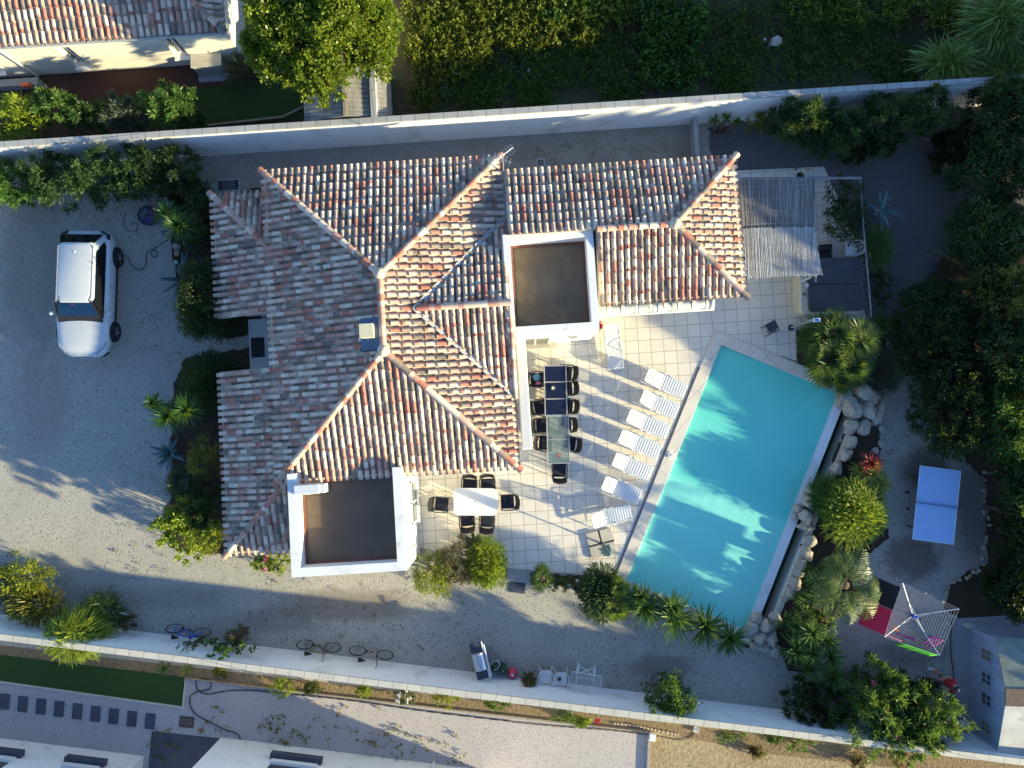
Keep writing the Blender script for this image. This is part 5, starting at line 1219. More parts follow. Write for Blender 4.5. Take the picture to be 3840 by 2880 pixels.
for k in range(4):
    a, c_ = tips[k], tips[(k+1) % 4]
    for i in range(11):
        f = .28+.72*i/10; A = Vector((a.x*f, a.y*f, 1.5+(a.z-1.5)*f)); C = Vector((c_.x*f, c_.y*f, 1.5+(c_.z-1.5)*f)); mid = (A+C)/2-Vector((0, 0, .025)); b.path([A, mid, C], .0026, 4)
b.build('lines', M['ttline'], t)
def cloth(label, a, b_, drop, out, m, name='towel', fold=.02, wx=0):
    """sheet hung over a line a-b, falling by drop and blown out sideways"""
    a = Vector(a); b_ = Vector(b_); s = (b_-a); side = Vector((-s.y, s.x, 0)).normalized(); q = MB(); n_, k_ = 12, 8
    vs = [(a.lerp(b_, i/n_) + side*(out*j/k_ + fold*math.sin(i*1.7+j*.4)*j/k_) - Vector((0, 0, drop*(j/k_)))) for j in range(k_+1) for i in range(n_+1)]
    q.add(vs, [(j*(n_+1)+i, j*(n_+1)+i+1, (j+1)*(n_+1)+i+1, (j+1)*(n_+1)+i) for j in range(k_) for i in range(n_)])
    o = q.build(name, M[m], smooth=True); md = o.modifiers.new('solid', 'SOLIDIFY'); md.thickness = .012; return tag(o, label, 'towel')
cloth('large crimson towel pegged on the west side of the clothes dryer', P(3347, 2290, 1.93), P(3318, 2383, 1.93), .85, -.55, 'magenta', fold=.03)
cloth('large black towel pegged on the north west side of the clothes dryer', P(3378, 2203, 1.93), P(3348, 2288, 1.93), .95, -.5, 'blacktowel', fold=.03)
cloth('bright green towel pegged along the south side of the clothes dryer', P(3386, 2412, 1.92), P(3516, 2456, 1.92), .5, -.2, 'green', fold=.02)
cloth('dark purple towel hanging at the south east side of the clothes dryer', P(3492, 2382, 1.88), P(3542, 2400, 1.88), .45, -.45, 'purple')
cloth('pink cloth with thin straps at the south west side of the clothes dryer', P(3330, 2385, 1.92), P(3380, 2405, 1.92), .25, .03, 'pinkcloth', 'cloth')
cloth('small purple garment on the southern lines of the clothes dryer', P(3365, 2380, 1.86), P(3440, 2405, 1.86), .2, .08, 'purple', 'cloth')
cloth('small orange garment on the inner south west line of the clothes dryer', P(3355, 2360, 1.8), P(3372, 2368, 1.8), .2, .1, 'orange', 'cloth')
for x, y, l in ((3470, 2226, 'left'), (3537, 2258, 'right')):
    tag(MB().box((0, 0, 0), (.05, .02, .08)).box((.0, .03, .0), (.05, .012, .08), .2).build('clothes_peg', M['cap'], bevel=.004), 'yellow clothes peg on the north east line, %s one of two' % l, 'clothes peg').location = P(x, y, 1.95)

# ------------------------------------------------------------ shed at the bottom right
M['shedwall'] = stripes('painted_planks', (.20, .24, .32), (.30, .35, .44), (.36, .41, .50), 3.4, (0, 1, 0), 3)
M['greenfelt'] = stripes('green_grey_felt', (.13, .15, .13), (.21, .24, .20), (.29, .31, .27), 1.4, (0, 1, 0), 12)
M['palefelt'] = mat('pale_roof_sheet', (.46, .45, .42), .8, .15, 1.6, dirt=((.22, .21, .19), 1.2, .5, .6))
c = P(3642, 2545, 0); st_ = thing('garden_shed', 'blue grey planked garden shed with four small windows in the bottom right corner', 'shed', c, math.radians(-1.5))
yS, yN, zE, zR = -1.98, 1.92, 1.62, 2.15; rid = .1
b = MB(); b.add([(0, yS, -.05), (0, yN, -.05), (0, yN, zE), (0, rid, zR), (0, yS, zE), (5, yS, -.05), (5, yN, -.05), (5, yN, zE), (5, rid, zR), (5, yS, zE)], [(4, 3, 2, 1, 0), (5, 6, 7, 8, 9), (0, 5, 9, 4), (1, 2, 7, 6), (0, 1, 6, 5)]); b.build('wall', M['shedwall'], st_)
b = MB(); b.add([(-.12, rid+.30, zR-.0), (5, rid+.30, zR-.0), (5, yN+.08, zE+.02), (-.12, yN+.08, zE+.02), (-.12, rid+.30, zR-.04), (5, rid+.3, zR-.04), (5, yN+.08, zE-.02), (-.12, yN+.08, zE-.02)], [(3, 2, 1, 0), (4, 5, 6, 7), (0, 4, 7, 3), (0, 1, 5, 4), (3, 7, 6, 2)]); b.build('north_slope', M['greenfelt'], st_)
b = MB(); b.add([(-.12, rid-.30, zR-.01), (5, rid-.30, zR-.01), (5, yS-.12, zE+.05), (-.12, yS-.12, zE+.05), (-.12, rid-.30, zR-.05), (5, rid-.3, zR-.05), (5, yS-.12, zE+.01), (-.12, yS-.12, zE+.01)], [(0, 1, 2, 3), (7, 6, 5, 4), (0, 3, 7, 4), (3, 2, 6, 7), (0, 4, 5, 1)]); b.build('south_slope', M['palefelt'], st_)
MB().box((2.4, rid, zR+.0), (5.05, .60, .05)).build('ridge_board', M['bark'], st_); b = MB(); b.box((.1, yS-.1, .85), (.12, .3, 1.6)); b.build('corner_post', M['galv'], st_)
for yy, zz, gm in ((1.18, .95, 'yelglass'), (.32, .95, 'windowglass'), (-.42, .95, 'windowglass'), (-1.42, .9, 'yelglass')):
    w_ = MB().box((-.012, yy, zz), (.03, .40, .55)).build('window', M[gm], st_); b = MB()
    for k in (-1, 0, 1): b.box((-.03, yy+k*.21, zz), (.03, .03 if k == 0 else .05, .6)); b.box((-.028, yy, zz+k*.285), (.03, .45, .03 if k == 0 else .05))
    b.build('frame', M['shedwall'], w_)
c = P(3613, 2716, .4); t = thing('side_table', 'small white plastic table beside the planked shed', 'table', (c.x, c.y, .01), .1); MB().box((0, 0, .42), (.33, .32, .03)).build('table_top', M['white'], t, bevel=.015)
for x in (-1, 1):
    for y in (-1, 1): MB().tube((x*.13, y*.13, .41), (x*.15, y*.15, 0), .02, 6).build('leg', M['white'], t)
tag(MB().prism([(-.28, .08), (-.1, .13), (.05, .12), (.24, .0), (.05, -.08), (-.18, -.06)], .0, .06).build('flat_stone', M['conc'], bevel=.01), 'flat tan stone on the slab at the north corner of the planked shed', 'stone').location = P(3632, 2348, .01)

# ------------------------------------------------------------ bicycles leaning on the south wall (front towards +x)
def make_bike(label, fm, extra=None, wr=.33):
    t = thing('bicycle', label, 'bicycle'); V = Vector
    T = Matrix.Identity(4)
    for x in (-.52, .52):
        w_ = MB().torus((x, 0, wr), (0, 1, 0), wr-.022, .022, 30, 6).build('wheel', M['black'], t)
        b = MB(); b.torus((x, 0, wr), (0, 1, 0), wr-.05, .009, 28, 4); b.tube((x, -.03, wr), (x, .03, wr), .025, 8)
        for k in range(14): g = k*2*math.pi/14; b.tube((x, 0, wr), (x+(wr-.05)*math.cos(g), 0, wr+(wr-.05)*math.sin(g)), .003, 3, cap=False)
        b.build('rim', M['alloy'], w_)
    bb, se, hd, hd2, ra, fa = V((-.1, 0, .28)), V((-.2, 0, .74)), V((.34, 0, .78)), V((.37, 0, .66)), V((-.52, 0, wr)), V((.52, 0, wr))
    b = MB()
    for p, q in ((bb, se), (se, hd), (bb, hd2), (hd, hd2)): b.tube(p, q, .02, 8)
    for s in (-.04, .04): o = V((0, s, 0)); b.tube(bb+o*.6, ra+o, .011, 6); b.tube(se+o*.3, ra+o, .01, 6); b.tube(hd2+o*.6, fa+o, .013, 6)
    b.build('bicycle_frame', M[fm], t)
    b = MB(); b.tube(se, (-.23, 0, .88), .014, 6); b.build('seat_post', M['alloy'], t); MB().prism([(-.37, -.08), (-.32, -.09), (-.1, -.02), (-.08, 0), (-.1, .02), (-.32, .09), (-.37, .08)], .88, .93).build('saddle', M['black'], t, bevel=.015)
    b = MB(); b.tube(hd, (.33, 0, .95), .015, 6); b.path([(.31, -.30, .97), (.35, -.12, .95), (.35, .12, .95), (.31, .30, .97)], .013, 6); b.build('handlebar', M['dark'], t)
    b = MB(); b.tube((.31, -.31, .97), (.33, -.2, .963), .019, 6); b.tube((.31, .31, .97), (.33, .2, .963), .019, 6); b.build('grip', M['black'], t)
    b = MB(); b.torus((-.1, -.04, .28), (0, 1, 0), .085, .008, 20, 5); b.tube((-.1, -.05, .28), (-.02, -.07, .13), .01, 5); b.tube((-.1, .05, .28), (-.18, .07, .43), .01, 5); b.box((-.02, -.11, .13), (.09, .08, .02)); b.box((-.18, .11, .43), (.09, .08, .02)); b.build('crankset', M['dark'], t)
    if extra: MB().box((.3, 0, .62), (.1, .07, .2)).build('bottle', M[extra], t, bevel=.02)
    return t
M['orangeframe'] = mat('olive_orange_paint', (.16, .12, .03), .4, .3, 6)
M['silverframe'] = mat('silver_paint', (.35, .30, .30), .35, .15, 6)
for (x1, y1, x2, y2, fm, ex, lab) in ((657, 2350, 757, 2365, 'blue', 'blue', 'blue bicycle leaning on the white wall, nearest the climbing vine'), (1140, 2410, 1252, 2422, 'orangeframe', None, 'dark bicycle with olive and orange frame, middle of the three on the wall'), (1341, 2433, 1446, 2449, 'silverframe', None, 'silver framed bicycle, easternmost of the three on the wall')):
    a, c_ = P(x1, y1, .33), P(x2, y2, .33); m_ = (a+c_)/2; o = make_bike(lab, fm, ex); ang = math.atan2(c_.y-a.y, c_.x-a.x)
    o.location = (m_.x, m_.y, 0); o.rotation_euler = (Matrix.Rotation(ang, 4, 'Z') @ Matrix.Rotation(math.radians(13), 4, 'X')).to_euler(); o['group'] = 'bicycles leaning on the south wall'
# ------------------------------------------------------------ barbecue, bottles, ball
c = P(1800, 2470, .6); t = thing('barbecue', 'steel gas barbecue with a curved hood and side shelves against the south wall', 'barbecue', (c.x, c.y, 0), math.radians(-76))
# x runs along the wall-perpendicular direction of the photo: body, hood and shelves
MB().box((0, 0, .42), (.62, .46, .80)).build('cabinet', M['dark'], t, bevel=.01)
b = MB(); n_ = 10; pr = [(.25*math.cos(math.pi*k/n_), .84+.24*math.sin(math.pi*k/n_)) for k in range(n_+1)]
vs = [(-.31, y, z) for y, z in pr]+[(.31, y, z) for y, z in pr]; b.add(vs, [(k, k+1, n_+2+k, n_+1+k) for k in range(n_)]+[tuple(range(n_, -1, -1)), tuple(range(n_+1, 2*n_+2))]); b.build('hood', M['metal'], t, auto=.6)
MB().box((.0, .30, 1.0), (1.2, .05, .05)).build('front_handle', M['white'], t, bevel=.01)
for s in (-1, 1): MB().box((s*.50, -.02, .84), (.34, .44, .03)).build('side_shelf', M['slate'], t, bevel=.01)
MB().box((0, .22, .84), (1.35, .05, .07)).build('control_panel', M['white'], t, bevel=.01)
for x in (-.25, .25):
    for y in (-.18, .18): MB().tube((x, y-.02, .05), (x, y+.02, .05), .05, 12).build('castor', M['black'], t)
for x, y, l in ((1857, 2508, 'dark green gas bottle next to the barbecue, with a hose loop over it'), (1886, 2512, 'dark green gas bottle between its twin and the pink ball')):
    c = P(x, y, .45); t = thing('gas_bottle', l, 'gas bottle', (c.x, c.y, 0)); t['group'] = 'green gas bottles'
    MB().lathe([(.12, 0), (.15, .03), (.155, .4), (.12, .5), (.05, .54)], n=22).build('cylinder', M['greenpaint'], t, smooth=True); MB().lathe([(.03, .54), (.03, .6)], n=10).build('valve', M['alloy'], t); MB().torus((0, 0, .57), (0, 0, 1), .08, .012).build('collar', M['greenpaint'], t)
b = MB(); q = [P(1838, 2498, .6), P(1848, 2482, .7), P(1868, 2478, .72), P(1874, 2492, .68), P(1866, 2510, .6), P(1858, 2512, .6)]; tag(b.path(q, .014, 6).build('gas_hose', M['white'], smooth=True), 'pale gas hose looping from the barbecue to the green bottles', 'hose')
c = P(1922, 2525, .2); t = thing('beach_ball', 'crimson and pink ball with white markings at the foot of the wall', 'ball', (c.x, c.y, .21))
MB().lathe([(.001, -.2), (.1, -.175), (.175, -.1), (.2, 0), (.175, .1), (.1, .175), (.001, .2)], n=24).build('ball_skin', M['pinkred'], t, smooth=True); MB().lathe([(.06, .192), (.05, .203), (.001, .205)], n=16).build('marking', M['white'], t)
# drying rack and trestle
c = P(2197, 2548, .75); t = thing('drying_rack', 'white wire clothes airer standing by the white chairs at the south wall', 'clothes airer', (c.x, c.y, 0), math.radians(-9)); b = MB()
for s in (-1, 1): b.box((0, s*.24, .86), (1.12, .02, .02)); b.box((s*.56, 0, .86), (.02, .5, .02))
b.build('rack_frame', M['white'], t); b = MB()
for k in range(21): b.tube((-.53+k*.053, -.24, .862), (-.53+k*.053, .24, .862), .006, 4)
b.build('wires', M['white'], t); b = MB()
for s in (-1, 1): b.tube((s*.3, .24, .85), (s*.34, -.3, 0), .012, 6); b.tube((s*.34, -.24, .85), (s*.3, .3, 0), .012, 6)
b.tube((-.32, -.12, .3), (.32, -.12, .3), .01, 5); b.build('cross_legs', M['white'], t)
c = P(2198, 2518, .5); t = thing('folding_trestle', 'white folding trestle leaning behind the clothes airer', 'trestle', (c.x, c.y, 0), math.radians(-9)); b = MB()
for s in (-1, 1): b.box((s*.31, .05, .55), (.05, .34, .04)); 
b.build('side_bar', M['white'], t); b = MB(); b.tube((-.31, .2, .56), (.31, -.1, .56), .015, 6); b.tube((.31, .2, .56), (-.31, -.1, .56), .015, 6); b.build('cross_bar', M['white'], t); b = MB()
for s in (-1, 1):
    for y in (.2, -.1): b.tube((s*.31, y, .54), (s*.31, y, 0), .014, 6)
b.build('leg', M['white'], t)
c = P(1975, 2580, .3)
# white frame half buried in the shrub, electric box etc.
t = thing('tubular_frame', 'bent white tubular frame half hidden in the dark shrub', 'frame', P(440, 2300, .5)); MB().path([(-.35, .25, .1), (.05, .1, .35), (.1, -.1, .2), (.08, -.25, -.4)], .018, 6).path([(-.35, .25, .1), (.35, .05, .25), (.35, -.2, -.45)], .018, 6).build('tube', M['white'], t)
t = thing('white_box', 'small white box at the corner where the gravel meets the sandy ground', 'box', P(2447, 2766, .2), math.radians(-8)); MB().box((0, 0, -.09), (.2, .24, .22)).build('casing', M['white'], t, bevel=.01); MB().box((0, 0, .03), (.22, .26, .02)).build('lid', M['white'], t, bevel=.005)
flat('kerb', 'thin pale kerb between the neighbour gravel and the sandy ground', 'kerb', px((2429, 2752), (2437, 2752), (2416, 3300), (2407, 3300)), -.02, .10, 'greyconc')
flat('timber_edging', 'long timber edging between the planting strip and the pinkish gravel', 'edging', px((695, 2538), (960, 2571), (1920, 2683), (2430, 2742), (2430, 2747), (1920, 2689), (960, 2577), (695, 2544)), -.02, .08, 'wood')
flat('lawn_edging', 'pale stone edging along the neighbour lawn', 'edging', px((-600, 2475), (0, 2553), (683, 2649), (695, 2540), (700, 2541), (689, 2657), (0, 2560), (-600, 2482)), -.02, .03, 'conc')
flat('brick', 'lone tan brick lying on the soil behind the south wall', 'brick', px((2602, 2720), (2624, 2722), (2618, 2746), (2597, 2742)), 0, .1, 'conc')

# ------------------------------------------------------------ person (skin modifier body)
def skinmesh(name, joints, edges, m, parent, sub=2):
    me = bpy.data.meshes.new(name); me.from_pydata([j[0] for j in joints], edges, []); me.update()
    o = bpy.data.objects.new(name, me); col.objects.link(o); o.parent = parent; me.materials.append(m)
    md = o.modifiers.new('skin', 'SKIN'); md.use_smooth_shade = True
    if not me.skin_vertices: me.attributes.new('skin', 'FLOAT', 'POINT')
    for i, j in enumerate(joints):
        r = j[1]; me.skin_vertices[0].data[i].radius = r if isinstance(r, tuple) else (r, r)
    me.skin_vertices[0].data[0].use_root = True
    s_ = o.modifiers.new('sub', 'SUBSURF'); s_.levels = sub; s_.render_levels = sub; return o
f = P(3492, 2512, 0); hp = P(3592, 2565, 1.6)
pr_ = thing('person', 'person in red shirt, khaki shorts and dark cap holding a controller near the shed', 'person', (f.x+.02, f.y-.12, 0), math.radians(82))
# local frame: +y is where the person faces (world west / up-left), z up
def bodyjoints():
    J = [((0, 0, .93), (.145, .11)), ((0, -.01, 1.12), (.13, .10)), ((0, -.02, 1.32), (.155, .11)), ((0, -.02, 1.44), (.10, .075)), ((0, 0, 1.52), .055), ((0, .02, 1.58), .055)]
    E = [(0, 1), (1, 2), (2, 3), (3, 4), (4, 5)]
    for s in (-1, 1):
        b0 = len(J)
        J += [((s*.10, .0, .84), .088), ((s*.13, .03 if s > 0 else .10, .48), .058), ((s*.14, .01 if s > 0 else .12, .28), .052), ((s*.15, .0 if s > 0 else .13, .09), .038)]
        E += [(0, b0), (b0, b0+1), (b0+1, b0+2), (b0+2, b0+3)]
        a0 = len(J); J += [((s*.19, -.02, 1.40), .055), ((s*.25, .04, 1.13), .042), ((s*.16, .24, 1.10), .034), ((s*.10, .30, 1.12), (.022, .034))]
        E += [(3, a0), (a0, a0+1), (a0+1, a0+2), (a0+2, a0+3)]
        for k in range(4):
            b1 = len(J); z = 1.145-.02*k; L_ = (.05, .056, .052, .04)[k]
            J += [((s*.085, .325, z), .0095), ((s*(.085-.01), .325+L_*.6, z+.004), .009), ((s*(.085-.035), .325+L_*.7, z), .0075)]; E += [(a0+3, b1), (b1, b1+1), (b1+1, b1+2)]
        b1 = len(J); J += [((s*.075, .30, 1.15), .011), ((s*.05, .33, 1.165), .009)]; E += [(a0+3, b1), (b1, b1+1)]
    return J, E
J, E = bodyjoints(); skinmesh('body', J, E, M['skin'], pr_)
sh = [((0, 0, .90), (.165, .13)), ((0, -.01, 1.12), (.155, .125)), ((0, -.02, 1.32), (.175, .13)), ((0, -.02, 1.43), (.12, .09))]
Es = [(0, 1), (1, 2), (2, 3)]
for s in (-1, 1): b0 = len(sh); sh += [((s*.19, -.02, 1.40), .078), ((s*.225, .01, 1.24), .07)]; Es += [(3, b0), (b0, b0+1)]
skinmesh('shirt', sh, Es, M['redcloth'], pr_)
so = [((0, 0, .93), (.155, .125)), ((0, 0, .84), (.15, .12))]; Es = [(0, 1)]
for s in (-1, 1): b0 = len(so); so += [((s*.105, .01, .74), .105), ((s*.125, .03 if s > 0 else .07, .52), .088)]; Es += [(1, b0), (b0, b0+1)]
skinmesh('shorts', so, Es, M['khaki'], pr_)
def ellip(name, c, r, m, par, rot=0):
    bm = bmesh.new(); bmesh.ops.create_uvsphere(bm, u_segments=20, v_segments=14, radius=1); me = bpy.data.meshes.new(name); bm.to_mesh(me); bm.free()
    o = link_mesh(name, me, m, par, smooth=True); o.location = c; o.scale = r; o.rotation_euler = (rot, 0, 0); return o
bm = bmesh.new(); bmesh.ops.create_uvsphere(bm, u_segments=28, v_segments=20, radius=1)
for v in bm.verts:
    x, y, z = v.co; w_ = .076*(1-.18*max(0, -z)); v.co = Vector((x*w_, y*.092, z*.118))
    if y > .2:
        v.co.y += .018*math.exp(-(x/.16)**2-((z+.08)/.2)**2)                     # nose
        for s in (-1, 1): v.co.y -= .010*math.exp(-((x-s*.38)/.16)**2-((z-.12)/.14)**2)   # eye sockets
        v.co.y += .005*math.exp(-(x/.3)**2-((z+.45)/.08)**2)                       # lips
    if z < -.5: v.co.y += .012*max(0, y)
me = bpy.data.meshes.new('head'); bm.to_mesh(me); bm.free(); hd_ = link_mesh('head', me, M['skin'], pr_, smooth=True); hd_.location = (0, .05, 1.66); hd_.rotation_euler = (math.radians(-14), 0, 0)
for s in (-1, 1):
    ellip('eye', (s*.03, .082, .014), (.011, .008, .009), M['white'], hd_); ellip('ear', (s*.077, -.005, -.005), (.012, .022, .032), M['skin'], hd_)
ellip('mouth', (0, .089, -.053), (.024, .006, .006), M['redcloth'], hd_); ellip('hair', (0, -.022, .012), (.082, .088, .108), M['hair'], hd_)
b = MB(); b.lathe([(.088, .03), (.087, .07), (.07, .11), (.03, .13), (.001, .133)], n=20); b.prism([(-.06, .07), (.06, .07), (.05, .15), (0, .165), (-.05, .15)], .035, .045); b.build('cap', M['dark'], hd_, smooth=False, auto=.6)
for s in (-1, 1):
    y0 = .0 if s > 0 else .13
    MB().prism([(s*.15-.045, y0-.09), (s*.15+.04, y0-.09), (s*.15+.05, y0+.08), (s*.15+.03, y0+.19), (s*.15-.02, y0+.20), (s*.15-.05, y0+.1)], .0, .085).build('shoe', M['white'], pr_, bevel=.03, seg=3)
q = Vector(pr_.location)+Matrix.Rotation(math.radians(82), 3, 'Z') @ Vector((0, .345, 1.12))
t = thing('remote_controller', 'small dark controller held in both hands of the person in red', 'controller', q, math.radians(82)); MB().box((0, 0, 0), (.15, .09, .04)).build('casing', M['dark'], t, bevel=.015); MB().box((0, .06, .04), (.13, .015, .08)).build('screen', M['slate'], t, bevel=.004)
b = MB(); [b.tube((s*.04, 0, .02), (s*.04, 0, .045), .008, 8) for s in (-1, 1)]; b.build('joystick', M['galv'], t)
# ------------------------------------------------------------ plants
GH = 'oleanders along the boundary walls'
# hedge inside the north west wall
for x, y, rx, ry, h, l, lf in ((55, 690, 120, 85, 1.9, 'dark bush with yellowish tips at the left edge beside the gravel drive', 'green'), (200, 680, 120, 95, 2.1, 'second bush from the left edge in the shaded hedge below the wall', 'oleander'), (350, 670, 115, 95, 2.3, 'dark oleander in the middle of the hedge below the wall', 'oleander'),
    (500, 655, 120, 100, 2.4, 'tall dark oleander above the white car', 'oleander'), (640, 650, 120, 105, 2.3, 'dark oleander at the east end of the hedge above the car', 'dark'), (700, 730, 60, 60, 1.2, 'low dark bush between the hedge end and the potted plant', 'dark')):
    bush(l, 'shrub', x, y, rx, ry, h, lf, L=.20, Wd=.042, n=5200, clumps=75, name='oleander', group=GH, cr=.10)
GN = 'bushes in the hedge beside the top left house'
for x, y, rx, ry, h, l, lf in ((85, 450, 100, 85, 2.2, 'bright lime bush at the left edge above the wall', 'lime'), (230, 415, 85, 65, 2.3, 'light green oleander with sunlit tips next to the lime bush', 'oleander_light'), (330, 450, 90, 60, 1.9, 'dark bush in the middle of the hedge above the wall', 'oleander'),
    (475, 435, 85, 65, 1.8, 'greyish dark bush in the hedge above the wall', 'grey'), (640, 400, 100, 75, 2.5, 'sunlit topped oleander at the east end of the hedge above the wall', 'oleander_light'), (700, 450, 70, 55, 1.7, 'low dark bush at the east foot of the sunlit topped oleander', 'oleander')):
    bush(l, 'shrub', x, y, rx, ry, h, lf, L=.20, Wd=.05, n=3600, clumps=60, name='shrub', group=GN, cr=.10)
for x, y, rx, ry, h, l in ((900, 260, 55, 70, 1.3, 'small grassy shrub in the dark at the corner of the top left house'),): strands(l, 'shrub', x, y, rx, ry, h, 'dark', n=260, L=.6)
# pot, yucca, agaves west
c = P(560, 812, .3); t = thing('plant_pot', 'large dark and purple glazed pot with an aloe beside the dark hedge', 'plant pot', (c.x, c.y, 0)); MB().lathe([(.2, 0), (.36, .28), (.38, .5), (.33, .5), (.30, .40)], n=26).build('pot', M['pot'], t, smooth=True); MB().lathe([(.30, .40), (.31, .44), (.001, .45)], n=20).build('inside', M['purplepot'], t)
V_, Fq, T_ = rosette_data(rng(), (-.05, .05, .45), 14, .4, .06, .2, 1.2, .3); quads_obj('leaves', V_, T_, LEAF['agave'], t, faces=Fq)
hose('coil of thin cable on the gravel west of the purple pot', [(470, 800), (465, 840), (480, 865), (505, 868), (518, 850), (505, 835), (485, 845)], .012, 'bark', 'cable')
rosette('two headed yucca with long pale green leaves beside the roof of the north west wing', 'yucca', [(628, 805, 62, 2.0), (672, 848, 78, 2.1)], 'green', 120, .045, droop=.25)
rosette('dark thin leaved dracaena between the yucca and the roof', 'dracaena', [(735, 905, 55, .9)], 'dark', 80, .035, name='dracaena', droop=.3)
def agave(label, x, y, r, z, n, e1=1.2, leaf='agave'):
    return rosette(label, 'agave', [(x, y, r, z)], leaf, n, .15, name='agave', droop=.18, e0=.05, e1=e1, seg=4)
agave('large blue agave at the drive edge west of the north west wing', 690, 1050, 105, .35, 24)
agave('large blue agave between the yucca trio and the dark fan palm', 640, 1700, 75, .35, 22)
MB_ = MB().lathe([(.05, 0), (.06, .12), (.04, .14)], n=12); o = MB_.build('garden_lamp', M['white'], None); o.location = P(665, 985, .1); tag(o, 'small round white garden lamp among the leaves of the northern agave', 'lamp')
for k, (x, y, r) in enumerate(((660, 925, 14), (664, 948, 13), (652, 985, 12), (690, 1000, 14))): rock(x, y, r, r, .2, 'rounded edging stone on the drive edge, %s' % ('northernmost below the yucca', 'second below the yucca', 'third, by the garden lamp', 'nearest the agave')[k], 'edging_stone', 'edging stones of the west bed', 'pebble')
bush('dark ground cover raised tall to shade the car, south of the agave to the entrance', 'shrub', 768, 1115, 92, 165, 2.5, 'dark', L=.11, Wd=.045, n=17000, clumps=230, lump=.1, name='ground_shrub')  # this shrub, the mound and the yuccas are raised to shade the car
bush('dark shrub squeezed between the dracaena and the lower roof', 'shrub', 765, 800, 50, 110, 2.1, 'dark', L=.12, Wd=.045, n=4800, clumps=70)
strands('dark rounded grassy tuft in front of the entrance', 'grass tuft', 840, 1215, 70, 60, .6, 'dark', n=420, L=.35, W=.02, name='grass_tuft')
strands('large dark rounded clipped mound by the drive, half under the lower roof', 'shrub', 785, 1432, 142, 140, 2.4, 'dark', n=9500, L=.20, W=.025, name='mound_shrub', e0=.3, droop=.2)
rosette('three headed yucca reaching over the gravel drive', 'yucca', [(575, 1512, 44, 2.1), (632, 1562, 72, 2.0), (700, 1540, 72, 2.1)], 'green', 130, .04, droop=.22)
fan_palm('dark fan palm in the shaded bed south of the agave', [(690, 1810, 78, 1.6)], 20, leaf='dark')
bush('olive green soft bush between the agave and the roof edge', 'shrub', 775, 1720, 55, 85, 2.1, 'olive', L=.09, Wd=.035, n=4000, clumps=60)
bush('very dark bush under the roof edge south of the fan palm', 'shrub', 770, 1890, 65, 110, 2.2, 'dark', L=.12, Wd=.045, n=5000, clumps=60)
bush('bright yellow green leafy shrub at the corner where sunlight meets the drive', 'shrub', 705, 1965, 105, 105, 2.3, 'lime', L=.12, Wd=.07, n=5000, clumps=95, cr=.07)
bush('soft yellow green bush at the foot of the leafy shrub by the roof corner', 'shrub', 760, 2040, 75, 45, 1.0, 'yellow', L=.06, Wd=.03, n=3200, clumps=70)
bush('low yellow green plant with pink flowers under the south west roof edge', 'flowering plant', 1010, 2113, 78, 32, .6, 'lime', L=.09, Wd=.06, n=1500, clumps=50, flowers=(M['flower'], 3))
# south west corner
bush('yellow green leafy bush at the left edge of the southern drive', 'shrub', 95, 2165, 105, 75, 1.7, 'yellow', L=.10, Wd=.05, n=3600, clumps=70)
bush('dark bush at the left edge between the two yellow green bushes', 'shrub', 10, 2185, 75, 100, 1.2, 'dark', L=.10, Wd=.04, n=2200, clumps=50)
strands('golden olive bush with upright shoots against the south wall at the left edge', 'shrub', 130, 2270, 135, 85, 2.0, 'olive', n=1500, L=.30, W=.05, e0=.5, droop=.15)
strands('sprawling light green willowy shrub hanging over the south wall', 'shrub', 275, 2385, 120, 85, 2.5, 'lime', n=2300, L=.62, W=.04, droop=.75, e0=.15, seg=4)
strands('dark green feathery shrub behind the bent white frame', 'shrub', 385, 2300, 90, 85, 1.4, 'oleander', n=1500, L=.45, W=.02, droop=.4, e0=.3)
bush('small brownish dry bush at the foot of the wall beside the white frame', 'shrub', 485, 2325, 35, 32, .7, 'redbrown', L=.08, Wd=.03, n=900, clumps=30)
bush('reddish brown bush against the wall right of the blue bicycle', 'shrub', 892, 2383, 42, 42, 1.4, 'redbrown', L=.07, Wd=.03, n=1800, clumps=40)
bush('dark leaved climber with yellow green tips growing up the white wall', 'climber', 850, 2425, 95, 30, 2.0, 'green', L=.13, Wd=.10, n=500, clumps=50, name='climber', cr=.12)
bush('sparse trailing end of the climber on the white wall', 'climber', 712, 2422, 40, 16, 1.8, 'oleander', L=.11, Wd=.07, n=110, clumps=18, name='climber')
# terrace edge
bush('bright yellow green bush at the south east corner of the southern flat roof', 'shrub', 1625, 2150, 88, 92, 1.2, 'yellow', L=.08, Wd=.035, n=5200, clumps=120, lump=.15)
bush('grey brown dry looking bush between the yellow green and the dark green bush', 'shrub', 1705, 2105, 80, 95, 1.1, 'greybrown', L=.13, Wd=.026, n=6500, clumps=80)
strands('big rounded green rosemary bush on the terrace edge south of the white table', 'shrub', 1822, 2108, 90, 112, 1.3, 'lime', n=2600, L=.22, W=.035, name='rosemary_bush', e0=.4, droop=.12)
bush('bright lime sprig in front of the rosemary bush', 'shrub', 1850, 2165, 50, 45, 1.3, 'lime', L=.16, Wd=.03, n=700, clumps=30)
strands('small silvery tuft between the grey brown bush and the rosemary', 'shrub', 1770, 2035, 35, 25, .9, 'grey', n=240, L=.3, W=.03)
fan_palm('small bright fan palm on the south edge of the terrace', [(2035, 2168, 58, .8)], 16)
bush('low dark shrub between the small fan palm and the round spurge', 'shrub', 2105, 2185, 42, 28, .5, 'green', L=.09, Wd=.03, n=900, clumps=30)
strands('large round blue green spurge bush at the south west corner of the pool', 'shrub', 2255, 2225, 98, 128, 1.3, 'mound', n=3000, L=.26, W=.045, name='spurge_bush', e0=.5, droop=.1)
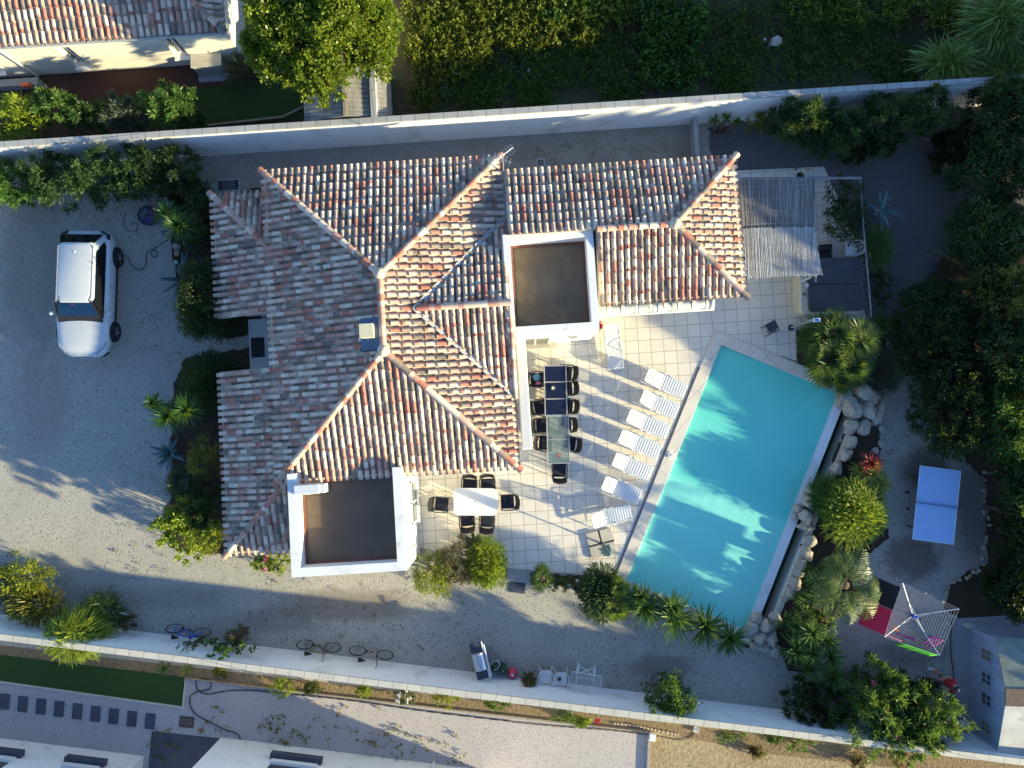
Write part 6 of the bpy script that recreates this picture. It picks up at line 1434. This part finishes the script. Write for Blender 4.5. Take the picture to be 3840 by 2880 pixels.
fan_palm('pair of small yellowish fan palms by the pool steps', [(2318, 2205, 50, .9), (2312, 2282, 54, .8)], 18, leaf='lime')
GY = 'yuccas along the south end of the pool'
for heads, l in (([(2415, 2272, 92, .8), (2400, 2235, 55, 1.1)], 'westernmost spiky yucca at the south end of the pool'), ([(2528, 2312, 112, .9), (2520, 2280, 60, 1.2)], 'largest spiky yucca at the south end of the pool'), ([(2640, 2350, 92, .7)], 'spiky yucca right of the largest one at the south end of the pool'), ([(2735, 2392, 78, .6)], 'small spiky yucca next to the boulders at the south east pool corner')):
    rosette(l, 'yucca', heads, 'yucca', 95, .075, group=GY, droop=.3, seg=4)
# around the pool, east
fan_palm('very large fan palm clump north east of the pool', [(3110, 1265, 120, 1.5), (3200, 1290, 110, 1.6), (3100, 1350, 110, 1.3), (3180, 1370, 100, 1.3), (3140, 1415, 80, 1.0), (3060, 1290, 80, 1.2)], 30)
rosette('dark grassy clump between the big fan palm and the fence end', 'grass', [(3300, 1225, 72, .5)], 'green', 150, .03, name='grass_tuft', droop=.3, part='blades')
strands('large soft grey green lavender bush beside the big fan palm', 'shrub', 3315, 1390, 80, 105, .8, 'grey', n=2600, L=.25, W=.014, name='lavender_bush', droop=.2, e0=.3)
agave('pale agave growing through the fence behind the climber', 3305, 790, 85, .6, 14, .9)
bush('dark climber covering the fence corner east of the reed roof', 'climber', 3165, 790, 72, 120, 1.6, 'dark', L=.09, Wd=.06, n=4200, clumps=80, name='climber')
strands('dark green weeping shrub outside the fence behind the white chair', 'shrub', 3290, 925, 70, 100, 1.1, 'green', n=1500, L=.4, W=.02, droop=.5)
bush('dark low shrub between the fence and the dark gravel', 'shrub', 3300, 1080, 38, 85, .6, 'dark', L=.09, Wd=.03, n=1800, clumps=40)
rosette('spiky red cordyline above the bamboo like bush', 'cordyline', [(3262, 1737, 52, .9)], 'cordy', 90, .045, name='cordyline', droop=.15)
rosette('yellow edged spiky plant just below the red cordyline', 'yucca', [(3270, 1775, 52, .8), (3225, 1762, 40, .7)], 'variegated', 60, .05, droop=.25)
strands('large rounded light green bamboo like bush east of the pool', 'shrub', 3205, 1925, 140, 150, 1.7, 'lime', n=3600, L=.30, W=.045, name='bamboo_bush', droop=.35, e0=.2)
strands('dark green feathery west side of the planting above the pool trough', 'shrub', 3100, 1865, 70, 95, 1.1, 'green', n=1800, L=.35, W=.02, droop=.4)
strands('bright leafy tuft right of the bamboo like bush with yellow tips', 'shrub', 3290, 1810, 45, 45, 1.0, 'variegated', n=300, L=.32, W=.05, droop=.3)
feather_palm('feathery palm with arching fronds over the rock edge east of the pool', 3170, 2195, 165, 1.9, 22)
fan_palm('small fan palm at the foot of the bamboo like bush', [(3080, 2150, 75, .7)], 16)
bush('small light oleander with a few pink flowers south of the feathery palm', 'shrub', 3020, 2310, 88, 75, 1.2, 'oleander_light', L=.13, Wd=.04, n=2800, clumps=60, name='oleander', flowers=(M['flower'], 3))
rosette('cluster of seven spiky yucca heads south of the feathery palm', 'yucca', [(2985, 2437, 74, 1.2), (3042, 2372, 62, 1.4), (3098, 2402, 58, 1.3), (3112, 2462, 66, 1.2), (3040, 2505, 60, 1.0), (3122, 2540, 68, 1.1), (3050, 2447, 60, 1.3)], 'yucca', 75, .062, droop=.22)
GO = 'oleanders in the south east corner'
for x, y, rx, ry, h, l, lf, fl in ((3075, 2640, 120, 90, 1.4, 'dark shaded oleander left of the light green oleanders', 'dark', 0), (3290, 2570, 100, 90, 2.2, 'upper light green oleander in front of the feathery palm', 'oleander_light', 1), (3265, 2700, 125, 100, 2.4, 'largest light green oleander hanging over the south wall', 'oleander_light', 2),
    (3480, 2680, 115, 110, 2.4, 'right hand light green oleander nearest the planked shed', 'oleander_light', 0), (3400, 2760, 95, 65, 2.3, 'lower light green oleander overhanging the block coping', 'oleander_light', 0), (3380, 2590, 110, 70, 1.3, 'dark shaded oleander behind the light ones near the person', 'dark', 0)):
    bush(l, 'shrub', x, y, rx, ry, h, lf, L=.20, Wd=.045, n=4600, clumps=85, name='oleander', group=GO, cr=.09, flowers=(M['flower'], fl) if fl else None)
bush('rounded dark green shrub standing against the south wall', 'shrub', 2505, 2605, 78, 68, 2.1, 'green', L=.11, Wd=.06, n=3600, clumps=60)
bush('brownish grass below the rounded wall shrub', 'shrub', 2490, 2560, 70, 30, .4, 'redbrown', L=.10, Wd=.02, n=900, clumps=30)
c = P(1985, 2565, .5); strands('dried brown potted conifer beside the two white chairs', 'plant', 1985, 2556, 24, 30, 1.2, 'dry', n=420, L=.25, W=.03, name='dry_plant', e0=.5)
# eastern hedge: tall dark mass that shades the garden
GE = 'tall shrubs of the eastern hedge'
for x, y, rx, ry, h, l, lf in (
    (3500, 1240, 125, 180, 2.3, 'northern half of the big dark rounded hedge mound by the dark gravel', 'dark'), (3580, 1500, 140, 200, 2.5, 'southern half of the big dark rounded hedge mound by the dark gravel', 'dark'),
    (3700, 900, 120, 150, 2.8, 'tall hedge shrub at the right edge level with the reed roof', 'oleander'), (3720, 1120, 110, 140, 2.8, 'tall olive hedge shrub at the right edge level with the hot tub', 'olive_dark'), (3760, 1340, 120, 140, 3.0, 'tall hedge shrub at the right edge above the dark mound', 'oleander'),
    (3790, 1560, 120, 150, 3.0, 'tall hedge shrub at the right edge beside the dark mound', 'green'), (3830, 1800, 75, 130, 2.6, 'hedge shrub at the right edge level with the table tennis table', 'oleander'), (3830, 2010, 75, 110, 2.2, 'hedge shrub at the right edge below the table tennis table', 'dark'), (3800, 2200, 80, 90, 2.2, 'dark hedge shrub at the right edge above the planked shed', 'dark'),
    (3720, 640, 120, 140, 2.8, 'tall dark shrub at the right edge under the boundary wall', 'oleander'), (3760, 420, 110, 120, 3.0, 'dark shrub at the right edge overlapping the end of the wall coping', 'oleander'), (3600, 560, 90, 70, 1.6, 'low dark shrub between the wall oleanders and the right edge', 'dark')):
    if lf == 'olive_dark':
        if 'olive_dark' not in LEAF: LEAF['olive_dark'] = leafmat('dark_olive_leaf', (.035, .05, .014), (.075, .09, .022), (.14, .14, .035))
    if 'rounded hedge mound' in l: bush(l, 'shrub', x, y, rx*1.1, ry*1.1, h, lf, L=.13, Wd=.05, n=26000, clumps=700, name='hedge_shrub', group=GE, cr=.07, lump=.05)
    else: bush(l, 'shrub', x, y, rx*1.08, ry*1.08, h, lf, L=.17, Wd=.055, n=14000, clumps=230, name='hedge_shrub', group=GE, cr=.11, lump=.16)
for x, y, rx, ry, h, l, lf in ((2990, 470, 95, 85, 2.3, 'first oleander of the northern wall row, with a yellowish west side', 'oleander'), (3130, 500, 110, 90, 2.2, 'second oleander from the west in the northern wall row', 'oleander'), (3300, 460, 120, 100, 2.5, 'broad dark oleander in the middle of the northern wall row', 'oleander'), (3450, 440, 105, 95, 2.5, 'oleander at the east end of the northern wall row, reaching over the wall', 'oleander'), (3250, 550, 110, 45, 1.3, 'low dark oleander in front of the northern wall row', 'dark')):
    bush(l, 'shrub', x, y, rx, ry, h, lf, L=.22, Wd=.045, n=4800, clumps=75, name='oleander', group=GH, cr=.10)
bush('yellowish small vine at the foot of the wall left of the oleander row', 'shrub', 2850, 462, 48, 32, 1.0, 'yellow', L=.10, Wd=.06, n=700, clumps=30)
rosette('papyrus like tufts growing at the wall above the low concrete wall', 'papyrus', [(2680, 452, 30, 1.1), (2725, 445, 32, 1.3), (2765, 458, 22, .9)], 'green', 46, .03, name='papyrus', droop=.3)
rosette('dark thin spiky plant in the black shade at the right edge of the wall', 'yucca', [(3640, 455, 40, 1.)], 'redbrown', 40, .03, droop=.2)
# small yellow green sprouts in the eastern shade
for x, y, r, l in ((3730, 1050, 45, 'upper'), (3745, 1170, 40, 'lower')): bush('yellowish sprout in the dark eastern hedge, %s one of two' % l, 'shrub', x, y, r, r, 3.1, 'olive', L=.14, Wd=.03, n=700, clumps=24, rzf=.2, zc=.85)
bush('small lime bush among the dark shrubs right of the table tennis table', 'shrub', 3812, 1920, 30, 32, 2.9, 'lime', L=.09, Wd=.05, n=260, clumps=20, rzf=.15, zc=.85)
# trees beyond the frame to the east: their shade lies over the garden
def tree(label, x, y, rx, ry, zc, rz, leaf, L, Wd, n, clumps, name='tree', group=None, world=None, lump=.25, cr=.12):
    rg = rng(); c = P(x, y, zc) if world is None else Vector((*world, zc)); k = (H-zc)/F; r = (rx*k, ry*k, rz) if world is None else (rx, ry, rz)
    root = thing(name, label, 'tree', (c.x, c.y, 0), 0, group)
    V, t = cloud(rg, c, r, clumps, n//clumps, L, Wd, cr=.16, shell=.6, lump=.1, spread=.5, up=.4); quads_obj('crown', V, t, LEAF[leaf], root, (c.x, c.y, 0))
    b = MB(); b.tube((0, 0, -.05), (.05, .05, zc*.6), .16, 10, .12)
    for k_ in range(8):
        g = k_*.785+rg.uniform(-.3, .3); e = Vector((.55*r[0]*math.cos(g), .55*r[1]*math.sin(g), zc+rg.uniform(-.2, .3)*rz)); m_ = Vector((e.x*.35, e.y*.35, zc*.85)); b.tube((.05, .05, zc*.55), m_, .07, 7, .045); b.tube(m_, e, .045, 6, .012)
    b.build('trunk', M['bark'], root, smooth=True); return root
GT = 'tall trees east of the garden'
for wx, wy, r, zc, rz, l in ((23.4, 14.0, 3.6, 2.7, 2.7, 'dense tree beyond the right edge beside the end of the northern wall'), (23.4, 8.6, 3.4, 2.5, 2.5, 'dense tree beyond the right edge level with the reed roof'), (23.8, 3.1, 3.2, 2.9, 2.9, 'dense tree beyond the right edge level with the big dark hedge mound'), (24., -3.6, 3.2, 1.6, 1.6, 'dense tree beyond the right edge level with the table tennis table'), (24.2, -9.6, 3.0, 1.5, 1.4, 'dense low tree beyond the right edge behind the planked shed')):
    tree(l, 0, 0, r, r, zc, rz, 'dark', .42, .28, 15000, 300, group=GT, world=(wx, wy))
# the big tree in front of the top left house (several domes of foliage, one crown)
rg = rng(); root = thing('tree', 'big bright green broadleaf tree between the top left house and the short sunlit wall', 'tree', P(1225, 150, 0))
Vs, Ts = [], []
for x, y, rx, ry, z, rz, n in ((1100, 90, 150, 130, 4.2, 1.5, 7000), (1210, 260, 115, 95, 3.6, 1.2, 5200), (1090, 240, 110, 90, 3.4, 1.1, 4600), (1360, 70, 130, 110, 4.0, 1.3, 6000), (1385, 190, 95, 95, 3.6, 1.1, 4400), (1250, 90, 120, 120, 4.6, 1.4, 5600), (1000, 150, 75, 110, 3.2, 1.0, 3400), (1430, 120, 70, 120, 3.4, 1.0, 2600), (1190, 345, 60, 45, 3.0, .8, 1500), (1150, -60, 250, 90, 4.4, 1.5, 5000)):
    c = P(x, y, z); k = (H-z)/F; V, t = cloud(rg, c, (rx*k, ry*k, rz), int(n*1.7)//26, 26, .13, .085, cr=.085, shell=.8, spread=.5, up=.55, lump=.18); Vs.append(V); Ts.append(t)
o_ = root.location; quads_obj('crown', np.concatenate(Vs), np.concatenate(Ts), LEAF['tree'], root, (o_.x, o_.y, 0))
b = MB(); b.tube((0, 0, -.05), (0, .1, 1.8), .22, 12, .17)
for k in range(9):
    g = k*.7; e = Vector((1.5*math.cos(g), 1.4*math.sin(g), 3.6)); b.tube((0, .1, 1.7), e*.5+Vector((0, 0, .9)), .1, 8, .06); b.tube(e*.5+Vector((0, 0, .9)), e, .06, 7, .015)
b.build('trunk', M['bark'], root, smooth=True)
# reeds, top right
strands('dark green giant reeds beside the wall end in the top right field', 'reeds', 3560, 225, 105, 60, 2.3, 'reedleaf', n=520, L=.9, W=.05, name='giant_reeds', droop=.45, e0=.2, seg=5)
strands('tall sunlit giant reeds in the top right corner', 'reeds', 3760, 70, 130, 130, 3.4, 'reedleaf', n=1100, L=.9, W=.06, name='giant_reeds', droop=.55, e0=.1, seg=5)
strands('lower reeds between the sunlit reeds and the wall end', 'reeds', 3790, 260, 90, 65, 2.4, 'reedleaf', n=420, L=.8, W=.05, name='giant_reeds', droop=.5, e0=.1, seg=5)
LEAF['scrub2'] = leafmat('dull_scrub_leaf', (.035, .065, .014), (.075, .12, .022), (.17, .21, .045))
# field weeds (uncountable)
def weeds(name, label, pts, n, per, L, Wd, leaf, hmax=.35, cr=.3):
    rg = rng(); Vs, Ts = [], []
    for i in range(n):
        x, y, r = pts[rg.integers(len(pts))]; g = rg.uniform(0, 6.28); q = r*rg.uniform()**.5; c = P(x+q*math.cos(g), y+q*math.sin(g), 0); h = hmax*rg.uniform(.3, 1)
        V, t = cloud(rg, (c.x, c.y, h*.5), (cr*rg.uniform(.5, 1.2), cr*rg.uniform(.5, 1.2), h*.5), max(2, per//7), 7, L, Wd, cr=.2); Vs.append(V); Ts.append(t)
    o = quads_obj(name, np.concatenate(Vs), np.concatenate(Ts), LEAF[leaf]); tag(o, label, 'weeds', kind='stuff')
weeds('weeds', 'sunlit yellow green brambles and weeds across the top of the field', [(1650, 60, 130), (1720, 130, 130), (2150, 90, 110), (1980, 130, 90), (1700, 230, 80), (1850, 60, 120), (1960, 40, 110), (2080, 30, 100), (1600, 180, 70), (2300, 30, 70), (1780, 200, 60), (1680, 0, 150), (1900, 0, 150)], 950, 56, .13, .07, 'scrub', .5)
weeds('brambles', 'green leafy brambles running down the middle of the field', [(2440, 60, 70), (2520, 70, 80), (2450, 150, 60), (2540, 160, 70), (2460, 270, 60), (2560, 280, 60), (2500, 210, 70), (2100, 60, 60), (2600, 90, 50), (2180, 20, 60)], 460, 56, .14, .10, 'green', .6)
weeds('weeds', 'thin dark weeds over the shaded lower field', [(1620, 330, 90), (1800, 330, 100), (2000, 250, 130), (2150, 200, 130), (2330, 300, 100), (2250, 120, 120), (2700, 180, 140), (2900, 150, 170), (3100, 180, 150), (3250, 120, 150), (3350, 250, 80), (2750, 300, 70), (3050, 60, 120), (2000, 370, 60)], 2600, 35, .13, .04, 'scrub2', .28)
weeds('dry_weeds', 'straw coloured dry grass between the field weeds', [(1620, 220, 90), (1850, 160, 120), (2050, 130, 120), (3200, 60, 120), (3000, 20, 120), (3400, 40, 100), (2350, 80, 90), (2750, 60, 120)], 650, 28, .15, .022, 'dry', .22)
weeds('weeds', 'sunlit yellow weeds along the top right of the field', [(3080, 30, 70), (3180, 60, 60), (3350, 30, 80), (3480, 40, 70), (3560, 70, 50), (3000, 0, 80)], 230, 42, .14, .05, 'scrub', .5)
rosette('thistle like rosette lying in the dark field beside the short wall', 'weed', [(1678, 342, 34, .12)], 'mound', 34, .06, name='thistle', droop=.2, e0=0, e1=.7)
rosette('second smaller thistle like rosette below the first beside the short wall', 'weed', [(1662, 378, 26, .1)], 'mound', 26, .05, name='thistle', droop=.2, e0=0, e1=.7)
rock(2908, 156, 22, 18, .3, 'round grey boulder in the dark top field', 'boulder')
for x, y, l, s in ((1984, 266, 'crumpled white litter in the dark field left of the brambles', .10), (2868, 148, 'small white litter next to the round field boulder', .09), (2986, 270, 'pale strip of litter in the dark field below the round boulder', .10)): crumple('litter', l, 'litter', x, y, .06, 'white', s*.6, s, .04, 41+int(x) % 7)
# south strip plants
for x, y, rx, ry, h, lf, l in ((700, 2487, 1, 1, 0, '', ''),):
    rosette('small spiky yucca in the narrow bed south of the wall near the lawn corner', 'yucca', [(617, 2502, 30, .3)], 'yucca', 40, .04, droop=.2)
    rosette('brown and green spiky tuft right of the small yucca in the narrow bed', 'plant', [(700, 2510, 30, .25)], 'variegated', 26, .035, name='spiky_tuft', droop=.2)
for x, y, rx, ry, h, lf, l in ((830, 2520, 30, 16, .3, 'olive', 'olive tuft in the narrow bed below the climber'), (1060, 2575, 42, 36, .5, 'lime', 'lime leafy plant in the narrow bed under the wall, left part'), (1172, 2580, 30, 28, .4, 'dark', 'dark plant in the narrow bed right of the lime one'), (1365, 2590, 28, 22, .35, 'lime', 'small bright tuft in the middle of the narrow bed'),
    (1515, 2610, 34, 36, .45, 'grey', 'white flecked grey plant in the narrow bed below the barbecue'), (1670, 2620, 50, 30, .5, 'yellow', 'yellow green plant on the sandy part of the narrow bed'), (1860, 2635, 45, 22, .5, 'green', 'green plant on the sandy part of the narrow bed below the beach ball'), (2120, 2680, 85, 30, .6, 'green', 'long leafy green plant in the bed below the white chairs'),
    (2180, 2705, 35, 20, .35, 'lime', 'lime end of the leafy row below the clothes airer'), (2740, 2750, 55, 32, .6, 'green', 'green plant at the wall on the sandy ground'), (2990, 2790, 60, 34, .5, 'oleander_light', 'light green plant at the wall on the orange earth'), (2900, 2765, 28, 20, .4, 'green', 'small green plant between the two plants on the sandy ground'),
    (2840, 2820, 28, 24, .3, 'redbrown', 'dark brown prickly plant on the sandy ground'), (3220, 2860, 40, 26, .35, 'redbrown', 'dry brown plant at the bottom edge of the orange earth'), (3370, 2840, 30, 34, .5, 'olive', 'orange green plant with pink flowers at the bottom edge')):
    bush(l, 'plant', x, y, rx, ry, h, lf, L=.10, Wd=.04, n=650, clumps=28, name='bed_plant', group='small plants in the bed south of the wall', flowers=(M['flower'], 4) if 'pink' in l else ((M['white'], 9) if 'flecked' in l else None))
V_, T_ = cloud(rng(), P(2240, 2703, .3), (.06, .08, .12), 8, 6, .09, .06); tag(quads_obj('red_flower', V_, T_, M['red']), 'single red flower at the end of the leafy row under the wall', 'flower')
weeds('weeds', 'small scattered weeds and leaf litter along the foot of the bottom house', [(1100, 2750, 60), (1400, 2790, 60), (1550, 2800, 70), (1680, 2810, 70), (1450, 2740, 110), (1250, 2740, 120), (1020, 2720, 60), (620, 2790, 60), (800, 2700, 60)], 120, 14, .08, .045, 'olive', .12, .12)
weeds('weeds', 'small weeds among the brown gravel behind the house', [(2100, 570, 60), (2250, 540, 60), (2400, 530, 60), (2040, 560, 40), (2350, 580, 60)], 60, 14, .05, .03, 'olive', .05, .14)
# ------------------------------------------------------------ rocks
GR = 'pale boulders round the pool'
n_ = 0
for x, y, rx, ry, h, l in ((3168, 1480, 32, 26, .5, 'boulder touching the north east pool corner under the fan palm'), (3240, 1470, 40, 30, .6, 'big rough boulder right of the fan palm'), (3268, 1488, 34, 26, .5, 'grey boulder at the top right of the pile'), (3193, 1520, 34, 42, .7, 'tall egg shaped boulder in the middle of the pile by the trough'), (3252, 1538, 27, 36, .6, 'smooth pale boulder right of the egg shaped one'), (3295, 1545, 22, 38, .5, 'bluish boulder on the east side of the pile'), (3150, 1508, 15, 22, .35, 'small boulder at the trough head'),
    (3225, 1498, 14, 10, .3, 'small stone wedged in the boulder pile'), (3196, 1598, 26, 28, .5, 'rounded boulder below the egg shaped one'), (3240, 1600, 30, 26, .5, 'broad pale boulder right of the rounded one'), (3192, 1660, 17, 26, .45, 'yellowish pointed boulder beside the trough'), (3170, 1705, 20, 26, .45, 'rusty stained boulder above the bamboo like bush'), (3137, 1755, 22, 26, .45, 'pale boulder where the bamboo like bush meets the trough'),
    (3305, 1612, 8, 18, .25, 'small reddish edging stone at the gravel'), (3303, 1665, 10, 14, .2, 'brown edging stone above the red cordyline'), (3282, 1690, 12, 12, .2, 'pale edging stone beside the red cordyline'),
    (3035, 1842, 16, 16, .35, 'small tan boulder at the gap in the trough'), (3035, 1880, 30, 24, .5, 'grey boulder in the gap of the trough'), (2990, 1905, 15, 14, .3, 'small boulder on the pool edge in the gap of the trough'), (3022, 1935, 30, 26, .6, 'large pale boulder below the gap of the trough'), (3025, 1975, 28, 18, .4, 'flat grey boulder below the large pale one'), (2982, 1935, 12, 12, .25, 'little stone left of the large pale boulder'),
    (3040, 2030, 20, 24, .4, 'brownish boulder along the lower trough, first'), (3030, 2080, 22, 26, .4, 'brownish boulder along the lower trough, second'), (3005, 2120, 18, 22, .4, 'brownish boulder along the lower trough, third'), (2995, 2150, 20, 18, .35, 'grey boulder beside the small fan palm'), (2982, 2190, 20, 25, .4, 'bluish boulder along the lower trough above the flowering oleander'), (2962, 2222, 20, 20, .35, 'grey boulder below the bluish one on the lower trough'), (2945, 2245, 16, 14, .3, 'small stone near the end of the trough'),
    (2840, 2318, 24, 20, .4, 'top boulder of the heap at the south east pool corner'), (2868, 2350, 26, 26, .5, 'rust marked boulder of the south east heap'), (2822, 2360, 24, 30, .5, 'left boulder of the south east heap touching the pool'), (2845, 2392, 26, 22, .5, 'central lower boulder of the south east heap'), (2890, 2395, 24, 28, .45, 'right boulder of the south east heap'), (2860, 2428, 34, 20, .35, 'broad bottom boulder of the south east heap'), (2825, 2420, 16, 14, .3, 'small bottom left stone of the south east heap'), (2905, 2440, 24, 22, .4, 'lowest right boulder of the south east heap'), (2908, 2320, 20, 26, .45, 'pale upright boulder above the yucca cluster')):
    rock(x, y, rx, ry, h, l, group=GR)
GS = 'small stones edging the eastern bed'
nn = 0
for x, y in ((3690, 1770), (3695, 1800), (3688, 1840), (3692, 1880), (3688, 1920), (3700, 1918), (3709, 1943), (3712, 1970), (3700, 2015), (3697, 2030), (3690, 2055), (3683, 2095), (3690, 2120), (3672, 2140), (3665, 2150), (3650, 2145), (3640, 2158), (3633, 2165), (3625, 2168), (3600, 2175), (3577, 2181), (3557, 2205), (3552, 2220), (3548, 2232)):
    rock(x, y, R_.uniform(5, 8), R_.uniform(4, 8), .12, 'small edging stone of the curved eastern bed, number %d counted from the north end' % (nn+1), 'edging_stone', GS, 'stone' if R_.random() < .4 else 'pebble'); nn += 1
# pale stones on the gravel between the flowers, lamp
o = MB().lathe([(.05, 0), (.06, .1), (.05, .14)], n=12).build('garden_lamp', M['white']); o.location = P(2163, 2176, .08); tag(o, 'small round white garden lamp between the low shrub and the round spurge', 'lamp')

weeds('leaf_litter', 'scattered dry leaves and bits over the southern gravel', [(1300, 2280, 240), (1100, 2340, 200), (2450, 2520, 200), (1700, 2420, 200), (3400, 2500, 120), (400, 2260, 200), (3150, 2620, 150)], 210, 7, .05, .03, 'dry', .03, .16)
weeds('leaf_litter', 'small leaves fallen on the gravel drive beside the planting beds', [(620, 1250, 120), (560, 1700, 120), (520, 2050, 140), (420, 830, 160), (2900, 620, 140), (3400, 1000, 140), (3350, 1650, 90)], 130, 7, .05, .03, 'olive', .03, .16)
